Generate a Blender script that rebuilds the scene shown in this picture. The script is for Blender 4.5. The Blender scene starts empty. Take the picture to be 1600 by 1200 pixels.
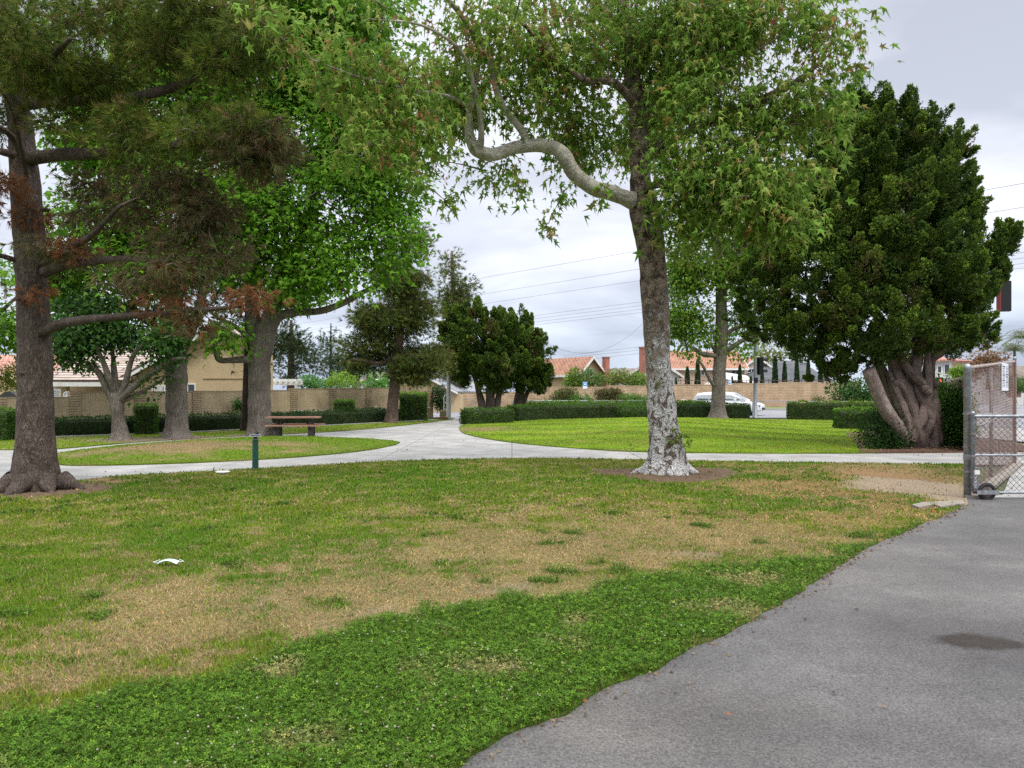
import bpy, math, random
import numpy as np
from mathutils import Vector, Matrix
from mathutils.geometry import delaunay_2d_cdt

S = bpy.context.scene
COL = S.collection
R = math.radians
# ------------------------------------------------------------------ camera, world, sun, exposure
EYE = 1.6          # eye height in metres
FP = 1200.0        # focal length in photograph pixels
HZ = 612.0         # row of the horizon
cam_d = bpy.data.cameras.new('camera')
cam = bpy.data.objects.new('camera', cam_d)
COL.objects.link(cam)
cam.location = (0, 0, EYE)
cam.rotation_euler = (R(90), 0, 0)
cam_d.sensor_width = 36
cam_d.lens = 36 * FP / 1600
cam_d.shift_y = 12 / 1600
cam_d.clip_start = 0.05
cam_d.clip_end = 2000
S.camera = cam
S.render.resolution_x = 1024
S.render.resolution_y = 768
S.view_settings.view_transform = 'Standard'
S.view_settings.look = 'None'
S.view_settings.exposure = 0.5
S.view_settings.gamma = 1.0
S.render.engine = 'CYCLES'
S.cycles.max_bounces = 8
S.cycles.transparent_max_bounces = 8
try:
    S.cycles.use_denoising = False
except Exception:
    pass

SUN_EL, SUN_ROT = 58, 215
W = bpy.data.worlds.new('World')
S.world = W
W.use_nodes = True
nt = W.node_tree
nt.nodes.clear()
def nd(t, typ, **kw):
    n = t.nodes.new(typ)
    for k, v in kw.items():
        setattr(n, k, v)
    return n
out = nd(nt, 'ShaderNodeOutputWorld')
bg = nd(nt, 'ShaderNodeBackground')
sky = nd(nt, 'ShaderNodeTexSky')
sky.sky_type = 'NISHITA'
sky.sun_disc = False
sky.sun_elevation = R(SUN_EL)
sky.sun_rotation = R(SUN_ROT)
tc = nd(nt, 'ShaderNodeTexCoord')
sep = nd(nt, 'ShaderNodeSeparateXYZ')
nt.links.new(tc.outputs['Generated'], sep.inputs[0])
# cloud deck: direction divided by height above the horizon, so clouds flatten towards it
def math_n(t, op, a, b=None, clamp=False):
    n = t.nodes.new('ShaderNodeMath'); n.operation = op; n.use_clamp = clamp
    for i, v in enumerate((a, b)):
        if v is None: continue
        if isinstance(v, (int, float)): n.inputs[i].default_value = v
        else: t.links.new(v, n.inputs[i])
    return n.outputs[0]
zc = math_n(nt, 'MAXIMUM', sep.outputs[2], 0.0)
den = math_n(nt, 'ADD', zc, 0.22)
px_ = math_n(nt, 'DIVIDE', sep.outputs[0], den)
py_ = math_n(nt, 'DIVIDE', sep.outputs[1], den)
cmb = nd(nt, 'ShaderNodeCombineXYZ')
nt.links.new(px_, cmb.inputs[0]); nt.links.new(py_, cmb.inputs[1])
no1 = nd(nt, 'ShaderNodeTexNoise')
no1.inputs['Scale'].default_value = 1.15
no1.inputs['Detail'].default_value = 7
no1.inputs['Roughness'].default_value = 0.5
no1.inputs['Distortion'].default_value = 0.25
nt.links.new(cmb.outputs[0], no1.inputs['Vector'])
rp = nd(nt, 'ShaderNodeValToRGB')
rp.color_ramp.elements[0].position = 0.37; rp.color_ramp.elements[0].color = (3.8, 4.0, 4.6, 1)
rp.color_ramp.elements[1].position = 0.63; rp.color_ramp.elements[1].color = (7.4, 7.5, 7.9, 1)
nt.links.new(no1.outputs['Fac'], rp.inputs[0])
# overcast light: the deck grows brighter towards the zenith, bluish grey just over the horizon
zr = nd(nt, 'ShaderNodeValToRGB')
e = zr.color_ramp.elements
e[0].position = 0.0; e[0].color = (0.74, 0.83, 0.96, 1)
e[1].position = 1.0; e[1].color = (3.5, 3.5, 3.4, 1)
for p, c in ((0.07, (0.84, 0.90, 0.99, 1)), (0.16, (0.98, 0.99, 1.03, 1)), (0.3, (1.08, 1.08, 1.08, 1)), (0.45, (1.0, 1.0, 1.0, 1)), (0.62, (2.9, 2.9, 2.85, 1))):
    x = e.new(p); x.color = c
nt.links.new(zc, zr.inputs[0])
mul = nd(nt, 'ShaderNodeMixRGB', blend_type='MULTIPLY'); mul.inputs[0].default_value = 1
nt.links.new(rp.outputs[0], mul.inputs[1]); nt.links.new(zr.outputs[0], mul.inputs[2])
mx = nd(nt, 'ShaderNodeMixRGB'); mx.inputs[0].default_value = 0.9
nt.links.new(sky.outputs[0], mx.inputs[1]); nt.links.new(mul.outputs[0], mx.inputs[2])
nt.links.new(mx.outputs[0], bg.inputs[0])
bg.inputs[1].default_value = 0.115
nt.links.new(bg.outputs[0], out.inputs[0])

sun_d = bpy.data.lights.new('sun', 'SUN')
sun_d.energy = 1.5
sun_d.angle = R(14)
sun_d.color = (1, 0.97, 0.92)
sun = bpy.data.objects.new('sun', sun_d)
COL.objects.link(sun)
# the sun stands high, behind and to the right of the camera
sd = Vector((math.sin(R(SUN_ROT)) * -math.cos(R(SUN_EL)), math.cos(R(SUN_ROT)) * math.cos(R(SUN_EL)), math.sin(R(SUN_EL))))
sun.rotation_euler = sd.to_track_quat('Z', 'Y').to_euler()

# ------------------------------------------------------------------ helpers
def G(px, py, z=0.0):
    """ground point seen at a spot of the photograph"""
    Y = FP * (EYE - z) / (py - HZ)
    return ((px - 800) * Y / FP, Y)
def P(px, py, Y):
    return ((px - 800) * Y / FP, Y, EYE + (HZ - py) * Y / FP)

def _hash(ix, iy, iz, seed):
    h = (ix * 374761393 + iy * 668265263 + iz * 2147483647 + seed * 1274126177) & 0xFFFFFFFF
    h = ((h ^ (h >> 13)) * 1274126177) & 0xFFFFFFFF
    h = (h ^ (h >> 16)) & 0xFFFFFF
    return h / float(0xFFFFFF)
def vnoise(p, freq=1.0, seed=0):
    p = np.asarray(p, float) * freq
    i = np.floor(p).astype(np.int64); f = p - i
    f = f * f * (3 - 2 * f)
    r = 0
    for dx in (0, 1):
        for dy in (0, 1):
            for dz in (0, 1):
                w = (f[:, 0] if dx else 1 - f[:, 0]) * (f[:, 1] if dy else 1 - f[:, 1]) * (f[:, 2] if dz else 1 - f[:, 2])
                r = r + w * _hash(i[:, 0] + dx, i[:, 1] + dy, i[:, 2] + dz, seed)
    return r
def fbm(p, freq=1.0, oct=4, seed=0, gain=.5):
    a, s, t = 1.0, 0, 0
    for o in range(oct):
        s = s + a * vnoise(p, freq * 2 ** o, seed + o * 17); t += a; a *= gain
    return s / t
def xy3(x, y): return np.stack([x, y, np.zeros_like(x)], 1)

class Geo:
    def __init__(s): s.V = []; s.F = []; s.M = []; s.C = []; s.n = 0; s.S = []
    def add(s, V, F, mat=0, col=None, smooth=False):
        V = np.asarray(V, float).reshape(-1, 3)
        if not isinstance(F, np.ndarray):
            by = {}
            for f in F: by.setdefault(len(f), []).append(f)
            Fs = [np.array(v, np.int64) for v in by.values()]
        else: Fs = [F.astype(np.int64)]
        for f in Fs:
            s.F.append(f + s.n); s.M.append(np.full(len(f), mat, np.int32)); s.S.append(np.full(len(f), smooth))
        s.V.append(V)
        if col is None: c = np.ones((len(V), 3))
        else:
            c = np.asarray(col, float)
            if c.ndim == 1: c = np.tile(c, (len(V), 1))
        s.C.append(c); s.n += len(V)
        return s
    def vf(s, t, **k): return s.add(t[0], t[1], **k)
    def build(s, name, mats, parent=None, origin=(0, 0, 0), loc=None, rot=None, mesh_name=None):
        if not isinstance(mats, (list, tuple)): mats = [mats]
        me = bpy.data.meshes.new(name)
        V = np.concatenate(s.V) - np.asarray(origin, float)
        me.vertices.add(len(V)); me.vertices.foreach_set('co', V.astype(np.float32).ravel())
        nl = sum(f.size for f in s.F); nf = sum(len(f) for f in s.F)
        me.loops.add(nl); me.polygons.add(nf)
        me.loops.foreach_set('vertex_index', np.concatenate([f.ravel() for f in s.F]).astype(np.int32))
        tot = np.concatenate([np.full(len(f), f.shape[1], np.int32) for f in s.F])
        st = np.concatenate([[0], np.cumsum(tot)[:-1]]).astype(np.int32)
        me.polygons.foreach_set('loop_start', st)
        me.polygons.foreach_set('material_index', np.concatenate(s.M))
        me.polygons.foreach_set('use_smooth', np.concatenate(s.S))
        me.update(calc_edges=True)
        C = np.concatenate(s.C)
        at = me.color_attributes.new('Col', 'FLOAT_COLOR', 'POINT')
        at.data.foreach_set('color', np.concatenate([C, np.ones((len(C), 1))], 1).astype(np.float32).ravel())
        for m in mats: me.materials.append(m)
        me.validate()
        o = bpy.data.objects.new(name, me)
        COL.objects.link(o)
        if parent is not None: o.parent = parent
        if loc is not None: o.location = loc
        if parent is None and loc is None: o.location = origin
        if rot is not None: o.rotation_euler = rot
        return o

def thing(name, label, cat, loc=(0, 0, 0), rotz=0, group=None):
    o = bpy.data.objects.new(name, None)
    o.empty_display_size = 0.3
    COL.objects.link(o)
    o.location = loc; o.rotation_euler = (0, 0, rotz)
    return tag(o, label, cat, group)
def tag(o, label, cat, group=None):
    o['label'] = label; o['category'] = cat
    if group: o['group'] = group
    return o
def struct(o, kind='structure', label=None):
    o['kind'] = kind
    if label: o['label'] = label
    return o
def dup(root, loc, rotz=None, label=None, scale=None):
    r = root.copy(); COL.objects.link(r); r.location = loc
    if rotz is not None: r.rotation_euler = (0, 0, rotz)
    if scale: r.scale = scale
    if label: r['label'] = label
    for ch in list(root.children):
        c = ch.copy(); COL.objects.link(c); c.parent = r
        for g in list(ch.children):
            d = g.copy(); COL.objects.link(d); d.parent = c
    return r

# shapes ------------------------------------------------------------
def box(x0, x1, y0, y1, z0, z1):
    V = [(x, y, z) for x in (x0, x1) for y in (y0, y1) for z in (z0, z1)]
    F = [(0, 1, 3, 2), (4, 6, 7, 5), (0, 4, 5, 1), (2, 3, 7, 6), (0, 2, 6, 4), (1, 5, 7, 3)]
    return V, F
def prism(poly, d0, d1, axis='y'):
    """polygon of (a,b) extruded; axis y: (x,z) outline, x: (y,z), z: (x,y)"""
    def mkp(a, b, d): return {'y': (a, d, b), 'x': (d, a, b), 'z': (a, b, d)}[axis]
    n = len(poly)
    V = [mkp(a, b, d0) for a, b in poly] + [mkp(a, b, d1) for a, b in poly]
    F = [tuple(range(n))[::-1], tuple(range(n, 2 * n))] + [(i, (i + 1) % n, n + (i + 1) % n, n + i) for i in range(n)]
    return V, F
def lathe(prof, n=20, c=(0, 0, 0)):
    V = []; F = []
    for r, z in prof:
        for k in range(n):
            a = 2 * math.pi * k / n
            V.append((c[0] + r * math.cos(a), c[1] + r * math.sin(a), c[2] + z))
    for i in range(len(prof) - 1):
        for k in range(n):
            F.append((i * n + k, i * n + (k + 1) % n, (i + 1) * n + (k + 1) % n, (i + 1) * n + k))
    F.append(tuple(range(n))[::-1]); F.append(tuple((len(prof) - 1) * n + k for k in range(n)))
    return V, F
def catmull(pts, per=6):
    p = np.asarray(pts, float)
    if len(p) < 3:
        t = np.linspace(0, 1, per + 1)[:, None]
        return p[0] * (1 - t) + p[-1] * t
    q = np.concatenate([[2 * p[0] - p[1]], p, [2 * p[-1] - p[-2]]])
    o = []
    for i in range(1, len(q) - 2):
        for k in range(per):
            t = k / per
            o.append(.5 * ((2 * q[i]) + (-q[i-1] + q[i+1]) * t + (2*q[i-1] - 5*q[i] + 4*q[i+1] - q[i+2]) * t*t + (-q[i-1] + 3*q[i] - 3*q[i+1] + q[i+2]) * t**3))
    o.append(q[-2])
    return np.array(o)
def tube(path, rad, n=8, rough=0.0, seed=0, cap=True, freq=3.0, flare=0.0, flare_h=0.6, lobes=5, twist=0, flute=0.0):
    p = np.asarray(path, float); m = len(p)
    rad = np.interp(np.linspace(0, 1, m), np.linspace(0, 1, len(rad)), rad) if len(np.atleast_1d(rad)) != m else np.asarray(rad, float)
    t = np.gradient(p, axis=0); t /= np.linalg.norm(t, axis=1)[:, None] + 1e-9
    a = np.array([1., 0, 0]) if abs(t[0][0]) < .9 else np.array([0, 1., 0])
    u = a - t[0] * a.dot(t[0]); u /= np.linalg.norm(u)
    ang = np.arange(n) * 2 * math.pi / n
    V = []
    s = np.concatenate([[0], np.cumsum(np.linalg.norm(np.diff(p, axis=0), axis=1))])
    for i in range(m):
        u = u - t[i] * u.dot(t[i]); u /= np.linalg.norm(u) + 1e-9
        w = np.cross(t[i], u)
        r = np.full(n, rad[i])
        if flare:
            k = math.exp(-s[i] / flare_h * 2.2)
            r = r * (1 + flare * k * (1 + .45 * np.sin(ang * lobes + seed) + .25 * np.sin(ang * (lobes + 3) + seed * 2.1)))
        if flute: r = r * (1 + flute * np.sin(ang * lobes + seed + twist * s[i]))
        V.append(p[i] + (np.cos(ang) * r)[:, None] * u + (np.sin(ang) * r)[:, None] * w)
    V = np.concatenate(V)
    if rough:
        c = np.repeat(p, n, axis=0); d = V - c
        f = fbm(V, freq, 3, seed) - .5
        V = c + d * (1 + rough * 2 * f)[:, None]
    i = np.arange(m - 1)[:, None] * n; k = np.arange(n)[None]; k2 = (k + 1) % n
    F = np.stack([i + k, i + k2, i + n + k2, i + n + k], -1).reshape(-1, 4)
    F = [tuple(x) for x in F.tolist()]
    if cap: F.append(tuple(range((m - 1) * n, m * n)))
    return V, F
def seg(a, b, r, n=8): return tube([a, b], [r, r], n)
def closedseg(a, b, r, n=8):
    V, F = tube([a, b], [r, r], n); F.append(tuple(range(n))[::-1]); return V, F

# polygons on the ground ---------------------------------------------
def inpoly(x, y, poly):
    poly = np.asarray(poly); r = np.zeros(len(x), bool); n = len(poly); j = n - 1
    for i in range(n):
        xi, yi = poly[i]; xj, yj = poly[j]
        c = ((yi > y) != (yj > y)) & (x < (xj - xi) * (y - yi) / ((yj - yi) or 1e-9) + xi)
        r ^= c; j = i
    return r
def smooth_line(pts, per=5):
    return [tuple(q) for q in catmull([(a, b, 0) for a, b in pts], per)[:, :2]]
def edge_dist(x, y, poly):
    poly = np.asarray(poly); d = np.full(len(x), 1e9)
    for i in range(len(poly)):
        a = poly[i]; b = poly[(i + 1) % len(poly)]
        ab = b - a; L = ab.dot(ab) + 1e-12
        t = np.clip(((x - a[0]) * ab[0] + (y - a[1]) * ab[1]) / L, 0, 1)
        d = np.minimum(d, np.hypot(x - a[0] - t * ab[0], y - a[1] - t * ab[1]))
    return d
def sheet(poly, step, hfun, skirt=0.06):
    """triangulated ground sheet with inner points every step metres and a skirt at its edge"""
    poly = [tuple(map(float, p)) for p in poly]
    pa = np.array(poly); x0, y0 = pa.min(0); x1, y1 = pa.max(0)
    if step:
        gx, gy = np.meshgrid(np.arange(x0, x1, step), np.arange(y0, y1, step))
        gx = gx.ravel() + np.random.RandomState(1).uniform(-.2, .2, gx.size) * step; gy = gy.ravel()
        m = inpoly(gx, gy, poly); gx, gy = gx[m], gy[m]
        d = edge_dist(gx, gy, poly); m = d > step * .45; gx, gy = gx[m], gy[m]
    else: gx = gy = np.zeros(0)
    pts = [Vector(p) for p in poly] + [Vector(p) for p in zip(gx.tolist(), gy.tolist())]
    n = len(poly)
    r = delaunay_2d_cdt(pts, [(i, (i + 1) % n) for i in range(n)], [list(range(n))], 1, 1e-6)
    V2 = np.array([tuple(v) for v in r[0]]); F = [tuple(f) for f in r[2]]
    z = hfun(V2[:, 0], V2[:, 1], poly)
    V = np.column_stack([V2, z])
    # orient up
    F2 = []
    for f in F:
        a, b, c = V2[f[0]], V2[f[1]], V2[f[2]]
        F2.append(f if (b[0]-a[0])*(c[1]-a[1]) - (b[1]-a[1])*(c[0]-a[0]) > 0 else f[::-1])
    if skirt:
        k = len(V); zb = hfun(pa[:, 0], pa[:, 1], poly)
        top = np.column_stack([pa, zb]); bot = top.copy(); bot[:, 2] -= skirt
        V = np.concatenate([V, top, bot])
        F2 += [(k + i, k + (i + 1) % n, k + n + (i + 1) % n, k + n + i) for i in range(n)]
    return V, F2

# materials ------------------------------------------------------------
MATS = {}
def M(name, c1, c2=None, scale=5, detail=5, rough=.8, bump=0, bscale=None, metal=0, attr=False, trans=0, st=(1, 1, 1), lo=.35, hi=.65, spec=.3, coord='Object', c3=None, s3=1.0, emit=0):
    if name in MATS: return MATS[name]
    m = bpy.data.materials.new(name); m.use_nodes = True
    t = m.node_tree; t.nodes.clear()
    o = nd(t, 'ShaderNodeOutputMaterial'); b = nd(t, 'ShaderNodeBsdfPrincipled')
    b.inputs['Roughness'].default_value = rough; b.inputs['Metallic'].default_value = metal
    b.inputs['Specular IOR Level'].default_value = spec
    tcn = nd(t, 'ShaderNodeTexCoord'); mp = nd(t, 'ShaderNodeMapping'); mp.inputs['Scale'].default_value = st
    t.links.new(tcn.outputs[coord], mp.inputs[0])
    colr = None
    def noise(sc, det=detail):
        n = nd(t, 'ShaderNodeTexNoise'); n.inputs['Scale'].default_value = sc; n.inputs['Detail'].default_value = det
        n.inputs['Roughness'].default_value = .6
        t.links.new(mp.outputs[0], n.inputs['Vector']); return n.outputs['Fac']
    if c2 is not None:
        r = nd(t, 'ShaderNodeValToRGB')
        r.color_ramp.elements[0].position = lo; r.color_ramp.elements[0].color = (*c1, 1)
        r.color_ramp.elements[1].position = hi; r.color_ramp.elements[1].color = (*c2, 1)
        t.links.new(noise(scale), r.inputs[0]); colr = r.outputs[0]
        if c3 is not None:
            x = nd(t, 'ShaderNodeMixRGB'); rr = nd(t, 'ShaderNodeValToRGB')
            rr.color_ramp.elements[0].position = .5; rr.color_ramp.elements[1].position = .62
            t.links.new(noise(s3, 4), rr.inputs[0]); t.links.new(rr.outputs[0], x.inputs[0])
            t.links.new(colr, x.inputs[1]); x.inputs[2].default_value = (*c3, 1); colr = x.outputs[0]
    if attr:
        a = nd(t, 'ShaderNodeAttribute'); a.attribute_name = 'Col'
        if colr is None: colr = a.outputs['Color']
        else:
            x = nd(t, 'ShaderNodeMixRGB', blend_type='MULTIPLY'); x.inputs[0].default_value = 1
            t.links.new(a.outputs['Color'], x.inputs[1]); t.links.new(colr, x.inputs[2]); colr = x.outputs[0]
    if colr is None: b.inputs['Base Color'].default_value = (*c1, 1)
    else: t.links.new(colr, b.inputs['Base Color'])
    if bump:
        bn = nd(t, 'ShaderNodeBump'); bn.inputs['Strength'].default_value = 1; bn.inputs['Distance'].default_value = bump
        t.links.new(noise(bscale or scale * 2, 8), bn.inputs['Height']); t.links.new(bn.outputs[0], b.inputs['Normal'])
    sh = b.outputs[0]
    if trans:
        tr = nd(t, 'ShaderNodeBsdfTranslucent')
        if colr is not None: t.links.new(colr, tr.inputs[0])
        else: tr.inputs[0].default_value = (*c1, 1)
        ms = nd(t, 'ShaderNodeMixShader'); ms.inputs[0].default_value = trans
        t.links.new(sh, ms.inputs[1]); t.links.new(tr.outputs[0], ms.inputs[2]); sh = ms.outputs[0]
    t.links.new(sh, o.inputs[0])
    MATS[name] = m
    m['b'] = 1
    return m
def bark(name, c1, c2, c3=None, vs=14, st=(1, 1, .3), bump=.02, edge=.12, hmix=None, ns=2.5, crack=.45):
    """bark: ridged noise for the cracks, broad noise for the tone, optional flaky patches below a height"""
    m = bpy.data.materials.new(name); m.use_nodes = True
    t = m.node_tree; t.nodes.clear()
    o = nd(t, 'ShaderNodeOutputMaterial'); b = nd(t, 'ShaderNodeBsdfPrincipled'); b.inputs['Roughness'].default_value = .9
    b.inputs['Specular IOR Level'].default_value = .12
    tcn = nd(t, 'ShaderNodeTexCoord'); mp = nd(t, 'ShaderNodeMapping'); mp.inputs['Scale'].default_value = st
    t.links.new(tcn.outputs['Object'], mp.inputs[0])
    def noise(sc, d=5, r=.6, dist=0, src=mp):
        n = nd(t, 'ShaderNodeTexNoise'); n.inputs['Scale'].default_value = sc; n.inputs['Detail'].default_value = d
        n.inputs['Roughness'].default_value = r; n.inputs['Distortion'].default_value = dist
        t.links.new(src.outputs[0 if src is mp else 'Object'], n.inputs['Vector']); return n.outputs['Fac']
    def ridge(sc, w):
        f = math_n(t, 'ABSOLUTE', math_n(t, 'SUBTRACT', noise(sc, 3, .5, .6), .5))
        return math_n(t, 'DIVIDE', f, w, True)
    rg = math_n(t, 'MULTIPLY', math_n(t, 'ADD', math_n(t, 'MULTIPLY', ridge(vs, edge), .7), .3), math_n(t, 'ADD', math_n(t, 'MULTIPLY', ridge(vs * 2.3, edge), .5), .5))
    n2 = noise(ns, 8, .65, .2, tcn); n3 = noise(vs * 4, 4, .7)
    f = math_n(t, 'ADD', math_n(t, 'MULTIPLY', n2, .7), math_n(t, 'MULTIPLY', n3, .3))
    def ramp(fac, p0, ca, p1, cb):
        r = nd(t, 'ShaderNodeValToRGB'); e = r.color_ramp.elements
        e[0].position = p0; e[0].color = (*ca, 1); e[1].position = p1; e[1].color = (*cb, 1)
        t.links.new(fac, r.inputs[0]); return r.outputs[0]
    col = ramp(f, .43 if hmix else .36, c1, .56 if hmix else .64, c2)
    if hmix:
        z0, z1, ca, cb, cc = hmix     # below z0 the bark is flaky: patches of ca, cb and cc
        sp = nd(t, 'ShaderNodeSeparateXYZ'); t.links.new(tcn.outputs['Object'], sp.inputs[0])
        h = math_n(t, 'ADD', sp.outputs[2], math_n(t, 'MULTIPLY', math_n(t, 'SUBTRACT', n2, .5), (z1 - z0) * 4.5))
        h = math_n(t, 'ADD', h, math_n(t, 'MULTIPLY', sp.outputs[0], -1.9))
        hr = nd(t, 'ShaderNodeMapRange'); hr.inputs[1].default_value = z0; hr.inputs[2].default_value = z1
        t.links.new(h, hr.inputs[0])
        fl = noise(6.5, 3.5, .6, 1.2); fl2 = noise(13, 3, .55, 1.0)
        low = ramp(fl, .445, ca, .475, cb)
        x = nd(t, 'ShaderNodeMixRGB'); t.links.new(ramp(fl2, .60, (0, 0, 0), .63, (1, 1, 1)), x.inputs[0]); t.links.new(low, x.inputs[1]); x.inputs[2].default_value = (*cc, 1)
        y = nd(t, 'ShaderNodeMixRGB'); t.links.new(hr.outputs[0], y.inputs[0]); t.links.new(x.outputs[0], y.inputs[1]); t.links.new(col, y.inputs[2])
        col = y.outputs[0]
    x = nd(t, 'ShaderNodeMixRGB', blend_type='MULTIPLY'); x.inputs[0].default_value = 1
    t.links.new(col, x.inputs[1]); t.links.new(ramp(rg, 0, (.68 if hmix else crack,) * 3, .8, (1.05, 1.05, 1.05)), x.inputs[2])
    t.links.new(x.outputs[0], b.inputs['Base Color'])
    bn = nd(t, 'ShaderNodeBump'); bn.inputs['Distance'].default_value = bump; bn.inputs['Strength'].default_value = 1
    hh = math_n(t, 'ADD', rg, math_n(t, 'MULTIPLY', n3, .5))
    t.links.new(hh, bn.inputs['Height']); t.links.new(bn.outputs[0], b.inputs['Normal'])
    t.links.new(b.outputs[0], o.inputs[0])
    return m
def courses(name, c1, c2, mortar, bw, bh, msize=.012, bump=.006, axis='xz', squash=0, offset=.5, ms=.1):
    """block, brick or tile courses on a wall"""
    m = bpy.data.materials.new(name); m.use_nodes = True
    t = m.node_tree; t.nodes.clear()
    o = nd(t, 'ShaderNodeOutputMaterial'); b = nd(t, 'ShaderNodeBsdfPrincipled'); b.inputs['Roughness'].default_value = .9
    b.inputs['Specular IOR Level'].default_value = .2
    tcn = nd(t, 'ShaderNodeTexCoord'); sp = nd(t, 'ShaderNodeSeparateXYZ'); t.links.new(tcn.outputs['Object'], sp.inputs[0])
    c = nd(t, 'ShaderNodeCombineXYZ')
    if axis == 'xz':
        t.links.new(math_n(t, 'ADD', sp.outputs[0], sp.outputs[1]), c.inputs[0]); t.links.new(sp.outputs[2], c.inputs[1])
    else:
        t.links.new(sp.outputs[0], c.inputs[0]); t.links.new(sp.outputs[1], c.inputs[1])
    br = nd(t, 'ShaderNodeTexBrick'); br.inputs['Scale'].default_value = 1
    br.inputs['Brick Width'].default_value = bw; br.inputs['Row Height'].default_value = bh
    br.inputs['Mortar Size'].default_value = msize; br.inputs['Mortar Smooth'].default_value = ms; br.offset = offset
    br.inputs['Color1'].default_value = (*c1, 1); br.inputs['Color2'].default_value = (*c2, 1); br.inputs['Mortar'].default_value = (*mortar, 1)
    t.links.new(c.outputs[0], br.inputs['Vector'])
    n = nd(t, 'ShaderNodeTexNoise'); n.inputs['Scale'].default_value = 1.3; n.inputs['Detail'].default_value = 7
    t.links.new(tcn.outputs['Object'], n.inputs['Vector'])
    mr = nd(t, 'ShaderNodeMapRange'); mr.inputs[1].default_value = .3; mr.inputs[2].default_value = .7; mr.inputs[3].default_value = .74; mr.inputs[4].default_value = 1.16
    t.links.new(n.outputs['Fac'], mr.inputs[0])
    x = nd(t, 'ShaderNodeMixRGB', blend_type='MULTIPLY'); x.inputs[0].default_value = 1
    t.links.new(br.outputs['Color'], x.inputs[1]); t.links.new(mr.outputs[0], x.inputs[2])
    t.links.new(x.outputs[0], b.inputs['Base Color'])
    bn = nd(t, 'ShaderNodeBump'); bn.inputs['Distance'].default_value = bump; bn.invert = True
    t.links.new(br.outputs['Fac'], bn.inputs['Height']); t.links.new(bn.outputs[0], b.inputs['Normal'])
    t.links.new(b.outputs[0], o.inputs[0])
    return m
# ------------------------------------------------------------------ the ground
rs = np.random.RandomState(7)
near_edge = smooth_line([G(-120, 790), G(0, 764), G(110, 753), G(180, 745), G(300, 738), G(400, 733), G(500, 727), G(600, 721.5), G(720, 718), G(850, 716), G(1010, 719), G(1200, 722), G(1420, 725), G(1505, 726)], 4)
GATE_A = np.array([6.85, 11.55]); GATE_B = np.array([11.0, 16.8])
asph_px = [(1512, 788), (1469, 808), (1416, 831), (1366, 852), (1320, 880), (1280, 905), (1241, 932), (1206, 952), (1162, 978), (1127, 995), (1066, 1022), (1025, 1048), (987, 1062), (944, 1076), (913, 1099), (860, 1127), (800, 1148), (765, 1168), (725, 1200)]
_ae = smooth_line([G(*p) for p in asph_px], 3) + [(-.6, 2.6), (-1.0, 1.9), (-1.6, 0.5), (-2.6, -3)]
_p = np.array(_ae); _q = []
for i in range(len(_p) - 1):
    m_ = max(1, int(np.linalg.norm(_p[i + 1] - _p[i]) / .07))
    _q += [tuple(_p[i] + (_p[i + 1] - _p[i]) * k / m_) for k in range(m_)]
_q = np.array(_q + [tuple(_p[-1])]); _n = fbm(xy3(_q[:, 0], _q[:, 1]), 6, 3, 77) - .5
asph_edge = [tuple(v) for v in _q + np.outer(_n, (.045, -.045))]
lawn_poly = near_edge + [(9.9, 16.6), tuple(GATE_A + (.05, .1))] + asph_edge + [(-30, -3), (-30, 10), (-24, 11.6)]
left_isl = smooth_line([G(625, 692), G(612, 697), G(560, 706), G(450, 716), G(300, 724), G(150, 728), G(95, 727), G(83, 720), G(88, 710), G(150, 701), G(215, 694.5), G(300, 689), G(380, 685.5), G(440, 684), G(500, 684), G(560, 685.5), G(610, 689)], 4)
right_isl = smooth_line([G(717, 668), G(722, 676), G(745, 683), G(800, 692), G(900, 701), G(1010, 707), G(1200, 709), G(1340, 709)], 5) + [(9.5, 19.9), (11.5, 24), (15, 33), (19.5, 42.5), (9, 45), (0, 44.6), G(800, 655), G(740, 662), G(722, 665)]
back_lawn = [(-30, 20), (-14.5, 20.9)] + smooth_line([G(80, 703), G(215, 691.5), G(300, 686), G(380, 681.5), G(430, 679.5), G(500, 676), G(560, 672), G(640, 664), G(705, 656)], 3) + [(-3.4, 45.5), (-5.2, 43.8), (-19, 25.6), (-30, 25.6)]
mulch_bed = [(9.0, 19.85), (11, 20.0), (14.4, 20.4), (16, 26), (13, 30), (12.2, 28), (10.6, 23.6)]

def mound(poly, amp, reach, lip):
    def h(x, y, p=None):
        d = edge_dist(x, y, poly)
        s = np.clip(d / reach, 0, 1); s = s * s * (3 - 2 * s)
        return lip + amp * s + .02 * (vnoise(xy3(x, y), .8, 3) - .5) * s
    return h
H_left = mound(left_isl, .16, 2.6, .03)
H_right = mound(right_isl, .36, 10.0, .03)
def H_lawn(x, y, p=None):
    d = edge_dist(x, y, lawn_poly)
    return .012 + .03 * (fbm(xy3(x, y), .7, 3, 5) - .5) * np.clip(d / .5, 0, 1)
def H_flat(z): return lambda x, y, p=None: np.full(len(x), z) 
LAWNS = [(lawn_poly, H_lawn), (left_isl, H_left), (right_isl, H_right), (back_lawn, H_flat(.03)), (mulch_bed, H_flat(.045))]
def ground_z(x, y):
    for poly, h in LAWNS[1:3] + LAWNS[:1] + LAWNS[3:]:
        if inpoly(np.array([x], float), np.array([y], float), poly)[0]:
            return float(h(np.array([x], float), np.array([y], float))[0])
    return 0.0

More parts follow.
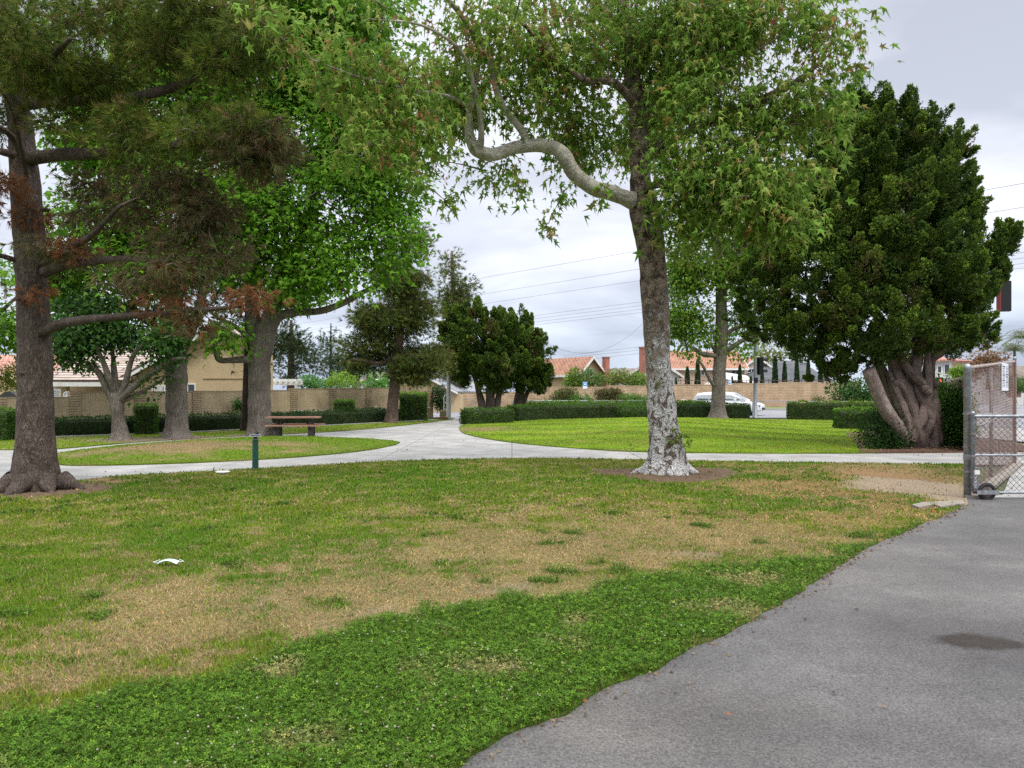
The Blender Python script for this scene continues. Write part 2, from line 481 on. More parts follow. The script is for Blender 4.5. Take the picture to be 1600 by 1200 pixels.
BRIGHT = np.array((.165, .275, .010)); GREEN = np.array((.082, .178, .008)); DRY = np.array((.335, .25, .13)); CLOV = np.array((.062, .130, .011))
BARE = np.array((.235, .185, .135)); MULCH = np.array((.125, .085, .058)); RED = np.array((.25, .155, .085)); OLIVE = np.array((.155, .205, .018))
def blob(x, y, px, py, rx, ry):
    X0, Y0 = G(px, py); a = (x - X0) / (rx * Y0 / FP); b = (y - Y0) / (ry * Y0 * Y0 / (FP * EYE))
    return np.exp(-(a * a + b * b) * .9)
clover_poly = smooth_line([G(-400, 1190), G(0, 1150), G(120, 1106), G(250, 1086), G(370, 1060), G(430, 1022), G(560, 985), G(650, 966), G(760, 940), G(900, 925), G(1050, 900), G(1180, 882), G(1290, 868), G(1400, 835)], 3) + [G(1470, 806), (6.9, 9), (4, 3), (2, -3), (-12, -3)]
DRYB = [(620, 932, 440, 48, 1.15), (900, 860, 300, 36, 1.0), (330, 990, 220, 55, .95), (120, 1075, 210, 60, .85), (1150, 835, 220, 40, .85), (1300, 775, 150, 32, .8), (1440, 745, 110, 25, 1.0), (500, 880, 220, 38, .62), (820, 800, 200, 22, .35), (1220, 735, 120, 9, .5), (960, 870, 60, 14, .4)]
def lawn_look(x, y):
    """colour of turf and how bare it is, from where on the ground it grows"""
    n = len(x); p = xy3(x, y)
    f1 = fbm(p, .55, 4, 1); f2 = fbm(p, 2.3, 4, 9); f3 = fbm(p, 9, 2, 4)
    w = xy3(x + (f1 - .5) * 1.6, y + (f2 - .5) * 1.4)
    wx, wy = w[:, 0], w[:, 1]
    dry = np.zeros(n)
    for b in DRYB: dry = np.maximum(dry, blob(wx, wy, *b[:4]) * b[4])
    dry = dry * 1.25 + (f2 - .5) * 1.5 + (f1 - .5) * .5 + (f3 - .5) * 1.9 - .12
    dry = np.clip(dry * 1.05, 0, .78)
    base = np.outer(np.clip((f1 - .3) / .4, 0, 1), OLIVE - GREEN) * .8 + GREEN
    # yellowish mottling of the far part
    mot = np.clip((f2 - .52) * 7, 0, 1) * .55
    base = base * (1 - mot[:, None]) + OLIVE * 1.3 * mot[:, None]
    cl = inpoly(x + (f2 - .5) * .55 + (f3 - .5) * .2, y + (f2 - .5) * .9 + (f3 - .5) * .25, clover_poly)
    spots = (fbm(p, 3.1, 3, 21) > .745) & (~cl) & (y < 15) 
    far = (y > 15.2)
    isl = inpoly(x, y, left_isl); risl = inpoly(x, y, right_isl); bl = inpoly(x, y, back_lawn)
    dry = np.where(cl, np.clip(blob(wx, wy, 560, 1150, 170, 30) * .5 + blob(wx, wy, 250, 1170, 200, 30) * .4 + (f2 - .62) * 4, 0, .75) * .6, dry)
    base = np.where(cl[:, None], CLOV, base)
    dry = np.where(spots, 0, dry); base = np.where(spots[:, None], CLOV * .9, base)
    dry = np.where(risl, np.clip(blob(x, y, 740, 672, 60, 4) * 1.3 + blob(x, y, 880, 655, 120, 2) * .3 + (f2 - .62) * 1.5, 0, 1) * .8, dry)
    stripe = .5 + .5 * np.sin((x * .35 + y * .9) * 2.1 + f1 * 5)
    rb = BRIGHT * 1.15 * (0.80 + .36 * stripe[:, None]) * (.75 + .5 * f1[:, None]) * (1 + (f2[:, None] - .5) * np.array((.9, .4, .3)))
    base = np.where(risl[:, None], rb, base)
    di = np.maximum.reduce([blob(wx, wy, 280, 708, 130, 9), blob(wx, wy, 180, 712, 60, 5) * .5, blob(wx, wy, 420, 704, 90, 5) * .7]) * 1.25 - .2 + (f2 - .5)
    dry = np.where(isl, np.clip(di * 1.4, 0, 1), dry)
    base = np.where(isl[:, None], GREEN * .55 + BRIGHT * .55, base)
    base = np.where(bl[:, None], BRIGHT * 1.05, base); dry = np.where(bl, np.clip((f2 - .55) * 3, 0, .6), dry)
    # bare soil
    bare = np.zeros(n); bcol = np.tile(BARE, (n, 1))
    def put(mask, c):
        nonlocal bare, bcol
        mask = np.clip(mask, 0, 1); up = mask > bare
        bcol[up] = c; bare = np.maximum(bare, mask)
    ring = 1.35 + .35 * (f2 - .5) + .25 * np.sin(np.arctan2(y - 15, x - 3) * 3)
    put((ring - np.hypot((x - 3.05) * .88, (y - 14.85) * 1.05)) * 5, MULCH)
    put((1.05 + .5 * (f2 - .5) - np.hypot((x + 7.7) * .85, y - 12.5)) * 5, MULCH * 1.1)
    put(blob(wx, wy, 125, 751, 90, 4) * 2.2 - .9, RED)
    put(blob(wx, wy, 1450, 765, 95, 30) * 2.4 - .75, BARE * 1.1)
    put(blob(wx, wy, 1380, 742, 110, 18) * 1.7 - .7, RED * .9)
    put((fbm(p, 1.6, 4, 33) - .70) * 5 * (dry > .6), BARE * .9)
    for tx, ty, r in ((-12.9, 25.2, 1.2), (-11.5, 26.2, 1.3), (-9.3, 27.9, 1.1), (-12.2, 24.6, .9)):
        put((r + .9 * (f2 - .5) - np.hypot(x - tx, (y - ty) * 1.0)) * 3, BARE * .75)
    put((1.3 + (f2 - .5) - np.hypot(x - 12, y - 45)) * 3, BARE)
    dcol = DRY * (0.72 + .45 * f2[:, None]) * (1 - .35 * np.clip(blob(wx, wy, 1330, 770, 260, 60), 0, 1)[:, None] * np.array((.1, .45, .8)))
    col = base * (1 - dry[:, None]) + dcol * dry[:, None]
    lawn_look.parts = (base, dcol)
    return col, dry, bare, bcol, cl | spots

def lawn_sheet(name, poly, step, h, label=None):
    V, F = sheet(poly, step, h)
    col, dry, bare, bcol, cl = lawn_look(V[:, 0], V[:, 1])
    soil = col * .55 + np.array((.022, .018, .006))
    c = soil * (1 - bare[:, None]) + bcol * bare[:, None]
    g = Geo(); g.add(V, F, col=c, smooth=False)
    return struct(g.build(name, M('turf_soil', (.82, .82, .82), (1.25, 1.2, 1.1), 30, 8, .95, bump=.02, bscale=60, attr=True, spec=.1)))
lawn_sheet('lawn', lawn_poly, .16, H_lawn)
lawn_sheet('lawn', left_isl, .3, H_left)
lawn_sheet('lawn', right_isl, .45, H_right)
lawn_sheet('lawn', back_lawn, .5, H_flat(.03))
g = Geo(); V, F = sheet(mulch_bed, .25, lambda x, y, p: .04 + .05 * (fbm(xy3(x, y), 2, 3, 2) - .5)); g.add(V, F)
struct(g.build('mulch_bed', M('mulch', (.06, .035, .022), (.19, .105, .065), 22, 8, .95, bump=.05, bscale=40)))

# base terrain, to the horizon
gx = np.array([-900, -60, -30, -10, 0, 10, 30, 60, 900.]); gy = np.array([-200, -4, 10, 20, 30, 46, 64, 120, 1500.])
V = np.array([(x, y, -.05) for y in gy for x in gx]); nx = len(gx)
F = [(j * nx + i, j * nx + i + 1, (j + 1) * nx + i + 1, (j + 1) * nx + i) for j in range(len(gy) - 1) for i in range(nx - 1)]
struct(Geo().add(V, F).build('ground', M('far_ground', (.06, .10, .025), (.14, .13, .06), .2, 6, .95)))

# concrete sweep
conc = near_edge + [tuple(GATE_B), (7.6, 11.75), (6.95, 11.6), (42, 11.6), (42, 33), (21, 33), (13, 30), (14.5, 22), (8, 19), (10, 30), (0, 43), (-1.9, 44.5), (-1.8, 46.6), (-4.2, 46.6), (-4.0, 44), (-9, 38), (-30, 25), (-30, 12)]
conc = near_edge + [tuple(GATE_B), (7.6, 11.9), (7.0, 11.62), (42, 11.62), (42, 34), (16.5, 34), (16.3, 22), (10, 22), (8, 40), (-1.75, 44.5), (-1.7, 47.2), (-4.25, 47.2), (-4.2, 43.8), (-9, 38), (-31, 26), (-31, 11.5)]
V, F = sheet(conc, 0, H_flat(0.0), 0)
m = courses('path_concrete', (.31, .30, .28), (.335, .325, .305), (.15, .14, .13), 3.1, 2.9, .011, .004, 'xy', offset=0)
struct(Geo().add(V, F).build('path', m))
# asphalt drive of the foreground
asph = [tuple(GATE_A + (.06, .04)), (42, 11.6), (42, -4), (-2.8, -4)] + asph_edge[::-1]
asph = [(6.95, 11.6), (42, 11.6), (42, -4), (-3.2, -4), (-1.9, .5), (-1.2, 1.9), (-.9, 2.6)] + [(x - .25, y) for x, y in _ae[::-1][4:]]
V, F = sheet(asph, 0, H_flat(.004), 0)
def asphalt_mat():
    m = bpy.data.materials.new('asphalt'); m.use_nodes = True
    t = m.node_tree; t.nodes.clear()
    o = nd(t, 'ShaderNodeOutputMaterial'); b = nd(t, 'ShaderNodeBsdfPrincipled')
    tcn = nd(t, 'ShaderNodeTexCoord')
    def noise(s, d, ro=.6):
        n = nd(t, 'ShaderNodeTexNoise'); n.inputs['Scale'].default_value = s; n.inputs['Detail'].default_value = d; n.inputs['Roughness'].default_value = ro
        t.links.new(tcn.outputs['Object'], n.inputs['Vector']); return n.outputs['Fac']
    def ramp(f, stops):
        r = nd(t, 'ShaderNodeValToRGB'); e = r.color_ramp.elements
        e[0].position = stops[0][0]; e[0].color = (*stops[0][1], 1); e[1].position = stops[-1][0]; e[1].color = (*stops[-1][1], 1)
        for p, c in stops[1:-1]: q = e.new(p); q.color = (*c, 1)
        t.links.new(f, r.inputs[0]); return r.outputs[0]
    base = ramp(noise(.8, 7, .68), [(.3, (.078, .075, .074)), (.5, (.108, .103, .100)), (.7, (.148, .142, .135))])
    grain = ramp(noise(75, 3, .8), [(.3, (.42, .42, .42)), (.5, (.97, .97, .96)), (.72, (1.65, 1.62, 1.6))])
    v = nd(t, 'ShaderNodeTexVoronoi'); v.inputs['Scale'].default_value = 32; t.links.new(tcn.outputs['Object'], v.inputs['Vector'])
    stones = ramp(v.outputs['Distance'], [(.0, (2.0, 2.0, 2.05)), (.10, (1.7, 1.7, 1.7)), (.16, (1, 1, 1))])
    sc = nd(t, 'ShaderNodeSeparateColor'); t.links.new(v.outputs['Color'], sc.inputs[0])
    pick = ramp(sc.outputs[0], [(.78, (0, 0, 0)), (.82, (1, 1, 1))])
    def mul(a, b_, f=1.0, typ='MULTIPLY'):
        x = nd(t, 'ShaderNodeMixRGB', blend_type=typ)
        if isinstance(f, float): x.inputs[0].default_value = f
        else: t.links.new(f, x.inputs[0])
        t.links.new(a, x.inputs[1])
        if isinstance(b_, tuple): x.inputs[2].default_value = (*b_, 1)
        else: t.links.new(b_, x.inputs[2])
        return x.outputs[0]
    col = mul(base, grain); col = mul(col, stones, pick)
    # damp oil-dark stain, and a wider darker wash, both fixed to their place on the drive
    def spot(cx, cy, rx, ry, edge):
        sp = nd(t, 'ShaderNodeSeparateXYZ'); t.links.new(tcn.outputs['Object'], sp.inputs[0])
        a = math_n(t, 'DIVIDE', math_n(t, 'SUBTRACT', sp.outputs[0], cx), rx); b2 = math_n(t, 'DIVIDE', math_n(t, 'SUBTRACT', sp.outputs[1], cy), ry)
        d = math_n(t, 'SQRT', math_n(t, 'ADD', math_n(t, 'MULTIPLY', a, a), math_n(t, 'MULTIPLY', b2, b2)))
        d = math_n(t, 'ADD', d, math_n(t, 'MULTIPLY', math_n(t, 'SUBTRACT', noise(3.5, 4), .5), 1.5))
        r = nd(t, 'ShaderNodeMapRange'); r.inputs[1].default_value = 1 + edge; r.inputs[2].default_value = 1 - edge
        t.links.new(d, r.inputs[0]); return r.outputs[0]
    sx, sy = G(1530, 1004)
    s1 = spot(sx, sy, .27, .17, .22)
    col = mul(col, (.42, .36, .31), s1)
    wx, wy = G(1480, 990); col = mul(col, (.82, .80, .80), spot(wx, wy, .9, .7, .5))
    wx, wy = G(1250, 1130); col = mul(col, (.80, .79, .80), spot(wx, wy, 1.1, .4, .6))
    wx, wy = G(1330, 880); col = mul(col, (1.15, 1.12, 1.1), spot(wx, wy, 1.5, 1.2, .6))
    wx, wy = G(1000, 1120); col = mul(col, (1.12, 1.1, 1.05), spot(wx, wy, .8, .5, .6))
    t.links.new(col, b.inputs['Base Color']); b.inputs['Roughness'].default_value = .85
    b.inputs['Specular IOR Level'].default_value = .25
    bn = nd(t, 'ShaderNodeBump'); bn.inputs['Distance'].default_value = .006
    t.links.new(noise(90, 3, .8), bn.inputs['Height']); t.links.new(bn.outputs[0], b.inputs['Normal'])
    t.links.new(b.outputs[0], o.inputs[0])
    return m
struct(Geo().add(V, F).build('driveway', asphalt_mat()))

# the street beyond the park, running left to right and away on the right
street = [(-160, 47.2), (16.5, 47.0), (16.5, 34.2), (90, 34.2), (160, 60), (160, 64), (62, 64), (95, 150), (52, 150), (36, 66), (-160, 66)]
V, F = sheet(street, 0, H_flat(.002), 0)
struct(Geo().add(V, F).build('road', M('road_asphalt', (.17, .17, .18), (.24, .24, .25), .6, 6, .85, bump=.003, bscale=50)))
g = Geo()
for y0 in (49.6, 53.2, 56.6): g.vf(box(-60, 60, y0, y0 + .14, .006, .010))
struct(g.build('road_marking', M('road_paint', (.62, .62, .60), (.45, .45, .45), 3, 5, .8)))
g = Geo(); g.vf(box(-160, 36, 66, 66.25, 0, .14))
struct(g.build('kerb', M('kerb_concrete', (.36, .35, .34), (.28, .27, .26), 2, 5, .9)))
V, F = sheet([(-160, 66.2), (35.8, 66.2), (38, 74), (-160, 74)], 0, H_flat(.13), 0)
struct(Geo().add(V, F).build('verge', M('verge_grass', (.10, .16, .03), (.18, .17, .07), .8, 6, .95, bump=.03, bscale=20)))
g = Geo(); g.vf(box(-60, -4.5, 44.6 + 2.6, 47.4, 0, .12))
# narrow mowing strip of concrete in front of the left hedge
g = Geo()
ws = np.array([(-23, 20.6), (-17.2, 25.4), (-12.2, 30.4), (-8.2, 36.6), (-5.6, 40.9), (-4.2, 43.3)])
for i in range(len(ws) - 1):
    a, b = ws[i], ws[i + 1]; d = (b - a) / np.linalg.norm(b - a); nrm = np.array([d[1], -d[0]])
    q = [a, b, b + nrm * .22, a + nrm * .22]
    g.add([(x, y, .055) for x, y in q] + [(x, y, 0) for x, y in q], [(3, 2, 1, 0), (0, 1, 5, 4), (1, 2, 6, 5), (2, 3, 7, 6), (3, 0, 4, 7)])
struct(g.build('mow_strip', MATS['kerb_concrete']))
# broken concrete slab in the worn soil by the gate
g = Geo(); sl = [G(1425, 790, .03), G(1441, 786, .03), G(1505, 783, .03), G(1508, 788, .03), G(1470, 793, .03), G(1460, 789.5, .03), G(1436, 794, .03)]
g.vf(prism(sl, 0.0, .046, 'z'))
struct(g.build('slab', M('slab_concrete', (.21, .18, .145), (.27, .235, .195), 6, 6, .9, bump=.003)))
# low concrete kerb step at the foot of the fence line
V_, F_ = prism([(6.78, 11.5), (6.98, 11.4), (11.15, 16.75), (10.95, 16.9)], 0, .05, 'z')
struct(Geo().add(V_, F_).build('kerb', MATS['slab_concrete']))

# ---- turf as real blades
def in_any(x, y):
    r = np.full(len(x), -1)
    for i, (poly, h) in enumerate(LAWNS[:4]):
        m_ = (r < 0) & inpoly(x, y, poly); r[m_] = i
    z = np.zeros(len(x))
    for i, (poly, h) in enumerate(LAWNS[:4]):
        m_ = r == i
        if m_.any(): z[m_] = h(x[m_], y[m_])
    return r, z
def sample_ground(n, y0, y1):
    y = y0 * (y1 / y0) ** rs.rand(n); x = (rs.rand(n) * 2 - 1) * (.80 * y + 1.2)
    return x, y
MATS['blade'] = M('grass_blade', (1, 1, 1), attr=True, rough=.55, trans=.35, spec=.25)
def blades(n, y0, y1, hmin, hmax, w0, wk):
    x, y = sample_ground(n, y0, y1)
    r, z = in_any(x, y); k = r >= 0; x, y, z, r = x[k], y[k], z[k], r[k]
    col, dry, bare, bcol, cl = lawn_look(x, y)
    keep = rs.rand(len(x)) > np.clip(bare * 1.05, 0, .97)
    keep &= ~(cl & (rs.rand(len(x)) < .4) & (y < 9))
    base_, dcol_ = lawn_look.parts; col = np.where((rs.rand(len(x)) < dry ** .8)[:, None], dcol_, base_)
    x, y = x + rs.normal(0, .018, len(x)), y + rs.normal(0, .018, len(x))
    x, y, z, r, col, dry, cl = x[keep], y[keep], z[keep], r[keep], col[keep], dry[keep], cl[keep]
    m_ = len(x)
    hh = rs.uniform(hmin, hmax, m_) * (1 - .5 * dry) * np.where(r > 0, .6, 1) * np.where(cl, 1.15, 1)
    wd = (w0 + wk * y) * rs.uniform(.7, 1.3, m_)
    a = rs.rand(m_) * 6.283; ln = rs.rand(m_) ** .7 * (.45 + .7 * dry) * hh * 1.5; b = rs.rand(m_) * 6.283
    base = np.column_stack([x, y, z - .004])
    dx = np.column_stack([np.cos(a), np.sin(a), 0 * a]) * wd[:, None] * .5
    tip = base + np.column_stack([np.cos(b) * ln, np.sin(b) * ln, hh])
    mid = base + np.column_stack([np.cos(b) * ln * .35, np.sin(b) * ln * .35, hh * .6])
    V = np.stack([base - dx, base + dx, mid + dx * .8, mid - dx * .8, tip], 1).reshape(-1, 3)
    i = np.arange(m_)[:, None] * 5
    F4 = i + np.array([[0, 1, 2, 3]]); F3 = i + np.array([[3, 2, 4]])
    v = rs.uniform(.6, 1.5, m_)[:, None] * np.where(y < 14, 1.08, 1)[:, None]
    isdry = rs.rand(m_) < (.07 + .25 * dry)
    c = col * v; c = np.where(isdry[:, None], DRY * rs.uniform(.7, 1.25, m_)[:, None], c)
    yel = rs.rand(m_) < .2; c = np.where(yel[:, None], c * np.array((1.35, 1.1, .9)), c)
    c = np.repeat(c, 5, 0)
    g = Geo(); g.add(V, F4, col=c); g.F.append(F3.astype(np.int64)); g.M.append(np.zeros(len(F3), np.int32)); g.S.append(np.zeros(len(F3), bool))
    return g
NB = 1.0
g1 = blades(int(420000 * NB), 2.2, 9.5, .018, .045, .0028, .0007)
struct(g1.build('grass', MATS['blade']), 'stuff', 'short mown grass with dry straw patches in the foreground')
g2 = blades(int(330000 * NB), 9.5, 47, .025, .05, .004, .0011)
struct(g2.build('grass', MATS['blade']), 'stuff', 'short grass on the lawns near and beyond the path')

# clover: three-leaf heads on thin stems, low mat
def clover():
    n = int(480000 * NB)
    x, y = sample_ground(n, 2.2, 11)
    k = inpoly(x, y, lawn_poly); x, y = x[k], y[k]
    col, dry, bare, bcol, cl = lawn_look(x, y)
    k = (cl & (rs.rand(len(x)) > dry * .9)); x, y, col = x[k], y[k], col[k]
    m_ = len(x); x, y = x + rs.normal(0, .022, m_), y + rs.normal(0, .022, m_); z = H_lawn(x, y) + rs.uniform(.008, .058, m_) * (.6 + .8 * vnoise(xy3(x, y), 5, 8))
    s = rs.uniform(.0055, .013, m_) * (1 + .035 * y)
    a0 = rs.rand(m_) * 6.283
    nrm = np.column_stack([rs.normal(0, .42, m_), rs.normal(-.12, .42, m_), np.ones(m_)]); nrm /= np.linalg.norm(nrm, axis=1)[:, None]
    u = np.cross(nrm, np.array([0, 1., 0])); u /= np.linalg.norm(u, axis=1)[:, None]; w = np.cross(nrm, u)
    c = np.column_stack([x, y, z])
    Vs = [c]
    for q in range(3):
        for da, rr, up in ((-.5, .8, .12), (0, 1.0, .2), (.5, .8, .12)):
            a = a0 + q * 2.0944 + da
            Vs.append(c + s[:, None] * (rr * (np.cos(a)[:, None] * u + np.sin(a)[:, None] * w) + up * nrm))
    V = np.stack(Vs, 1).reshape(-1, 3); i = np.arange(m_)[:, None] * 10
    F = np.concatenate([i + np.array([[0, 1 + 3 * q, 2 + 3 * q, 3 + 3 * q]]) for q in range(3)])
    cc = col * (rs.uniform(.4, 1.0, m_) ** 1.5 * 1.9)[:, None]; lt = rs.rand(m_) < .14; cc[lt] = cc[lt] * np.array((1.9, 1.45, 1.6))
    g = Geo(); g.add(V, F, col=np.repeat(cc, 10, 0))
    # white flower heads
    x, y = sample_ground(9000, 2.3, 9.5)
    k = inpoly(x, y, clover_poly) & inpoly(x, y, lawn_poly) & (fbm(xy3(x, y), .9, 3, 40) > .5); x, y = x[k][:330], y[k][:330]
    m_ = len(x); oc = np.array([(1, 0, 0), (0, 1, 0), (-1, 0, 0), (0, -1, 0), (0, 0, 1), (0, 0, -1)], float)
    fz = H_lawn(x, y) + rs.uniform(.045, .075, m_)
    V = (np.column_stack([x, y, fz])[:, None] + oc[None] * rs.uniform(.004, .0075, m_)[:, None, None] * (1 + .04 * y)[:, None, None]).reshape(-1, 3)
    f = np.array([(0, 1, 4), (1, 2, 4), (2, 3, 4), (3, 0, 4), (1, 0, 5), (2, 1, 5), (3, 2, 5), (0, 3, 5)])
    F = (np.arange(m_)[:, None, None] * 6 + f[None]).reshape(-1, 3)
    g.add(V, F, mat=1, col=np.repeat(np.where(rs.rand(m_)[:, None] < .3, (.20, .16, .09), (.27, .27, .18)), 6, 0), smooth=True)
    return g
MATS['clover'] = M('clover_leaf', (1, 1, 1), attr=True, rough=.6, trans=.3, spec=.12)
MATS['flower'] = M('clover_flower', (1, 1, 1), attr=True, rough=.8)
struct(clover().build('clover', [MATS['clover'], MATS['flower']]), 'stuff', 'dark green clover with small white flower heads beside the asphalt')
# ------------------------------------------------------------------ vegetation
def norm(v): return v / (np.linalg.norm(v, axis=-1, keepdims=True) + 1e-9)
def frames(tip, up, rsd=None):
    """right, tip, normal axes from tip direction and rough up"""
    t = norm(tip); n = up - t * (up * t).sum(1, keepdims=True); n = norm(n); r = np.cross(t, n)
    return r, t, n
def scatter(g, T, TF, pos, tip, up, size, col, mat=0):
    r, t, n = frames(tip, up)
    V = pos[:, None] + size[:, None, None] * (T[None, :, 0, None] * r[:, None] + T[None, :, 1, None] * t[:, None] + T[None, :, 2, None] * n[:, None])
    k = len(T); F = (np.arange(len(pos))[:, None, None] * k + TF[None]).reshape(-1, TF.shape[1])
    g.add(V.reshape(-1, 3), F, mat=mat, col=np.repeat(col, k, 0))
# five-lobed sycamore leaf, drooping at its lobes
_half = [(0, 0), (.30, -.08), (.15, .13), (.50, .46), (.13, .38)]
_o = _half + [(0, 1.0)] + [(-x, y) for x, y in _half[:0:-1]]
SYC = np.array([(0, .28, .06)] + [(x, y, -.42 * (x * x + (y - .28) ** 2)) for x, y in _o])
SYCF = np.array([(0, i + 1, (i + 1) % len(_o) + 1) for i in range(len(_o))])
# simpler leaf: three-lobed for far trees
FAR = np.array([(0, 0, 0), (.42, .25, -.06), (.18, .45, 0), (0, 1, -.12), (-.18, .45, 0), (-.42, .25, -.06)])
FARF = np.array([(0, 1, 2), (0, 2, 4), (2, 3, 4), (0, 4, 5)])
OVAL = np.array([(0, 0, 0), (.28, .5, .05), (0, 1, -.08), (-.28, .5, .05)]); OVALF = np.array([(0, 1, 2, 3)])
def needle_tuft(n, seed, w=.018, spread=1.1):
    q = np.random.RandomState(seed); V = []; F = []
    for i in range(n):
        d = np.array([q.normal(0, spread * .5), 1.0, q.normal(0, spread * .5)]); d /= np.linalg.norm(d); d *= q.uniform(.7, 1.1)
        s = np.cross(d, q.normal(0, 1, 3)); s = s / np.linalg.norm(s) * w
        b = np.array([0, q.uniform(-.25, .1), 0]); k = len(V)
        V += [b - s, b + s, b + d + np.array([0, 0, -.06])]; F.append((k, k + 1, k + 2))
    return np.array(V), np.array(F)
TUFT = needle_tuft(12, 3, .034, 1.0); TUFTW = needle_tuft(9, 5, .045, 1.3)
def spray(seed, n=4):
    """scale-leaved juniper sprig: a short plume of overlapping barbs"""
    q = np.random.RandomState(seed); V = []; F = []
    for i in range(n):
        y0 = i / n * .8; a = q.uniform(0, 6.28); L = .55 * (1 - .4 * y0)
        d = np.array([math.cos(a) * .55, .85, math.sin(a) * .55]) * L; s = np.cross(d, q.normal(0, 1, 3)); s = s / np.linalg.norm(s) * .15
        b = np.array([0, y0, 0]); k = len(V); V += [b - s * .5, b + d * .5 - s, b + d, b + d * .5 + s]; F.append((k, k + 1, k + 2, k + 3))
    return np.array(V), np.array(F)
SPRAY = spray(4)

def blob_pts(blobs, n, q, shell=.55):
    vol = np.array([(b[1][0] * b[1][1] * b[1][2]) ** .72 * (b[2] if len(b) > 2 else 1) for b in blobs]); idx = q.choice(len(blobs), n, p=vol / vol.sum())
    d = norm(q.normal(0, 1, (n, 3))); rr = np.where(q.rand(n) < shell, q.uniform(.75, 1.05, n), q.rand(n) ** .4)
    C = np.array([b[0] for b in blobs], float)[idx]; Rr = np.array([b[1] for b in blobs], float)[idx]
    return C + d * Rr * rr[:, None], d, idx
MATS['leaf'] = M('leaf', (1, 1, 1), attr=True, rough=.6, trans=.45, spec=.12)
MATS['needle'] = M('needle', (1, 1, 1), attr=True, rough=.7, trans=.3, spec=.08)
MATS['scale_leaf'] = M('scale_leaf', (1, 1, 1), attr=True, rough=.7, trans=.2, spec=.08)
TWIG = M('twig', (.10, .075, .055), (.20, .16, .12), 8, 4, .9)

def twigs(g, limbs, ends, q, r0=.035, r1=.006, sag=.0, n=5, mat=0, maxd=6):
    """connect crown clumps to the limbs with bending branchlets, growing outwards from what is already there"""
    nodes = np.concatenate([l for l in limbs]); 
    d0 = np.min(np.linalg.norm(ends[:, None] - nodes[None], axis=2), axis=1)
    nodes = list(nodes)
    for i in np.argsort(d0):
        e_ = ends[i]; N = np.array(nodes); dd = np.linalg.norm(N - e_, axis=1) + .6 * np.maximum(0, N[:, 2] - e_[2])
        k = int(np.argmin(dd)); L = np.linalg.norm(N[k] - e_)
        if L > maxd or L < .05: continue
        mid = (N[k] + e_) / 2 + q.normal(0, .10, 3) * L + np.array([0, 0, .10 * L])
        path = catmull([N[k], mid, e_], 3)
        r = r0 * min(1, L / 2.2 + .25)
        g.vf(tube(path, [r, r1], n, cap=False), mat=mat, smooth=True)
        nodes += [path[2], path[4], e_]

def tone(cols, n, q, var=.25):
    """cols: list of (weight, rgb)"""
    w = np.array([c[0] for c in cols], float); idx = q.choice(len(cols), n, p=w / w.sum())
    return np.array([c[1] for c in cols], float)[idx] * q.uniform(1 - var, 1 + var, (n, 1))

def leafy_crown(name, blobs, nclump, per, csize, lsize, cols, parent, origin, seed, tmpl=(SYC, SYCF), droop=.6, shell=.5, extra=None, mat=None, clus=.5, density_noise=0, limbs=None, tw=0, r0=.035, r1=.006, maxd=6):
    q = np.random.RandomState(seed)
    C, D, idx = blob_pts(blobs, nclump, q, shell)
    if density_noise:
        k = fbm(C, density_noise, 2, seed) > .45; C, D = C[k], D[k]
    if extra is not None: C = np.concatenate([C, extra]); D = np.concatenate([D, norm(q.normal(0, 1, extra.shape) + (0, 0, -.6))])
    n = len(C) * per
    cc = np.repeat(C, per, 0); dd = np.repeat(D, per, 0)
    off = q.normal(0, 1, (n, 3)) * csize * np.array((1, 1, .75))
    if extra is not None: off[-len(extra) * per:] *= np.array((.42, .42, .6))
    pos = cc + off
    tip = norm(off) * .8 + dd * .35 + q.normal(0, .45, (n, 3)); tip[:, 2] -= droop
    up = q.normal(0, .45, (n, 3)) + dd * .55; up[:, 2] += .7
    ctone = np.repeat(tone(cols, len(C), q, .18), per, 0); ltone = tone(cols, n, q, .22)
    col = ctone * clus + ltone * (1 - clus)
    size = lsize * q.uniform(.6, 1.2, n)
    g = Geo()
    if tmpl[0] is SYC:      # leaves differ: broad, narrow and half-folded ones
        size *= q.uniform(.6, 1.25, n); kind = q.randint(0, 4, n)
        for kk, sc_ in enumerate(((1, 1, 1), (.72, 1.05, 2.2), (.9, .85, 3.2), (.5, 1.1, 2.4))):
            m_ = kind == kk; scatter(g, SYC * np.array(sc_), SYCF, pos[m_], tip[m_], up[m_], size[m_], col[m_])
    else: scatter(g, tmpl[0], tmpl[1], pos, tip, up, size, col)
    if limbs is not None and tw:
        sel = C[q.choice(len(C), min(tw, len(C)), False)]
        if extra is not None: sel = np.concatenate([sel, extra])
        twigs(g, limbs, sel, q, r0, r1, maxd=maxd, mat=1)
    g.build(name, [mat or MATS['leaf'], TWIG], parent, origin)
    return C

def limbs_geo(limbs, seed, n=12, rough=.12):
    """limbs: list of (px path with depth, radii); returns geo list and sampled nodes"""
    g = Geo(); nodes = []
    for j, (pts, rad) in enumerate(limbs):
        path = catmull([P(*p) for p in pts], 5); m_ = len(path)
        g.vf(tube(path, np.interp(np.linspace(0, 1, m_), np.linspace(0, 1, len(rad)), rad), n, rough, seed + j, freq=3), smooth=True)
        nodes.append(path)
    return g, nodes

def B(px, py, Y, rx, ry=None, rd=None, w=1):
    """crown mass at a spot: radii in photograph pixels, depth radius in metres"""
    s = Y / FP; ry = ry or rx
    return (P(px, py, Y), (rx * s, rd or (rx + ry) * s * .5, ry * s), w)

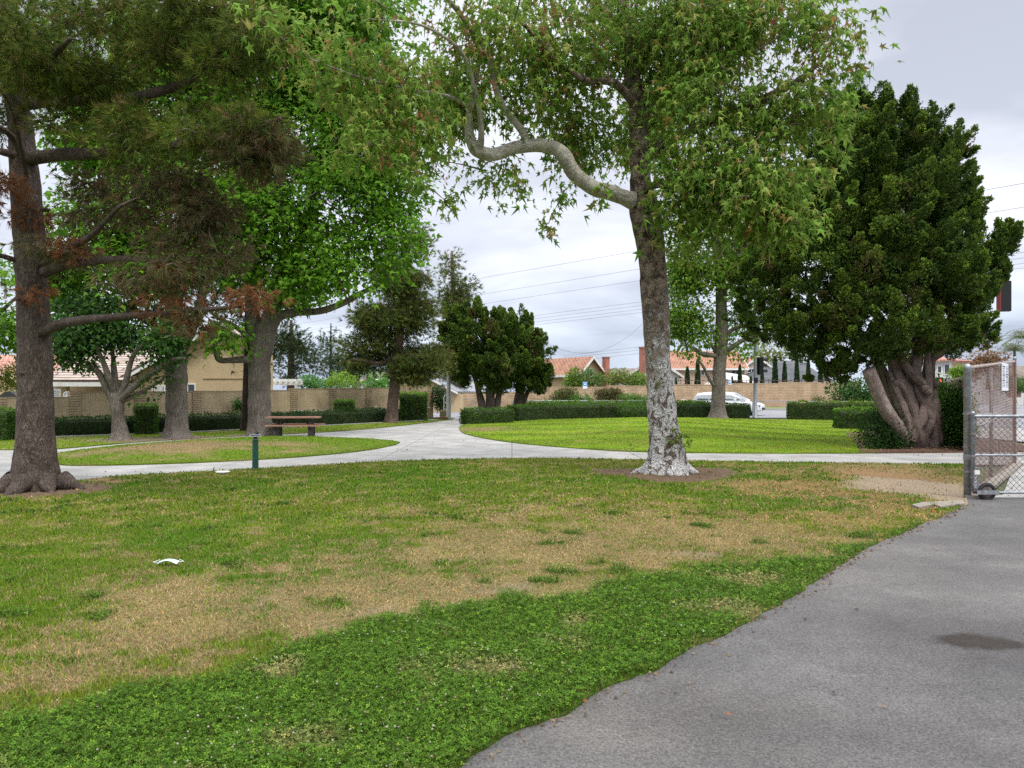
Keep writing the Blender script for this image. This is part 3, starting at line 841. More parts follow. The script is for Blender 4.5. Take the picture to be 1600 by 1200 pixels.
# ============ the big sycamore in the middle ============
SB = Vector((3.05, 15.0, 0.03))
big = thing('sycamore_tree', 'large sycamore with mottled white lower trunk and bent pale limb, in a bare ring', 'tree', SB)
bark_big = bark('sycamore_bark', (.065, .045, .032), (.33, .26, .20), vs=9, st=(1, 1, .7), bump=.04, edge=.10, hmix=(2.0, 3.5, (.19, .15, .12), (.68, .66, .63), (.42, .39, .36)), ns=6)
bark_pale = bark('pale_limb_bark', (.24, .22, .17), (.52, .49, .41), vs=6, st=(1, 1, 1), bump=.012, edge=.05, ns=4, crack=.6)
g = Geo()
tp = catmull([P(1040, 742, 15), P(1041, 715, 15), P(1038, 680, 15), P(1034, 640, 15), P(1028, 560, 15), P(1024, 480, 15), P(1018.5, 400, 15), P(1011, 345, 15), P(1002, 300, 15), P(1000, 250, 15), P(998, 190, 15.1), P(988, 120, 15.2), P(978, 60, 15.3), P(970, -20, 15.4), P(975, -110, 15.5)], 8)
hh = tp[:, 2]
rad = np.interp(hh, [0, .25, .55, .9, 1.3, 2.4, 3.3, 4.3, 4.8, 5.2, 5.6, 6.4, 7.6, 9.5], [.38, .315, .285, .28, .275, .24, .265, .265, .28, .30, .21, .18, .16, .10])
V, F = tube(tp, rad, 40, 0)
V = np.array(V); c = np.repeat(tp, 40, 0); d = V - c; ang = np.tile(np.arange(40) * 2 * math.pi / 40, len(tp))
f = fbm(V, 2.2, 3, 2) - .5; f2 = fbm(V, 7, 3, 3) - .5
low = np.exp(-np.maximum(V[:, 2], 0) / .55)
bul = np.exp(-((V[:, 2] - .62) / .25) ** 2) * (np.cos(ang - .3) > .2) * .12
V = c + d * (1 + .18 * f + .13 * f2 * (1 + 1.3 * low) + low * .42 * (.5 + .5 * np.sin(ang * 5 + 1)) + low ** 2 * .2 * np.sin(ang * 9) + bul)[:, None]
g.add(V, F, smooth=True)
# surface roots running out from the flare
for a, L in ((2.9, .55), (3.6, .3), (-.25, .4), (-1.1, .25), (4.6, .2), (.6, .6), (1.7, .6), (-1.7, .3)):
    r0 = SB + Vector((math.cos(a) * .33, math.sin(a) * .33, .09)); L *= .75; r1 = SB + Vector((math.cos(a) * (.33 + L * .5), math.sin(a) * (.33 + L * .5), .02)); r2 = SB + Vector((math.cos(a + .2) * (.33 + L), math.sin(a + .2) * (.33 + L), -.04))
    g.vf(tube(catmull([r0, r1, r2], 5), [.10, .06, .02], 12, .35, 4, freq=6), smooth=True)
g.build('trunk', bark_big, big, SB)
limbL = catmull([P(1020, 345, 15), P(1000, 320, 14.98), P(982, 311, 14.9), P(960, 304, 14.8), P(925, 292, 14.6), P(898, 272, 14.5), P(885, 248, 14.4), P(868, 232, 14.4), P(840, 227, 14.3), P(805, 231, 14.2), P(775, 241, 14.1), P(752, 238, 14), P(738, 225, 14), P(733, 200, 13.9), P(737, 150, 13.8), P(748, 100, 13.7), P(745, 40, 13.5)], 6)
g = Geo()
g.vf(tube(limbL, [.24, .19, .155, .145, .135, .135, .13, .125, .12, .115, .115, .11, .085, .06, .04, .03], 22, .24, 5, freq=3.2), smooth=True)
brs = [([P(824, 228, 14.3), P(818, 208, 14.2), P(806, 192, 14.1), P(785, 165, 14), P(770, 120, 13.8), P(760, 60, 13.5)], [.085, .07, .06, .035]),
       ([P(748, 238, 14), P(752, 215, 13.8), P(750, 180, 13.6), P(742, 140, 13.3), P(720, 80, 12.9), P(660, 40, 12.2), P(580, 30, 11.5)], [.07, .05, .035, .025, .01]),
       ([P(737, 170, 13.8), P(700, 150, 13.4), P(640, 140, 12.6), P(560, 120, 12), P(480, 90, 11.3)], [.035, .025, .01]),
       ([P(640, 140, 12.6), P(610, 190, 12.3), P(590, 240, 12.1)], [.02, .01]),
       ([P(745, 60, 13.5), P(700, 0, 12.5), P(620, -60, 11.5)], [.05, .02])]
for pts, rr in brs: g.vf(tube(catmull(pts, 5), rr, 10, .12, 3), smooth=True)
g.build('limb', bark_pale, big, SB)
up_limbs = [([(998, 170, 15.1), (960, 130, 14.6), (915, 125, 14.2), (870, 95, 13.8), (820, 40, 13.2)], [.10, .07, .05, .03]),
            ([(1000, 255, 15), (1040, 225, 14.6), (1090, 200, 14.1), (1160, 170, 13.6), (1240, 130, 13.2), (1290, 90, 13)], [.12, .09, .07, .03]),
            ([(1090, 200, 14.1), (1130, 260, 13.9), (1165, 320, 13.8), (1180, 350, 13.7), (1162, 385, 13.7), (1150, 400, 13.6)], [.06, .055, .05, .045]),
            ([(1180, 350, 13.7), (1173, 335, 13.6), (1168, 318, 13.5), (1190, 290, 13.3)], [.045, .03, .02]),
            ([(985, 110, 15.2), (1030, 60, 15), (1090, 20, 14.5), (1180, -10, 14)], [.09, .06, .03]),
            ([(1000, 300, 15), (1030, 290, 14.2), (1070, 300, 13.6), (1110, 320, 13.2)], [.06, .04, .015]),
            ([(975, 50, 15.3), (930, 0, 15.3), (860, -60, 15)], [.08, .03]),
            ([(1000, 220, 15), (1010, 180, 16.5), (1030, 120, 18)], [.08, .03])]
g2_, nodes = limbs_geo(up_limbs, 11, 10)
g2_.build('limb', bark_big, big, SB)
bl_ = [B(450, 35, 11, 62, 42, None, .6), B(520, 100, 12, 60, 50, None, .45), B(600, 60, 12, 75, 60, None, .5), B(565, 180, 12, 55, 35, None, .4), B(640, 170, 12.5, 65, 70, None, .6), B(700, 80, 13, 80, 70, None, .75), B(745, 110, 12.9, 45, 50, None, .8), B(600, 225, 12, 45, 24, 1, .35),
       B(700, 160, 14.8, 70, 45), B(800, 75, 13.8, 75, 60), B(680, 235, 13.6, 38, 32, 1, .7), B(770, 275, 15, 50, 18, .5, .4), B(880, 60, 14.5, 70, 55), B(905, 165, 15.4, 60, 50, None, .7), B(965, 60, 15.6, 55, 60, None, .8),
       B(905, 235, 15.5, 38, 38, .8, .5), B(1055, 75, 15, 70, 75), B(1130, 50, 14, 75, 55), B(1210, 55, 13.4, 75, 60), B(1280, 60, 13, 45, 65), B(1292, 165, 13, 25, 50, .5, .5), B(1120, 160, 13.8, 75, 55), B(1205, 170, 13.5, 60, 55),
       B(1095, 250, 13.7, 70, 50), B(1180, 275, 13.3, 62, 42), B(1085, 320, 14, 52, 42), B(1150, 318, 13.2, 58, 40), B(1215, 310, 13, 45, 40), B(1225, 350, 13.2, 28, 26, .5, .6), B(1255, 278, 12.8, 38, 16, .4, .5), B(1060, 365, 14.4, 30, 30, .5, .5),
       B(1100, 380, 13.8, 40, 20, .5, .5), B(980, 200, 15.6, 40, 60, 1, .35), B(1040, 170, 15.5, 50, 60, 1.2, .6), B(1020, -60, 15, 300, 50, 2.5, .35), B(640, -50, 12.5, 170, 45, 1.8, .3), B(830, 150, 14.4, 55, 45, .8, .6), B(1035, 210, 17.5, 90, 70, 1.2, .3)]
ends = np.array([P(*p) for p in ((700, 325, 13), (694, 312, 13), (712, 300, 13), (815, 305, 14), (810, 285, 14), (805, 265, 14), (851, 362, 14.4), (858, 348, 14.4), (866, 330, 14.5), (876, 310, 14.5), (884, 295, 14.5), (936, 318, 14.2), (940, 300, 14.2), (412, 38, 9.5), (395, 30, 9.4), (430, 45, 9.7), (425, 12, 9.6),
     (1288, 272, 12.7), (1300, 270, 12.6), (1240, 375, 13), (1248, 365, 13), (1195, 385, 13.2), (1140, 382, 13.4), (1310, 190, 13), (1318, 240, 13), (1300, 215, 13), (545, 240, 11.5), (520, 235, 11.3), (560, 262, 11.6), (640, 262, 12), (652, 300, 12.2), (655, 285, 12.2), (1120, 395, 13.6), (1075, 395, 14))])
syc_cols = [(4, (.150, .275, .036)), (3, (.21, .345, .055)), (1.8, (.085, .18, .025)), (2.2, (.34, .40, .09)), (.6, (.38, .27, .11)), (.25, (.34, .15, .05))]
C = leafy_crown('crown', bl_, 2750, 15, .25, .185, syc_cols, big, SB, 21, droop=.95, shell=.45, extra=ends, clus=.35, density_noise=.95, limbs=[limbL] + [catmull(b[0], 5) for b in brs] + nodes + [tp[70:]], tw=480, r1=.005)
# brown seed balls, withered leaf clusters
q = np.random.RandomState(5); Cc, D, _ = blob_pts(bl_[:14] + bl_[15:20], 110, q, .8)
g = Geo(); n = 110 * 9; cc = np.repeat(Cc, 9, 0) + q.normal(0, .11, (n, 3)); tip = q.normal(0, .4, (n, 3)); tip[:, 2] -= 1
scatter(g, SYC * np.array((.6, 1, 1.6)), SYCF, cc, tip, q.normal(0, 1, (n, 3)), .15 * q.uniform(.6, 1.2, n), np.array((.34, .17, .08)) * q.uniform(.6, 1.3, (n, 1)))
g.build('withered_leaves', MATS['leaf'], big, SB)
# green suckers low on the trunk
sk = [((1052, 683, 14.62), (.12, .1, .14)), ((1068, 690, 14.7), (.16, .12, .12)), ((1032, 590, 14.68), (.07, .05, .12)), ((985, 700, 14.9), (.05, .05, .1))]
g = Geo(); q = np.random.RandomState(3)
Cc, D, _ = blob_pts([(P(*a), b) for a, b in sk], 90, q, .5); n = 90
scatter(g, SYC, SYCF, Cc, D + q.normal(0, .4, (n, 3)), q.normal(0, .5, (n, 3)) + (0, -.4, .8), .10 * q.uniform(.5, 1.1, n), tone([(3, (.12, .2, .03)), (1, (.22, .26, .05))], n, q))
twigs(g, [np.array([P(1050, 700, 14.75), P(1032, 600, 14.75)])], Cc[:30], q, .008, .003, mat=1)
g.build('suckers', [MATS['leaf'], TWIG], big, SB)

# ============ left foreground pine ============
PB = Vector((-7.75, 12.55, 0.02))
pine = thing('pine_tree', 'thick-trunked pine at the left edge with long low limbs and drooping needles', 'tree', PB)
bark_pine = bark('pine_bark', (.10, .072, .058), (.235, .185, .155), vs=12, st=(1.2, 1.2, .30), bump=.045, edge=.13, ns=4, crack=.4)
tp = catmull([P(56, 770, 12.55), P(56, 740, 12.55), P(55, 700, 12.55), P(55, 600, 12.55), P(52, 480, 12.6), P(46, 380, 12.6), P(40, 290, 12.6), P(32, 200, 12.7), P(18, 100, 12.8), P(8, 0, 12.9), P(0, -120, 13)], 8)
rad = np.interp(tp[:, 2], [0, .3, .7, 1.6, 3, 4, 5, 6.5, 9], [.38, .32, .285, .26, .24, .235, .22, .17, .1])
V, F = tube(tp, rad, 40); V = np.array(V); c = np.repeat(tp, 40, 0); d = V - c; ang = np.tile(np.arange(40) * 2 * math.pi / 40, len(tp))
low = np.exp(-np.maximum(V[:, 2], 0) / .38)
V = c + d * (1 + .16 * (fbm(V, 3, 3, 6) - .5) + .10 * (fbm(V, 11, 2, 7) - .5) + low * .22 * (.6 + .6 * np.sin(ang * 6)) + low ** 2 * .15 * np.sin(ang * 11 + 1))[:, None]
g = Geo(); g.add(V, F, smooth=True)
for a, L in ((.05, .42), (-.7, .3), (3.3, .4), (2.4, .5), (-1.6, .45), (4.2, .4)):
    r0 = PB + Vector((math.cos(a) * .36, math.sin(a) * .36, .14)); r1 = PB + Vector((math.cos(a) * (.36 + L * .5), math.sin(a) * (.36 + L * .5), .04)); r2 = PB + Vector((math.cos(a) * (.36 + L), math.sin(a) * (.36 + L), -.05))
    g.vf(tube(catmull([r0, r1, r2], 5), [.17, .10, .03], 12, .3, 4, freq=6), smooth=True)
for k_, (px, py) in enumerate(((38, 585), (32, 470), (60, 450), (70, 330))):   # knots
    cx = Vector(P(px, py, 12.33)); g.vf(lathe([(.0, -.01), (.06, .0), (.075, .02), (.05, .05), (.02, .06)], 10, cx), smooth=True)
pl = [([(62, 522, 12.5), (90, 508, 12.3), (130, 500, 12.0), (185, 495, 11.6), (250, 490, 11.2), (320, 484, 10.8), (380, 478, 10.5)], [.10, .075, .055, .04, .025]),
      ([(70, 425, 12.5), (100, 415, 12.3), (150, 408, 12), (200, 404, 11.6), (270, 410, 11.2), (330, 400, 11)], [.10, .07, .045, .02]),
      ([(60, 418, 12.6), (95, 395, 12.2), (140, 370, 11.7), (170, 340, 11.3), (190, 320, 11)], [.06, .045, .025]),
      ([(40, 250, 12.6), (90, 242, 12.2), (180, 238, 11.6), (270, 228, 11.2), (340, 215, 10.8), (400, 200, 10.5), (440, 185, 10.3)], [.12, .09, .06, .05, .03]),
      ([(30, 165, 12.7), (80, 158, 12.3), (150, 158, 11.8), (220, 150, 11.3), (290, 128, 11), (330, 90, 10.6), (370, 60, 10.4)], [.10, .08, .07, .055, .03]),
      ([(20, 90, 12.8), (90, 40, 12), (180, 10, 11.3), (300, -10, 10.6)], [.08, .05, .02]),
      ([(40, 250, 12.6), (15, 210, 12), (-20, 190, 11.5)], [.07, .03]), ([(45, 415, 12.6), (10, 402, 12.3), (-40, 390, 12)], [.05, .03]),
      ([(35, 245, 12.6), (-5, 235, 12.2), (-80, 215, 11.7)], [.08, .03]), ([(45, 290, 12.6), (20, 180, 11.5), (0, 140, 10.8)], [.04, .02]),
      ([(25, 130, 12.7), (70, 100, 11.3), (110, 60, 10.2)], [.06, .03])]
for j, (pts, rr) in enumerate(pl):
    pass
gl, pnodes = limbs_geo(pl, 31, 10, .15)
g.build('trunk', bark_pine, pine, PB)
gl.build('limb', bark_pine, pine, PB)
pblobs = [B(60, 20, 12, 80, 40, None, .8), B(60, 110, 11, 65, 35), B(150, 120, 11.5, 70, 32, None, .9), B(190, 20, 11, 90, 32), B(300, 25, 10.8, 70, 32), B(370, 15, 10.5, 45, 35), B(220, 195, 11.2, 60, 26), B(290, 170, 10.9, 55, 25),
          B(350, 105, 10.6, 50, 28), B(110, 190, 11.8, 50, 22, None, .8), B(250, 85, 11, 60, 28), B(320, 225, 10.8, 50, 18, 1, .6), B(210, 250, 11.3, 60, 16, 1, .6), B(390, 205, 10.4, 35, 18, .8, .7), B(395, 60, 10.3, 28, 40, .8, .7), B(30, 60, 10.4, 40, 40, 1, .7),
          B(-60, 120, 12, 70, 110, 1.5, .5)]
brown = [B(270, 295, 11.3, 55, 20), B(315, 335, 11.2, 38, 30), B(290, 385, 11.2, 50, 20, None, .8), B(235, 330, 11.6, 42, 22, None, .8), B(160, 290, 12, 42, 18, None, .6), B(140, 340, 12, 32, 14, None, .5), B(350, 395, 11.1, 18, 30, .6, .5), B(100, 395, 12.2, 35, 12, .8, .5), B(290, 425, 11, 50, 12, .7, .5),
         B(230, 440, 11.3, 45, 10, .7, .4), B(400, 225, 10.6, 42, 26, .7, .9), B(390, 255, 10.6, 30, 20, .5, .6), B(310, 500, 11, 25, 15, .5, .3)]
rusty = [B(30, 335, 12.1, 40, 14, .5), B(265, 474, 11, 38, 9, .3), B(385, 465, 10.6, 35, 10, .3), B(300, 500, 11, 10, 18, .3, .6), B(110, 385, 12, 30, 8, .3), B(8, 290, 12, 20, 12, .3), B(45, 462, 12.2, 26, 6, .3, .4), B(262, 420, 11, 12, 10, .3, .5)]
def needles(name, groups, parent, origin, seed, gate=(1.6, .36), tuft=TUFT, csize=.125, per=7, length=.17, limbs=None, ntw=300, droop=.25):
    q = np.random.RandomState(seed); g = Geo(); allC = []
    for blobs, ncl, cols, dr in groups:
        C, D, _ = blob_pts(blobs, ncl, q, .4); k = fbm(C, gate[0], 2, seed) > gate[1]; C, D = C[k], D[k]; allC.append(C)
        n = len(C) * per; off = q.normal(0, csize, (n, 3)) * np.array((1.2, 1.2, .7)); pos = np.repeat(C, per, 0) + off
        tip = norm(np.repeat(D, per, 0) * .5 + off / csize * .5 + q.normal(0, .4, (n, 3))); tip[:, 2] += .15 - dr
        col = np.repeat(tone(cols, len(C), q, .3), per, 0) * .7 + tone(cols, n, q, .25) * .3
        scatter(g, tuft[0], tuft[1], pos, tip, q.normal(0, 1, (n, 3)), length * q.uniform(.7, 1.2, n), col)
    C = np.concatenate(allC)
    if limbs: twigs(g, limbs, C[q.choice(len(C), min(ntw, len(C)), False)], q, .03, .006, mat=1)
    g.build(name, [MATS['needle'], TWIG], parent, origin)
gcol = [(3, (.10, .145, .026)), (2, (.07, .105, .022)), (2, (.18, .21, .034)), (.7, (.18, .13, .05))]
needles('crown', [(pblobs, 1450, gcol, .25), (brown, 560, [(3, (.15, .115, .065)), (1.5, (.11, .10, .045)), (1.5, (.10, .13, .035)), (.6, (.22, .12, .06))], .7)], pine, PB, 41, limbs=pnodes + [tp[30:]], ntw=420)
needles('dead_needles', [(rusty, 120, [(2, (.26, .11, .05)), (1, (.17, .09, .05))], .7)], pine, PB, 43)

# ============ bright sycamores behind, on the left ============
far_bark = bark('grey_bark', (.11, .09, .072), (.27, .235, .20), vs=7, st=(1.3, 1.3, .22), bump=.03, edge=.10, ns=1.6, crack=.55)
dark_bark = bark('dark_bark', (.05, .036, .030), (.14, .10, .08), vs=9, st=(1.2, 1.2, .25), bump=.05, edge=.3, ns=3)
lime = [(4, (.12, .27, .020)), (3, (.08, .20, .015)), (2, (.20, .37, .028)), (1, (.05, .14, .011))]
def broad_tree(label, base, trunk, trad, limbs, blobs, ncl, cols, seed, name='sycamore_tree', per=14, csize=.38, lsize=.2, barkm=None, tw=200, droop=.45, tmpl=(FAR, FARF), flare=.3, n=20, leafmat=None, density_noise=.7):
    o = Vector((P(*base)[0], base[2], ground_z(P(*base)[0], base[2])))
    t = thing(name, label, 'tree', o)
    path = catmull([P(*p) for p in trunk], 6)
    g = Geo(); V, F = tube(path, trad, n, .14, seed, freq=2.5, flare=flare, flare_h=.7)
    g.add(V, F, smooth=True)
    gl, nodes = limbs_geo(limbs, seed, 10)
    for k in range(len(gl.V)): pass
    g.V += gl.V; g.C += gl.C; g.F += [f + g.n for f in gl.F]; g.M += gl.M; g.S += gl.S; g.n += gl.n
    g.build('trunk', barkm or far_bark, t, o)
    leafy_crown('crown', blobs, ncl, per, csize, lsize, cols, t, o, seed, tmpl, droop, .5, mat=leafmat, density_noise=density_noise, limbs=nodes + [path[len(path) // 2:]], tw=tw, r0=.06, r1=.012, maxd=7)
    return t
# C: tall one beside the picnic table
Y = 28
broad_tree('tall leafy sycamore beside the picnic table, its crown edge against the sky', (408, 682, Y),
    [(408, 684, Y), (406, 660, Y), (405, 620, Y), (406, 570, Y), (410, 535, Y), (420, 500, Y), (435, 460, Y), (460, 400, Y), (480, 340, Y), (500, 260, Y), (512, 190, Y), (520, 120, Y), (525, 60, Y)],
    [.48, .41, .385, .38, .41, .32, .28, .25, .21, .17, .13, .09, .05],
    [([(406, 560, Y), (398, 520, Y), (392, 460, Y), (385, 380, Y), (380, 300, Y), (372, 200, Y), (368, 120, Y)], [.3, .26, .22, .16, .10, .05]),
     ([(420, 520, Y), (436, 495, 27.8), (460, 488, 27.6), (500, 486, 27.3), (540, 472, 27), (570, 455, 26.8), (610, 440, 26.6)], [.22, .16, .13, .10, .05]),
     ([(404, 572, Y), (385, 562, 27.6), (362, 563, 27.3), (342, 562, 27.1), (338, 545, 27), (333, 525, 27), (328, 505, 27)], [.17, .13, .10, .10, .07, .04]),
     ([(402, 548, Y), (385, 525, 27.5), (360, 505, 27), (345, 500, 26.8), (325, 485, 26.5)], [.12, .09, .06, .03]),
     ([(470, 370, Y), (500, 370, 27.5), (550, 352, 27), (590, 330, 26.8), (630, 300, 26.6)], [.15, .11, .07, .03]),
     ([(440, 450, Y), (445, 380, 27.5), (440, 300, 27), (445, 200, 27)], [.2, .15, .1, .05]), ([(500, 260, Y), (560, 200, 27), (610, 140, 26.5)], [.12, .08, .03])],
    [B(560, 440, 26.5, 60, 38), B(610, 380, 26.5, 42, 45), B(600, 300, 27, 55, 50), B(520, 390, 27, 65, 60), B(550, 250, 27, 75, 60), B(600, 200, 27.5, 60, 60), B(450, 330, 27, 75, 70), B(480, 220, 28, 85, 70), B(540, 130, 28, 90, 70),
     B(410, 200, 28, 70, 70), B(440, 100, 28, 80, 70), B(500, 40, 28, 120, 60), B(385, 400, 27, 50, 45), B(350, 520, 26.8, 28, 25, .8, .8), B(470, 450, 27, 45, 22, 1, .8), B(390, 300, 28.5, 60, 60), B(480, 20, 28, 160, 50), B(640, 330, 27, 14, 25, .6, .6), B(350, 600, 27.2, 20, 22, .5, .0), B(440, 430, 28, 50, 45)],
    5200, lime, 51, per=15, lsize=.225, csize=.36, tw=420, density_noise=.9)
Y = 26.2
broad_tree('grey sycamore with moss-stained trunk forking into three, second from the left behind the path', (277, 688, Y),
    [(277, 690, Y), (277, 670, Y), (276, 640, Y), (276, 600, Y), (275, 560, Y), (272, 525, Y), (272, 490, Y), (280, 430, Y), (286, 360, Y), (290, 280, Y), (290, 200, Y), (288, 120, Y)],
    [.46, .37, .345, .34, .36, .34, .26, .22, .18, .13, .09, .05],
    [([(268, 548, Y), (258, 528, 26), (235, 505, 25.7), (212, 492, 25.5), (190, 478, 25.3), (165, 460, 25)], [.15, .13, .11, .08, .04]),
     ([(282, 545, Y), (300, 510, 26), (312, 480, 26), (320, 440, 26), (330, 380, 26), (345, 300, 26)], [.24, .2, .17, .13, .08, .04]),
     ([(272, 500, Y), (255, 440, 26), (235, 380, 26), (215, 300, 26), (205, 220, 26)], [.2, .15, .1, .04])],
    [B(200, 420, 26, 75, 40), B(280, 400, 26, 70, 50), B(340, 330, 26.5, 60, 60), B(230, 320, 26, 80, 60), B(150, 350, 26, 70, 50), B(300, 250, 27, 80, 60), B(200, 230, 27, 90, 60), B(340, 180, 27, 60, 60), B(260, 150, 27, 90, 60), B(150, 200, 27, 70, 60), B(330, 100, 27, 70, 60), B(180, 460, 25.6, 40, 22, .8), B(90, 440, 26.5, 50, 40), B(250, 60, 27, 110, 50), B(130, 100, 27.5, 90, 60)],
    4200, lime, 52, per=15, lsize=.235, csize=.38, tw=260, density_noise=.8)
Y = 25.3
darkleaf = [(3, (.035, .090, .020)), (2, (.055, .13, .025)), (1, (.10, .20, .03)), (.4, (.02, .05, .015))]
broad_tree('small dark-leaved tree with many spreading low limbs, between the pine and the forked sycamore', (189, 690, Y),
    [(189, 691, Y), (187, 675, Y), (184, 650, Y), (183, 632, Y), (181, 618, Y), (180, 600, Y), (178, 575, Y), (176, 545, Y)],
    [.34, .235, .20, .205, .21, .12, .09, .05],
    [([(178, 628, Y), (168, 610, 25.2), (158, 588, 25.1), (145, 575, 25), (128, 572, 24.8), (108, 563, 24.6)], [.13, .12, .10, .06, .03]),
     ([(182, 618, Y), (170, 590, 25), (163, 570, 24.9), (152, 545, 24.8), (140, 520, 24.6)], [.12, .10, .07, .03]),
     ([(186, 622, Y), (197, 595, 25.2), (203, 570, 25.1), (212, 550, 25), (228, 535, 24.8), (232, 520, 24.8)], [.12, .09, .07, .03]),
     ([(188, 625, Y), (205, 608, 25.1), (225, 592, 25), (245, 578, 24.8), (270, 562, 24.6), (290, 560, 24.5)], [.12, .10, .08, .05]),
     ([(190, 628, Y), (210, 618, 25.3), (235, 605, 25.1), (250, 596, 25), (262, 585, 25)], [.08, .06, .03])],
    [B(110, 530, 24.8, 32, 26, .9), B(150, 515, 25, 45, 28), B(200, 525, 25, 40, 26), B(240, 520, 25, 40, 28), B(275, 540, 24.8, 30, 24), B(100, 560, 24.6, 14, 8, .4, .7), B(128, 566, 24.8, 16, 9, .3, .6), B(255, 590, 24.6, 22, 9, .3, .5), B(225, 606, 24.8, 10, 7, .2, .4), B(300, 560, 24.5, 20, 14, .5, .6), B(230, 560, 25, 20, 10, .4, .5), B(180, 480, 25.5, 100, 25, 1, .8)],
    900, darkleaf, 53, per=15, lsize=.17, csize=.24, tw=170, droop=.5)
# leafy tree off the left edge whose crown shows behind the pine
broad_tree('bright green tree partly hidden behind the left pine trunk', (-60, 660, 33), [(-60, 665, 33), (-60, 600, 33), (-50, 520, 33), (-40, 430, 33)], [.4, .3, .25, .1], [([(-55, 560, 33), (-10, 500, 33), (30, 460, 33)], [.15, .05])],
    [B(-20, 500, 33, 60, 40), B(40, 520, 33, 45, 35), B(10, 450, 33, 60, 30), B(60, 470, 33, 40, 30), B(-60, 440, 33, 60, 60)], 800, lime, 54, per=15, lsize=.22, csize=.4, tw=60)

# pine close behind the tall sycamore
PB2 = Vector((P(387, 673, 31)[0], 31, .03))
p2 = thing('pine_tree', 'dark ridged pine trunk standing close behind the tall sycamore by the picnic table', 'tree', PB2)
path = catmull([P(387, 676, 31), P(388, 650, 31), P(389, 600, 31), P(390, 540, 31), P(391, 440, 31), P(392, 300, 31), P(394, 200, 31)], 6)
Geo().vf(tube(path, [.30, .25, .22, .20, .18, .12, .05], 24, .1, 3, flute=.1, lobes=9), smooth=True).build('trunk', dark_bark, p2, PB2)
needles('crown', [([B(400, 470, 31, 60, 40), B(350, 420, 31, 60, 50), B(430, 540, 31.5, 35, 25), B(340, 545, 30, 18, 8, .5, .3), B(376, 570, 29.6, 16, 8, .4, .3)], 300, [(2, (.05, .08, .03)), (1, (.08, .10, .035))], .2)], p2, PB2, 44, tuft=TUFTW, csize=.3, per=7, length=.3, limbs=[path], ntw=70)

def conifer(label, base, top, trad, blobs, ncl, cols, seed, barkm=None, name='pine_tree', csize=.32, length=.3, lean=0, ntw=120, limbs=()):
    px, py, Y = base; o = Vector((P(*base)[0], Y, 0)); t = thing(name, label, 'tree', o)
    path = catmull([(o.x, o.y, -.1), P(px + lean * .3, py - (py - top) * .3, Y), P(px + lean, top, Y)], 10)
    g = Geo().vf(tube(path, trad, 16, .12, seed, flare=.3, flare_h=.5), smooth=True)
    gl, nodes = limbs_geo(list(limbs), seed, 8)
    if limbs: g.V += gl.V; g.C += gl.C; g.F += [f + g.n for f in gl.F]; g.M += gl.M; g.S += gl.S; g.n += gl.n
    g.build('trunk', barkm or dark_bark, t, o)
    needles('crown', [(blobs, ncl, cols, .1)], t, o, seed, gate=(.75, .47), tuft=TUFTW, csize=csize, per=7, length=length, limbs=[path] + nodes, ntw=ntw)
    return t
pcol = [(3, (.11, .150, .038)), (2, (.075, .11, .030)), (1.4, (.19, .205, .045)), (.4, (.18, .13, .05))]
Y = 39.0
pine_bark2 = bark('ridged_pine_bark', (.11, .07, .05), (.30, .22, .19), vs=6, st=(1.5, 1.5, .35), bump=.05, edge=.25, ns=2)
conifer('tall shaggy pine left of the lamp post, in front of the block wall', (611, 662, Y), 360, [.34, .29, .27, .24, .2, .1],
    [B(600, 560, Y, 48, 26), B(650, 555, Y, 36, 28), B(562, 548, Y, 20, 28, None, .8), B(610, 505, Y, 48, 28), B(650, 492, Y, 26, 24), B(575, 495, Y, 20, 18, None, .8), B(632, 445, Y, 34, 26), B(652, 392, Y, 18, 26), B(655, 425, Y, 20, 18), B(605, 430, Y, 22, 30, None, .8), B(640, 588, Y, 32, 10), B(685, 560, Y, 12, 28, None, .5), B(575, 586, Y, 20, 7, 1, .3), B(618, 385, Y, 14, 20, None, .4), B(648, 365, Y, 12, 12, None, .5)], 2600, pcol, 61, barkm=pine_bark2, csize=.26, length=.3, lean=28,
    limbs=[([(612, 560, Y), (590, 568, 38.8), (560, 562, 38.6), (540, 565, 38.4)], [.14, .1, .05]), ([(614, 570, Y), (635, 555, 38.8), (650, 560, 38.6), (670, 590, 38.4)], [.12, .07, .03]), ([(622, 500, Y), (650, 480, 38.8), (680, 470, 38.6)], [.12, .08, .03])])
conifer('slender pine rising behind the lamp post and the dark juniper clump', (716, 640, 62), 392, [.42, .36, .3, .22, .1],
    [B(706, 430, 62, 9, 18), B(715, 462, 62, 15, 12), B(704, 405, 62, 9, 8), B(718, 490, 62, 16, 12), B(705, 515, 62, 14, 20), B(695, 560, 62, 18, 18), B(715, 580, 62, 16, 14), B(726, 445, 62, 9, 6), B(698, 470, 62, 8, 6)], 800, pcol, 62, barkm=pine_bark2, csize=.4, length=.4, lean=-10)
struct_b = None
conifer('small open pine behind the block wall above the yellow-green shrubs', (517, 612, 60), 505, [.2, .16, .1, .04],
    [B(517, 520, 60, 12, 14), B(515, 545, 60, 18, 14), B(520, 570, 60, 26, 12), B(500, 580, 60, 16, 10), B(540, 580, 60, 14, 12)], 190, [(2, (.05, .09, .04)), (1, (.08, .12, .05))], 63, csize=.35, length=.35, ntw=60)
conifer('dark bushy pine behind the wall, just right of the tall sycamore trunk', (455, 610, 55), 500, [.35, .3, .2, .1],
    [B(450, 560, 55, 38, 28), B(440, 525, 55, 30, 25), B(480, 540, 55, 25, 28), B(490, 575, 55, 20, 15), B(465, 590, 55, 30, 10)], 380, [(2, (.045, .075, .03)), (1, (.08, .105, .035))], 64, csize=.4, length=.35, ntw=60)
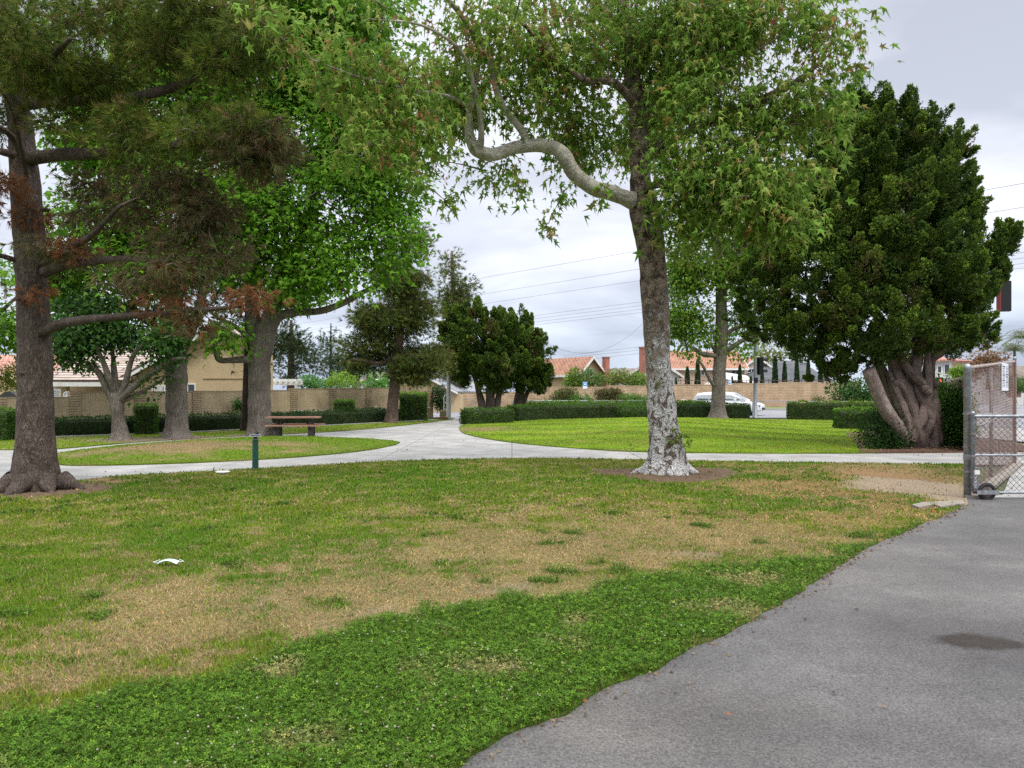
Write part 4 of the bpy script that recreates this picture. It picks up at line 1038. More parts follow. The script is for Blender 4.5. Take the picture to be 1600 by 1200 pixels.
conifer('far dark pine showing in the gap left of the shaggy pine', (560, 610, 95), 552, [.3, .2, .1],
    [B(556, 575, 95, 18, 12), B(570, 590, 95, 22, 12), B(545, 595, 95, 12, 10)], 170, [(2, (.04, .065, .035)), (1, (.06, .08, .04))], 65, csize=.55, length=.5, ntw=30)
conifer('dark bushy evergreen behind the wall beyond the shaggy pine trunk', (640, 612, 70), 540, [.3, .2, .1],
    [B(640, 575, 70, 28, 15), B(680, 585, 70, 22, 14), B(600, 580, 70, 22, 15)], 200, [(2, (.04, .07, .03)), (1, (.07, .09, .035))], 66, csize=.4, length=.35, ntw=30)

# ============ junipers ============
jcol = [(3, (.038, .076, .016)), (2.4, (.058, .104, .018)), (.8, (.09, .138, .022)), (.55, (.14, .10, .045))]
def juniper_crown(plumes, parent, origin, seed, ssize=.115, cols=jcol, dens=1.0, lean=(0, 0, 1), tsz=1.0, ycol=(.145, .225, .028)):
    """plumes: (centre, radii) masses; each breaks up into flame-shaped tufts of sprigs"""
    q = np.random.RandomState(seed); g = Geo()
    for c, r, w in plumes:
        c = np.array(c); r = np.array(r); area = (r[0] * r[1] * r[2]) ** (2 / 3)
        nt_ = int(15 * area * w * dens) + 4
        d = norm(q.normal(0, 1, (nt_, 3))); rr = np.where(q.rand(nt_) < .8, q.uniform(.72, .95, nt_), q.uniform(.2, .7, nt_))
        tc_ = c + d * r * rr[:, None]
        kk = fbm(tc_, .95, 2, 99) > .33; tc_, d = tc_[kk], d[kk]; nt_ = len(tc_)
        if nt_ < 2: continue
        ax = norm(d * np.array((1, 1, .55)) * .7 + np.array(lean) + q.normal(0, .3, (nt_, 3)))
        th = (.3 + 1.0 * q.rand(nt_) ** 1.7) * (.6 + .35 * min(1.2, area ** .5)) * tsz
        per = 210; n = nt_ * per
        s = q.rand(n) ** .85; A = np.repeat(ax, per, 0); H = np.repeat(th, per); Cc = np.repeat(tc_, per, 0)
        prof = np.clip(1 - s, 0, 1) ** .75 * 1.1 * np.clip(s * 4 + .35, 0, 1)
        o = norm(np.cross(A, q.normal(0, 1, (n, 3))))
        fold = 1 + .35 * (vnoise(o * 1.7 + A * (s * H)[:, None] * 3 + Cc, 1.6, seed) - .5) * 2
        pos = Cc + A * ((s - .35) * H)[:, None] + o * (H * .30 * prof * fold * q.uniform(.6, 1.08, n))[:, None]
        tip = o * .45 + A * 1.0 + q.normal(0, .22, (n, 3))
        young = (np.repeat(q.rand(nt_), per) * .6 + s * .8 + q.normal(0, .25, n)) > .98
        col = np.repeat(tone(cols, nt_, q, .15), per, 0) * .6 + tone(cols, n, q, .25) * .4
        col = np.where(young[:, None], np.array(ycol) * q.uniform(.7, 1.2, (n, 1)), col)
        scatter(g, SPRAY[0], SPRAY[1], pos, tip, q.normal(0, 1, (n, 3)), ssize * q.uniform(.7, 1.3, n), col)
    g.build('crown', MATS['scale_leaf'], parent, origin)
JB = Vector((11.55, 21.9, .05))
jun = thing('juniper_tree', 'huge dark juniper with gnarled many-stranded trunk and a sawn-off left limb, in a mulch bed', 'tree', JB)
jbark = bark('juniper_bark', (.11, .078, .064), (.36, .275, .235), vs=5, st=(2.6, 2.6, .18), bump=.035, edge=.3, ns=2.2)
g = Geo(); Y = 21.9
strands = [([(1420, 706, 21.6), (1415, 680, 21.5), (1405, 655, 21.6), (1398, 635, 21.7), (1385, 600, 21.9), (1372, 560, 22)], [.30, .24, .22, .20, .18, .12]),
    ([(1437, 708, 21.5), (1432, 680, 21.4), (1425, 650, 21.5), (1415, 615, 21.6), (1400, 585, 21.7), (1395, 550, 21.8), (1390, 520, 21.9)], [.32, .26, .24, .22, .17, .14]),
    ([(1455, 706, 21.7), (1458, 680, 21.6), (1452, 650, 21.5), (1438, 620, 21.6), (1430, 590, 21.7), (1432, 560, 21.8), (1440, 520, 21.9)], [.30, .26, .24, .22, .20, .13]),
    ([(1466, 704, 22), (1462, 670, 21.9), (1456, 630, 21.8), (1452, 600, 21.8), (1452, 570, 21.9), (1460, 530, 22), (1470, 490, 22)], [.25, .23, .2, .18, .16, .10]),
    ([(1447, 706, 22.3), (1445, 660, 22.3), (1420, 610, 22.3), (1405, 580, 22.4), (1380, 540, 22.5)], [.35, .3, .24, .2, .1]),
    ([(1442, 600, 21.4), (1432, 592, 21.3), (1420, 578, 21.4), (1408, 555, 21.5), (1400, 530, 21.6)], [.13, .11, .10, .09]),
    ([(1448, 640, 21.6), (1450, 610, 21.5), (1450, 580, 21.6), (1448, 540, 21.7)], [.16, .14, .12, .08]),
    ([(1425, 690, 21.3), (1440, 655, 21.35), (1445, 620, 21.5), (1440, 590, 21.6)], [.15, .15, .13, .08]),
    ([(1412, 700, 21.5), (1418, 665, 21.3), (1408, 635, 21.4), (1396, 605, 21.5), (1388, 580, 21.6)], [.17, .16, .14, .08]),
    ([(1458, 560, 21.9), (1475, 548, 21.6), (1490, 535, 21.4), (1510, 520, 21.4)], [.13, .1, .06]),
    ([(1440, 520, 21.9), (1440, 420, 22), (1420, 320, 22), (1400, 220, 22)], [.2, .15, .1, .05]), ([(1390, 520, 22), (1340, 440, 22), (1300, 340, 22), (1300, 240, 22)], [.16, .12, .08, .04]),
    ([(1470, 490, 22), (1500, 430, 22), (1490, 350, 22)], [.12, .09, .04]), ([(1380, 540, 22.4), (1300, 500, 22.4), (1220, 470, 22.4)], [.14, .1, .04]), ([(1440, 690, 21.5), (1455, 660, 21.35), (1462, 625, 21.5)], [.14, .13, .09])]
for j, (pts, rr) in enumerate(strands):
    path = catmull([P(*p) for p in pts], 6); g.vf(tube(path, np.array(rr) * .86, 18, .22, 70 + j, freq=4, lobes=5, flute=.16, twist=1.5), smooth=True)
g.vf(lathe([(.36, -.1), (.36, .05), (.28, .25), (.2, .5)], 20, (11.6, 22.0, 0.0)), smooth=True)
for cxp in ((1399, 598, 21.45), (1450, 612, 21.3), (1445, 606, 21.3), (1462, 600, 21.6)):
    g.vf(lathe([(.02, -.10), (.09, -.07), (.11, 0), (.09, .07), (.02, .09)], 10, P(*cxp)), smooth=True)
g.build('trunk', jbark, jun, JB)
g = Geo(); path = catmull([P(1412, 690, 21.4), P(1404, 668, 21.2), P(1390, 650, 21.1), P(1378, 628, 21.0), P(1368, 605, 20.9), P(1357, 578, 20.8)], 6)
g.vf(tube(path, [.17, .17, .18, .175, .175, .175], 22, .12, 8, freq=4), smooth=True)
g.build('limb', bark('pale_juniper_bark', (.17, .12, .10), (.46, .37, .33), vs=5, st=(2, 2, .5), bump=.02, edge=.15, ns=3), jun, JB)
jb = [B(1400, 215, 22, 72, 50), B(1350, 195, 22.2, 45, 36), B(1455, 245, 22, 52, 50), B(1370, 260, 21.6, 75, 60), B(1300, 230, 22.4, 55, 60), B(1460, 310, 21.8, 62, 65), B(1400, 350, 21.2, 80, 70), B(1310, 330, 21.8, 75, 65), B(1490, 375, 22, 34, 70), B(1250, 400, 22, 75, 60), B(1200, 470, 22.2, 50, 50),
      B(1340, 420, 21.2, 75, 60), B(1430, 440, 21, 65, 60), B(1490, 470, 21.5, 52, 60), B(1280, 490, 21.5, 75, 48), B(1360, 500, 20.9, 75, 50), B(1450, 510, 21.2, 70, 36), B(1518, 500, 21.5, 26, 36), B(1525, 525, 21.4, 22, 14, .7), B(1230, 520, 22, 60, 35), B(1300, 550, 21.6, 55, 32), B(1350, 555, 21.5, 40, 22), B(1400, 540, 21.6, 40, 22), B(1170, 440, 22.4, 28, 30), B(1320, 280, 23.5, 80, 90), B(1440, 400, 23.5, 90, 110), B(1220, 350, 22.6, 45, 50), B(1480, 280, 22.2, 28, 40), B(1500, 240, 22.2, 10, 14, .3), B(1480, 540, 21.6, 40, 14, .7), B(1330, 158, 22.3, 10, 10, .3), B(1425, 175, 22.2, 10, 10, .3), B(1495, 430, 21.0, 35, 45), B(1300, 585, 21.8, 40, 12, .6), B(1385, 380, 20.6, 35, 50, .6), B(1475, 405, 20.7, 22, 55, .5), B(1330, 480, 20.6, 30, 40, .5), B(1480, 235, 22, 30, 35, None, .6), B(1495, 325, 22, 26, 38, None, .7), B(1330, 200, 22, 50, 50, None, .7), B(1250, 300, 22.4, 45, 50)]
juniper_crown(jb, jun, JB, 81, dens=2.7, lean=(0, 0, .7))
# separate leaning sprig on the right side of the same tree
g = Geo(); g.vf(tube(catmull([P(1505, 520, 21.6), P(1530, 490, 21.7), P(1548, 460, 21.8), P(1560, 420, 21.8), P(1568, 380, 21.8)], 5), [.07, .055, .045, .03], 8, .1, 3), smooth=True)
g.build('side_branch', jbark, jun, JB)
q_ = [B(1565, 385, 21.8, 17, 25), B(1568, 360, 21.8, 9, 14, .25), B(1558, 430, 21.8, 15, 22), B(1576, 375, 21.8, 10, 14, .3), B(1545, 462, 21.8, 10, 14, .3), B(1555, 405, 21.8, 14, 20)]
juniper_crown(q_, jun, JB, 82, dens=5.0, tsz=.8)

# junipers mid-distance, in a clump behind the hedge
for lab, bx, trunks, bl2, sd_ in (
    ('left one of the wind-swept dark junipers behind the hedge end, by the lamp post', 755, [([(755, 645, 43), (750, 620, 43), (745, 600, 43), (735, 570, 43)], [.22, .2, .15, .1]), ([(768, 645, 43), (766, 615, 43), (768, 590, 43), (770, 540, 43)], [.3, .26, .22, .1]), ([(775, 645, 43), (780, 615, 43), (788, 590, 43)], [.2, .17, .1])],
        [B(735, 500, 43, 38, 28), B(715, 510, 43, 22, 25), B(760, 520, 43, 45, 40), B(730, 560, 43, 38, 40), B(775, 570, 43, 50, 30), B(720, 535, 43, 25, 30), B(745, 590, 43, 32, 18), B(790, 535, 43, 30, 40), B(705, 500, 43, 10, 18, .6), B(800, 590, 43, 40, 18), B(745, 540, 42, 45, 45), B(770, 560, 42, 45, 40), B(735, 598, 42.5, 22, 12), B(775, 600, 42.5, 30, 14), B(700, 515, 43, 10, 20, .6)], 83),
    ('right one of the wind-swept dark junipers behind the hedge, beside the tan gabled house', 812, [([(808, 645, 44.5), (811, 620, 44.5), (815, 595, 44.5), (820, 560, 44.5)], [.3, .27, .24, .1]), ([(815, 640, 44.5), (825, 612, 44.5), (840, 595, 44.5)], [.14, .12, .07])],
        [B(795, 500, 44.5, 18, 22), B(810, 520, 44.5, 28, 30), B(830, 550, 44.5, 32, 35), B(815, 580, 44.5, 40, 26), B(845, 580, 44.5, 22, 24), B(845, 600, 44.5, 20, 14), B(822, 515, 44.5, 8, 15, .4), B(836, 530, 44.5, 10, 12, .4), B(858, 575, 44.5, 8, 10, .4), B(800, 600, 44.5, 30, 12), B(820, 560, 43.5, 38, 40), B(835, 605, 44, 24, 12), B(805, 540, 43.5, 25, 35), B(812, 600, 44, 30, 12)], 84)):
    o = Vector((P(bx, 640, 43.5)[0], 43.5, 0)); t = thing('juniper_tree', lab, 'tree', o, group='wind-swept junipers behind the hedge')
    gl, nodes = limbs_geo(trunks, sd_, 12, .2); gl.build('trunk', bark('juniper_bark_%d' % sd_, (.10, .075, .06), (.30, .25, .21), vs=4, st=(2, 2, .2), bump=.04, edge=.3, ns=2), t, o)
    juniper_crown(bl2, t, o, sd_, ssize=.16, dens=1.35, lean=(-.45, -.1, .8))

# sycamore at the far side of the bright lawn
Y = 45
broad_tree('leafy grey-barked sycamore at the far edge of the bright lawn, before the white car', (1122, 654, Y),
    [(1122, 656, Y), (1122, 640, Y), (1123, 600, Y), (1125, 560, Y), (1128, 520, Y), (1127, 480, Y), (1126, 440, Y), (1122, 400, Y), (1115, 350, Y), (1110, 310, Y)],
    [.55, .42, .38, .37, .38, .32, .28, .24, .15, .08],
    [([(1126, 548, Y), (1140, 545, 44.8), (1160, 532, 44.5), (1180, 525, 44.2), (1205, 512, 44)], [.19, .16, .13, .08, .05]),
     ([(1128, 530, Y), (1145, 515, 44.8), (1165, 508, 44.6), (1180, 500, 44.4)], [.15, .12, .07]),
     ([(1124, 556, Y), (1110, 555, 44.7), (1095, 552, 44.5), (1085, 545, 44.4), (1075, 540, 44.3)], [.14, .15, .12, .06]),
     ([(1118, 552, Y), (1112, 540, 44.7), (1100, 540, 44.5)], [.1, .08, .05]), ([(1120, 608, 45), (1110, 595, 44.7), (1100, 575, 44.4), (1090, 560, 44.2)], [.12, .1, .08, .05]),
     ([(1124, 440, Y), (1135, 410, 45), (1150, 370, 45)], [.14, .1, .05])],
    [B(1075, 400, Y, 35, 30), B(1060, 440, Y, 32, 30), B(1085, 470, Y, 35, 32), B(1060, 500, Y, 28, 25), B(1100, 430, Y, 35, 40), B(1150, 450, Y, 28, 35), B(1090, 520, Y, 32, 18), B(1160, 500, Y, 22, 22, None, .7), B(1140, 400, Y, 40, 30), B(1180, 400, Y, 35, 30), B(1110, 360, Y, 60, 30), B(1220, 380, Y, 45, 40), B(1250, 340, Y, 40, 40), B(1150, 545, Y, 25, 10, 1, .5), B(1090, 545, 44.3, 35, 10, .7, .6), B(1055, 480, 44.2, 15, 20, .7, .5), B(1075, 560, 44.2, 20, 8, .5, .4), B(1180, 460, Y, 20, 30, None, .6), B(1205, 420, 45, 30, 30)],
    1700, [(4, (.125, .245, .022)), (3, (.085, .185, .018)), (2, (.19, .31, .03)), (.7, (.22, .20, .05))], 55, per=17, lsize=.25, csize=.42, tw=170)
broad_tree('yellow-green tree behind the traffic signal head, above the grey roof', (1225, 612, 95), [(1225, 612, 95), (1222, 580, 95), (1218, 550, 95)], [.35, .25, .1], [([(1222, 585, 95), (1240, 560, 95)], [.2, .08]), ([(1222, 585, 95), (1205, 560, 95)], [.2, .08])],
    [B(1215, 545, 95, 28, 22), B(1240, 555, 95, 22, 14), B(1205, 570, 95, 16, 22), B(1195, 540, 95, 15, 18)], 230, [(2, (.20, .22, .05)), (2, (.13, .17, .04)), (1, (.25, .24, .08))], 56, per=12, lsize=.4, csize=.6, tw=40)
broad_tree('rusty brown-leaved tree beyond the chain-link fence', (1545, 600, 95), [(1545, 608, 95), (1545, 590, 95), (1543, 570, 95)], [.3, .25, .1], [],
    [B(1530, 567, 95, 20, 15), B(1550, 560, 95, 18, 12), B(1515, 578, 95, 14, 12)], 150, [(2, (.20, .10, .055)), (1, (.26, .15, .07)), (.5, (.16, .16, .05))], 57, per=12, lsize=.4, csize=.55, tw=20, name='brown_leaved_tree')
for lab, px_2, py_2, Yp, sd_ in (('slender palm with pale feathery fronds at the far right edge', 1585, 545, 100, 5), ('stouter palm half out of frame at the far right edge', 1603, 525, 90, 6)):
    o = Vector((P(px_2, 612, Yp)[0], Yp, 0)); t = thing('palm_tree', lab, 'tree', o); q = np.random.RandomState(sd_)
    top = np.array(P(px_2, py_2, Yp)); Geo().vf(tube([o, (o.x + .1, o.y, top[2] * .5), top], [.22, .17, .15], 10, .1, 2), smooth=True).build('trunk', far_bark, t, o)
    g = Geo()
    for k in range(22):
        a = q.uniform(0, 6.28); el = q.uniform(-.2, 1.1); L = q.uniform(1.8, 2.6)
        path = catmull([top, top + np.array([math.cos(a) * L * .5, math.sin(a) * L * .5, math.sin(el) * L * .5]), top + np.array([math.cos(a) * L, math.sin(a) * L, math.sin(el) * L * .5 - .8])], 8)
        g.vf(tube(path, [.04, .01], 4, cap=False), mat=0)
        n = 60; s = q.rand(n); pos = path[(s * (len(path) - 1)).astype(int)]; sd2 = np.where(q.rand(n) < .5, 1, -1)[:, None]
        side = np.cross(np.gradient(path, axis=0)[(s * (len(path) - 1)).astype(int)], (0, 0, 1)); tip = norm(side) * sd2 + norm(path[-1] - path[0]) * .5; tip[:, 2] -= .35
        scatter(g, OVAL * np.array((.16, 1, 1)), OVALF, pos, tip, np.tile((0, 0, 1.), (n, 1)) + q.normal(0, .2, (n, 3)), np.full(n, .75), tone([(1, (.16, .22, .09)), (1, (.22, .26, .12))], n, q), mat=1)
    g.build('fronds', [TWIG, MATS['leaf']], t, o)

# cypresses in a row behind the block wall
proto = None
cx = [(1056, 592, 604), (1074, 576, 604), (1090, 565, 604), (1144, 590, 604), (1156, 572, 603), (1173, 590, 602), (1191, 580, 601), (1211, 560, 600), (1226, 568, 600), (1245, 562, 600), (1263, 563, 600), (1282, 570, 600)]
ordn = ['first', 'second', 'third', 'fourth', 'fifth', 'sixth', 'seventh', 'eighth', 'ninth', 'tenth', 'eleventh', 'twelfth']
q = np.random.RandomState(12)
for i, (px, top, bot) in enumerate(cx):
    Yc = 79; x = P(px, 600, Yc)[0]; zt = P(px, top, Yc)[2]; z0 = 1.4
    lab = ('short' if top > 585 else 'tall') + ' narrow cypress behind the tan wall, %s from the left of the row' % ordn[i]
    if i in (7,): 
        pass
    if proto is None:
        o = thing('cypress_tree', lab, 'tree', (x, Yc, 0), group='narrow cypresses in a row behind the block wall')
        g = Geo(); Hh = 4.0; n = 1500; s = q.rand(n) ** .9; a = q.rand(n) * 6.28; rr = .50 * np.clip(1 - s, 0, 1) ** .6 * (.55 + 1.0 * np.minimum(s * 5, 1) * .45)
        pos = np.column_stack([np.cos(a) * rr, np.sin(a) * rr, .3 + s * (Hh - .3)]); tip = np.column_stack([np.cos(a) * .5, np.sin(a) * .5, np.ones(n)])
        scatter(g, SPRAY[0], SPRAY[1], pos, tip, q.normal(0, 1, (n, 3)), .30 * q.uniform(.6, 1.2, n), tone([(2, (.035, .07, .03)), (1, (.06, .10, .04))], n, q))
        g.build('crown', MATS['scale_leaf'], o)
        Geo().vf(tube([(0, 0, -.1), (0, 0, 3.0)], [.09, .03], 8)).build('trunk', dark_bark, o)
        proto = o
    else: o = dup(proto, (x, Yc, 0), q.uniform(0, 6), lab)
    o.scale = ((.42 if top > 585 else .6) * q.uniform(.85, 1.15),) * 2 + (zt / 4.0,)

# ============ shrubs and hedges ============
HEDGE = [(3, (.045, .115, .014)), (2, (.075, .17, .018)), (1, (.13, .24, .026)), (.5, (.02, .05, .008))]
def foliage_box(name, label, cat, path, half, h, seed, cols=HEDGE, lsize=.06, dens=420, rough=.06, group=None, topcol=None, z0=0, round_=.12, part=False, topw=1):
    """clipped hedge or block along a ground path: dark inner body closed by many small leaves"""
    q = np.random.RandomState(seed); path = np.array(path, float)
    L = np.linalg.norm(np.diff(path, axis=0), axis=1); tot = L.sum(); cs = np.concatenate([[0], np.cumsum(L)])
    def at(s): return np.column_stack([np.interp(s, cs, path[:, 0]), np.interp(s, cs, path[:, 1])])
    def nr(s):
        a = at(np.clip(s - .1, 0, tot)); b = at(np.clip(s + .1, 0, tot)); d = norm(b - a); return np.column_stack([-d[:, 1], d[:, 0]]), d
    g = Geo()
    # body
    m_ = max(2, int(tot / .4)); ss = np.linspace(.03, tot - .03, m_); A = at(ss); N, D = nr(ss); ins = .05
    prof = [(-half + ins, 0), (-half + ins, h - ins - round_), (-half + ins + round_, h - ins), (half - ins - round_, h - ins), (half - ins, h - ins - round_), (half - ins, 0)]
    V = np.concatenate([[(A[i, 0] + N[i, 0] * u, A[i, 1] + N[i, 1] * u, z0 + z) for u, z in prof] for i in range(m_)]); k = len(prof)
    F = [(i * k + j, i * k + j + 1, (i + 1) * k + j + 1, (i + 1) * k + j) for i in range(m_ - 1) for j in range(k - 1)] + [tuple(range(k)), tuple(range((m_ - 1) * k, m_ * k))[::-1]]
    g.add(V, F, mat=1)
    peri = 2 * h + 2 * half; n = int(dens * peri * tot); s = q.rand(n) * tot; u = q.rand(n) * peri
    side = np.where(u < h, 0, np.where(u < h + 2 * half, 1, 2)); off = np.where(side == 0, -half, np.where(side == 1, u - h - half, half)); z = np.where(side == 0, u, np.where(side == 1, h, u - h - 2 * half))
    out_ = np.where(side[:, None] == 1, np.array([[0, 1.]]), np.where(side[:, None] == 0, np.array([[-1., .15]]), np.array([[1., .15]])))
    ne = int(dens * 2 * half * h * 2 / 1); 
    c0 = np.abs(off) > half - round_; 
    z = np.where(c0 & (z > h - round_), z - (z - (h - round_)) * .3, z)
    A = at(s); N, D = nr(s)
    nz = (fbm(np.column_stack([A * 1.0, z]), 2.6, 3, seed) - .5) * rough * 4.5 + q.normal(0, .022, n) + np.where(q.rand(n) < .06, q.uniform(0, .09, n), 0)
    pos = np.column_stack([A + N * (off + out_[:, 0] * nz)[:, None], z0 + z + out_[:, 1] * nz])
    ndir = np.column_stack([N * out_[:, :1], out_[:, 1]])
    # ends
    if ne:
        for e_, sg in ((0, -1), (tot, 1)):
            uu = q.uniform(-half, half, ne); zz = q.uniform(0, h, ne); A2 = at(np.full(ne, float(e_))); N2, D2 = nr(np.full(ne, float(e_)))
            bulge = (fbm(np.column_stack([uu, zz, zz * 0 + e_]), 2.2, 3, seed) - .5) * rough * 3
            pos = np.concatenate([pos, np.column_stack([A2 + N2 * uu[:, None] + D2 * (sg * bulge)[:, None], z0 + zz])]); ndir = np.concatenate([ndir, np.column_stack([D2 * sg, np.full(ne, .15)])])
    kp = (fbm(pos, 3.2, 3, seed + 5) < .60) | (q.rand(len(pos)) < .3); pos, ndir = pos[kp], ndir[kp]
    n = len(pos); z_ = (pos[:, 2] - z0) / h
    tip = ndir * .5 + q.normal(0, .7, (n, 3)); tip[:, 2] += .35
    col = tone(cols, n, q, .25)
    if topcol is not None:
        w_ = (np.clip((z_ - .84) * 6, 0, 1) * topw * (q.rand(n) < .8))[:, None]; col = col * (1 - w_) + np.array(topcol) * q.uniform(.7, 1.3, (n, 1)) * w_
    scatter(g, OVAL, OVALF, pos, tip, ndir + q.normal(0, .5, (n, 3)), lsize * q.uniform(.7, 1.4, n), col)
    ctr = at(np.array([tot / 2]))[0]
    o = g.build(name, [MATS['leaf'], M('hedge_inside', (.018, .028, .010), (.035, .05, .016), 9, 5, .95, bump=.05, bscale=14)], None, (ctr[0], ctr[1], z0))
    return tag(o, label, cat, group)
NEWG = (.15, .27, .04)
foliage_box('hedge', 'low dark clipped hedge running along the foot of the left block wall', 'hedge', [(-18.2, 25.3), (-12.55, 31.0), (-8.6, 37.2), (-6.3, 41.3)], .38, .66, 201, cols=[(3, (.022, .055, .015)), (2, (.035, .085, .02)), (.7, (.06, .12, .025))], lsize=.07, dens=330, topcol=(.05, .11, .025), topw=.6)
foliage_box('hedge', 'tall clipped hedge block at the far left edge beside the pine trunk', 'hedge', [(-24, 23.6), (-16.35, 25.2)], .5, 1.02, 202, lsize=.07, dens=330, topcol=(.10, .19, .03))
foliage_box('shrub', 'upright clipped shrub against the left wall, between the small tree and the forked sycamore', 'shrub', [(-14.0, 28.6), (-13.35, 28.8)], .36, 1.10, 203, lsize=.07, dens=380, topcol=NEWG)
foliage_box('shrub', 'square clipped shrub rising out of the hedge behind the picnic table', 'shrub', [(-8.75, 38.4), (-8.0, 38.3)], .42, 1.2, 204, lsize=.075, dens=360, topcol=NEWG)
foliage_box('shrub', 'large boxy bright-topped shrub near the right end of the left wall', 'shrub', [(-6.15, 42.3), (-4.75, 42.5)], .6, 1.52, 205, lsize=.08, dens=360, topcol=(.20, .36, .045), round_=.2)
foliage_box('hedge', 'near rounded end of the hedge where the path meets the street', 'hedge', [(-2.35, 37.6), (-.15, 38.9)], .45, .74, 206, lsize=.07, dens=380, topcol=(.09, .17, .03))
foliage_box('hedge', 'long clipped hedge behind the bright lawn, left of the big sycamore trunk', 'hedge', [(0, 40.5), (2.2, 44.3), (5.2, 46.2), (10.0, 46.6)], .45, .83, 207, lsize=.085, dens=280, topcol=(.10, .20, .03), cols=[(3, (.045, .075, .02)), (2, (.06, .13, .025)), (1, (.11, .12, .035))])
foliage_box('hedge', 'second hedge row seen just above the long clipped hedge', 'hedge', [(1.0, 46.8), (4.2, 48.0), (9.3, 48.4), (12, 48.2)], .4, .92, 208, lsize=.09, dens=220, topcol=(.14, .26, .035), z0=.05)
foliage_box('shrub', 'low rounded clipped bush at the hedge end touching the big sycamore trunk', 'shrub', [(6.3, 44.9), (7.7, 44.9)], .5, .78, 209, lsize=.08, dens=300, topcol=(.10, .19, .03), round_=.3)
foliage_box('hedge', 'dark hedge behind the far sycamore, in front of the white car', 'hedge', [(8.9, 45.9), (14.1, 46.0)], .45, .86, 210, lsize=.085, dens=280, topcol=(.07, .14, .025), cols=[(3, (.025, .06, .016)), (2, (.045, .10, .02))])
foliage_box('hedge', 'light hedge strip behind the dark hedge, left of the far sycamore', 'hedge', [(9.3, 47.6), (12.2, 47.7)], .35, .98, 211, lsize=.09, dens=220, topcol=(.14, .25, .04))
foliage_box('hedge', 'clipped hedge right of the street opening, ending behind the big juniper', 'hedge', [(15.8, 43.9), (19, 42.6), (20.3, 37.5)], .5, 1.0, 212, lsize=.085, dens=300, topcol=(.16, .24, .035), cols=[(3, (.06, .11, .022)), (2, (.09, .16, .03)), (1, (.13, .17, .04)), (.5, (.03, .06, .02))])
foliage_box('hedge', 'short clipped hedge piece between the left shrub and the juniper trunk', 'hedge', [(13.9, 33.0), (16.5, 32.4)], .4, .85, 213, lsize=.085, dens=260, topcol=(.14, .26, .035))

def shrub(label, blobs, ncl, per, lsize, cols, seed, csize=.1, name='shrub', tmpl=(OVAL, OVALF), base=None, stemr=.03, droop=0, shell=.8, mat=None, cat='shrub', group=None):
    c = blobs[0][0]; o = Vector(base if base else (c[0], c[1], 0)); t = thing(name, label, cat, o, group=group)
    q = np.random.RandomState(seed)
    leafy_crown('foliage', blobs, ncl, per, csize, lsize, cols, t, o, seed, tmpl, droop, shell, mat=mat, limbs=[np.array([(o.x + q.uniform(-.1, .1), o.y, o.z + k * .12) for k in range(4)])], tw=25, r0=stemr, maxd=8)
    return t
DK = [(3, (.022, .055, .014)), (2, (.035, .085, .018)), (1, (.055, .12, .022))]
shrub('dark rounded shrub left of the juniper trunk, at the corner of the bright lawn', [B(1382, 668, 21.6, 32, 30), B(1368, 682, 21.2, 22, 20), B(1400, 655, 22, 25, 30), B(1395, 690, 21.3, 25, 14)], 650, 10, .085, DK, 221, csize=.11)
shrub('bright green leafy shrub between the juniper trunk and the gate post', [B(1483, 655, 22.2, 30, 42), B(1492, 625, 22.4, 18, 26), B(1470, 620, 22.6, 12, 22), B(1485, 682, 21.9, 30, 20), B(1497, 660, 22, 16, 40)], 1100, 10, .095, [(3, (.045, .125, .02)), (2, (.08, .20, .028)), (1, (.15, .28, .045)), (.6, (.02, .06, .015))], 222, csize=.11)
shrub('ivy-like dark shrub covering the end of the tan wall, behind the right hedge', [B(1320, 612, 50, 20, 16, 1), B(1350, 610, 50, 25, 18, 1), B(1335, 625, 50, 30, 10, 1), B(1375, 620, 50, 18, 18, 1)], 420, 10, .2, [(2, (.03, .085, .02)), (1.5, (.06, .15, .03)), (1, (.10, .21, .045))], 223, csize=.22)
shrub('small domed grey-green bush peeping over the right hedge', [B(1278, 627, 49, 10, 6)], 70, 10, .1, [(1, (.10, .13, .04)), (1, (.15, .16, .06))], 224)
shrub('boxy reddish-brown bush with a flat top, by the tan wall across the street', [B(950, 618, 68, 15, 7, .8), B(962, 618, 68, 10, 7, .8), B(937, 619, 68, 8, 7, .8), B(950, 613, 68, 17, 3, .7)], 300, 10, .17, [(2, (.10, .085, .035)), (1.5, (.07, .09, .03)), (1, (.15, .11, .045))], 225, csize=.18, base=(8.5, 68, .1))
shrub('round brown and green bush beside the blue sign across the street', [B(882, 618, 68, 15, 10, 1), B(875, 622, 68, 12, 7, .8), B(893, 615, 68, 8, 7, .8)], 260, 10, .17, [(2, (.09, .07, .03)), (1.5, (.08, .12, .03)), (1, (.14, .20, .045))], 226, csize=.18)
shrub('low green bush under the blue sign', [B(912, 624, 67, 13, 4, .7), B(898, 624, 67, 8, 4, .6)], 160, 10, .15, [(1, (.07, .16, .03)), (1, (.12, .24, .04))], 227, csize=.15)
shrub('low green bush row right of the boxy brown bush', [B(985, 622, 67, 18, 4, .7), B(1003, 624, 67, 10, 3, .6)], 170, 10, .15, [(1, (.07, .16, .03)), (1, (.12, .24, .04))], 228, csize=.15)
shrub('sparse dry shrub at the foot of the wall under the right juniper', [B(845, 627, 68, 9, 5, .6), B(862, 626, 68, 8, 5, .6)], 60, 8, .15, [(1, (.11, .12, .05)), (1, (.17, .15, .08))], 229, csize=.2)
YG = [(2, (.15, .26, .04)), (2, (.10, .20, .03)), (1, (.24, .33, .05))]
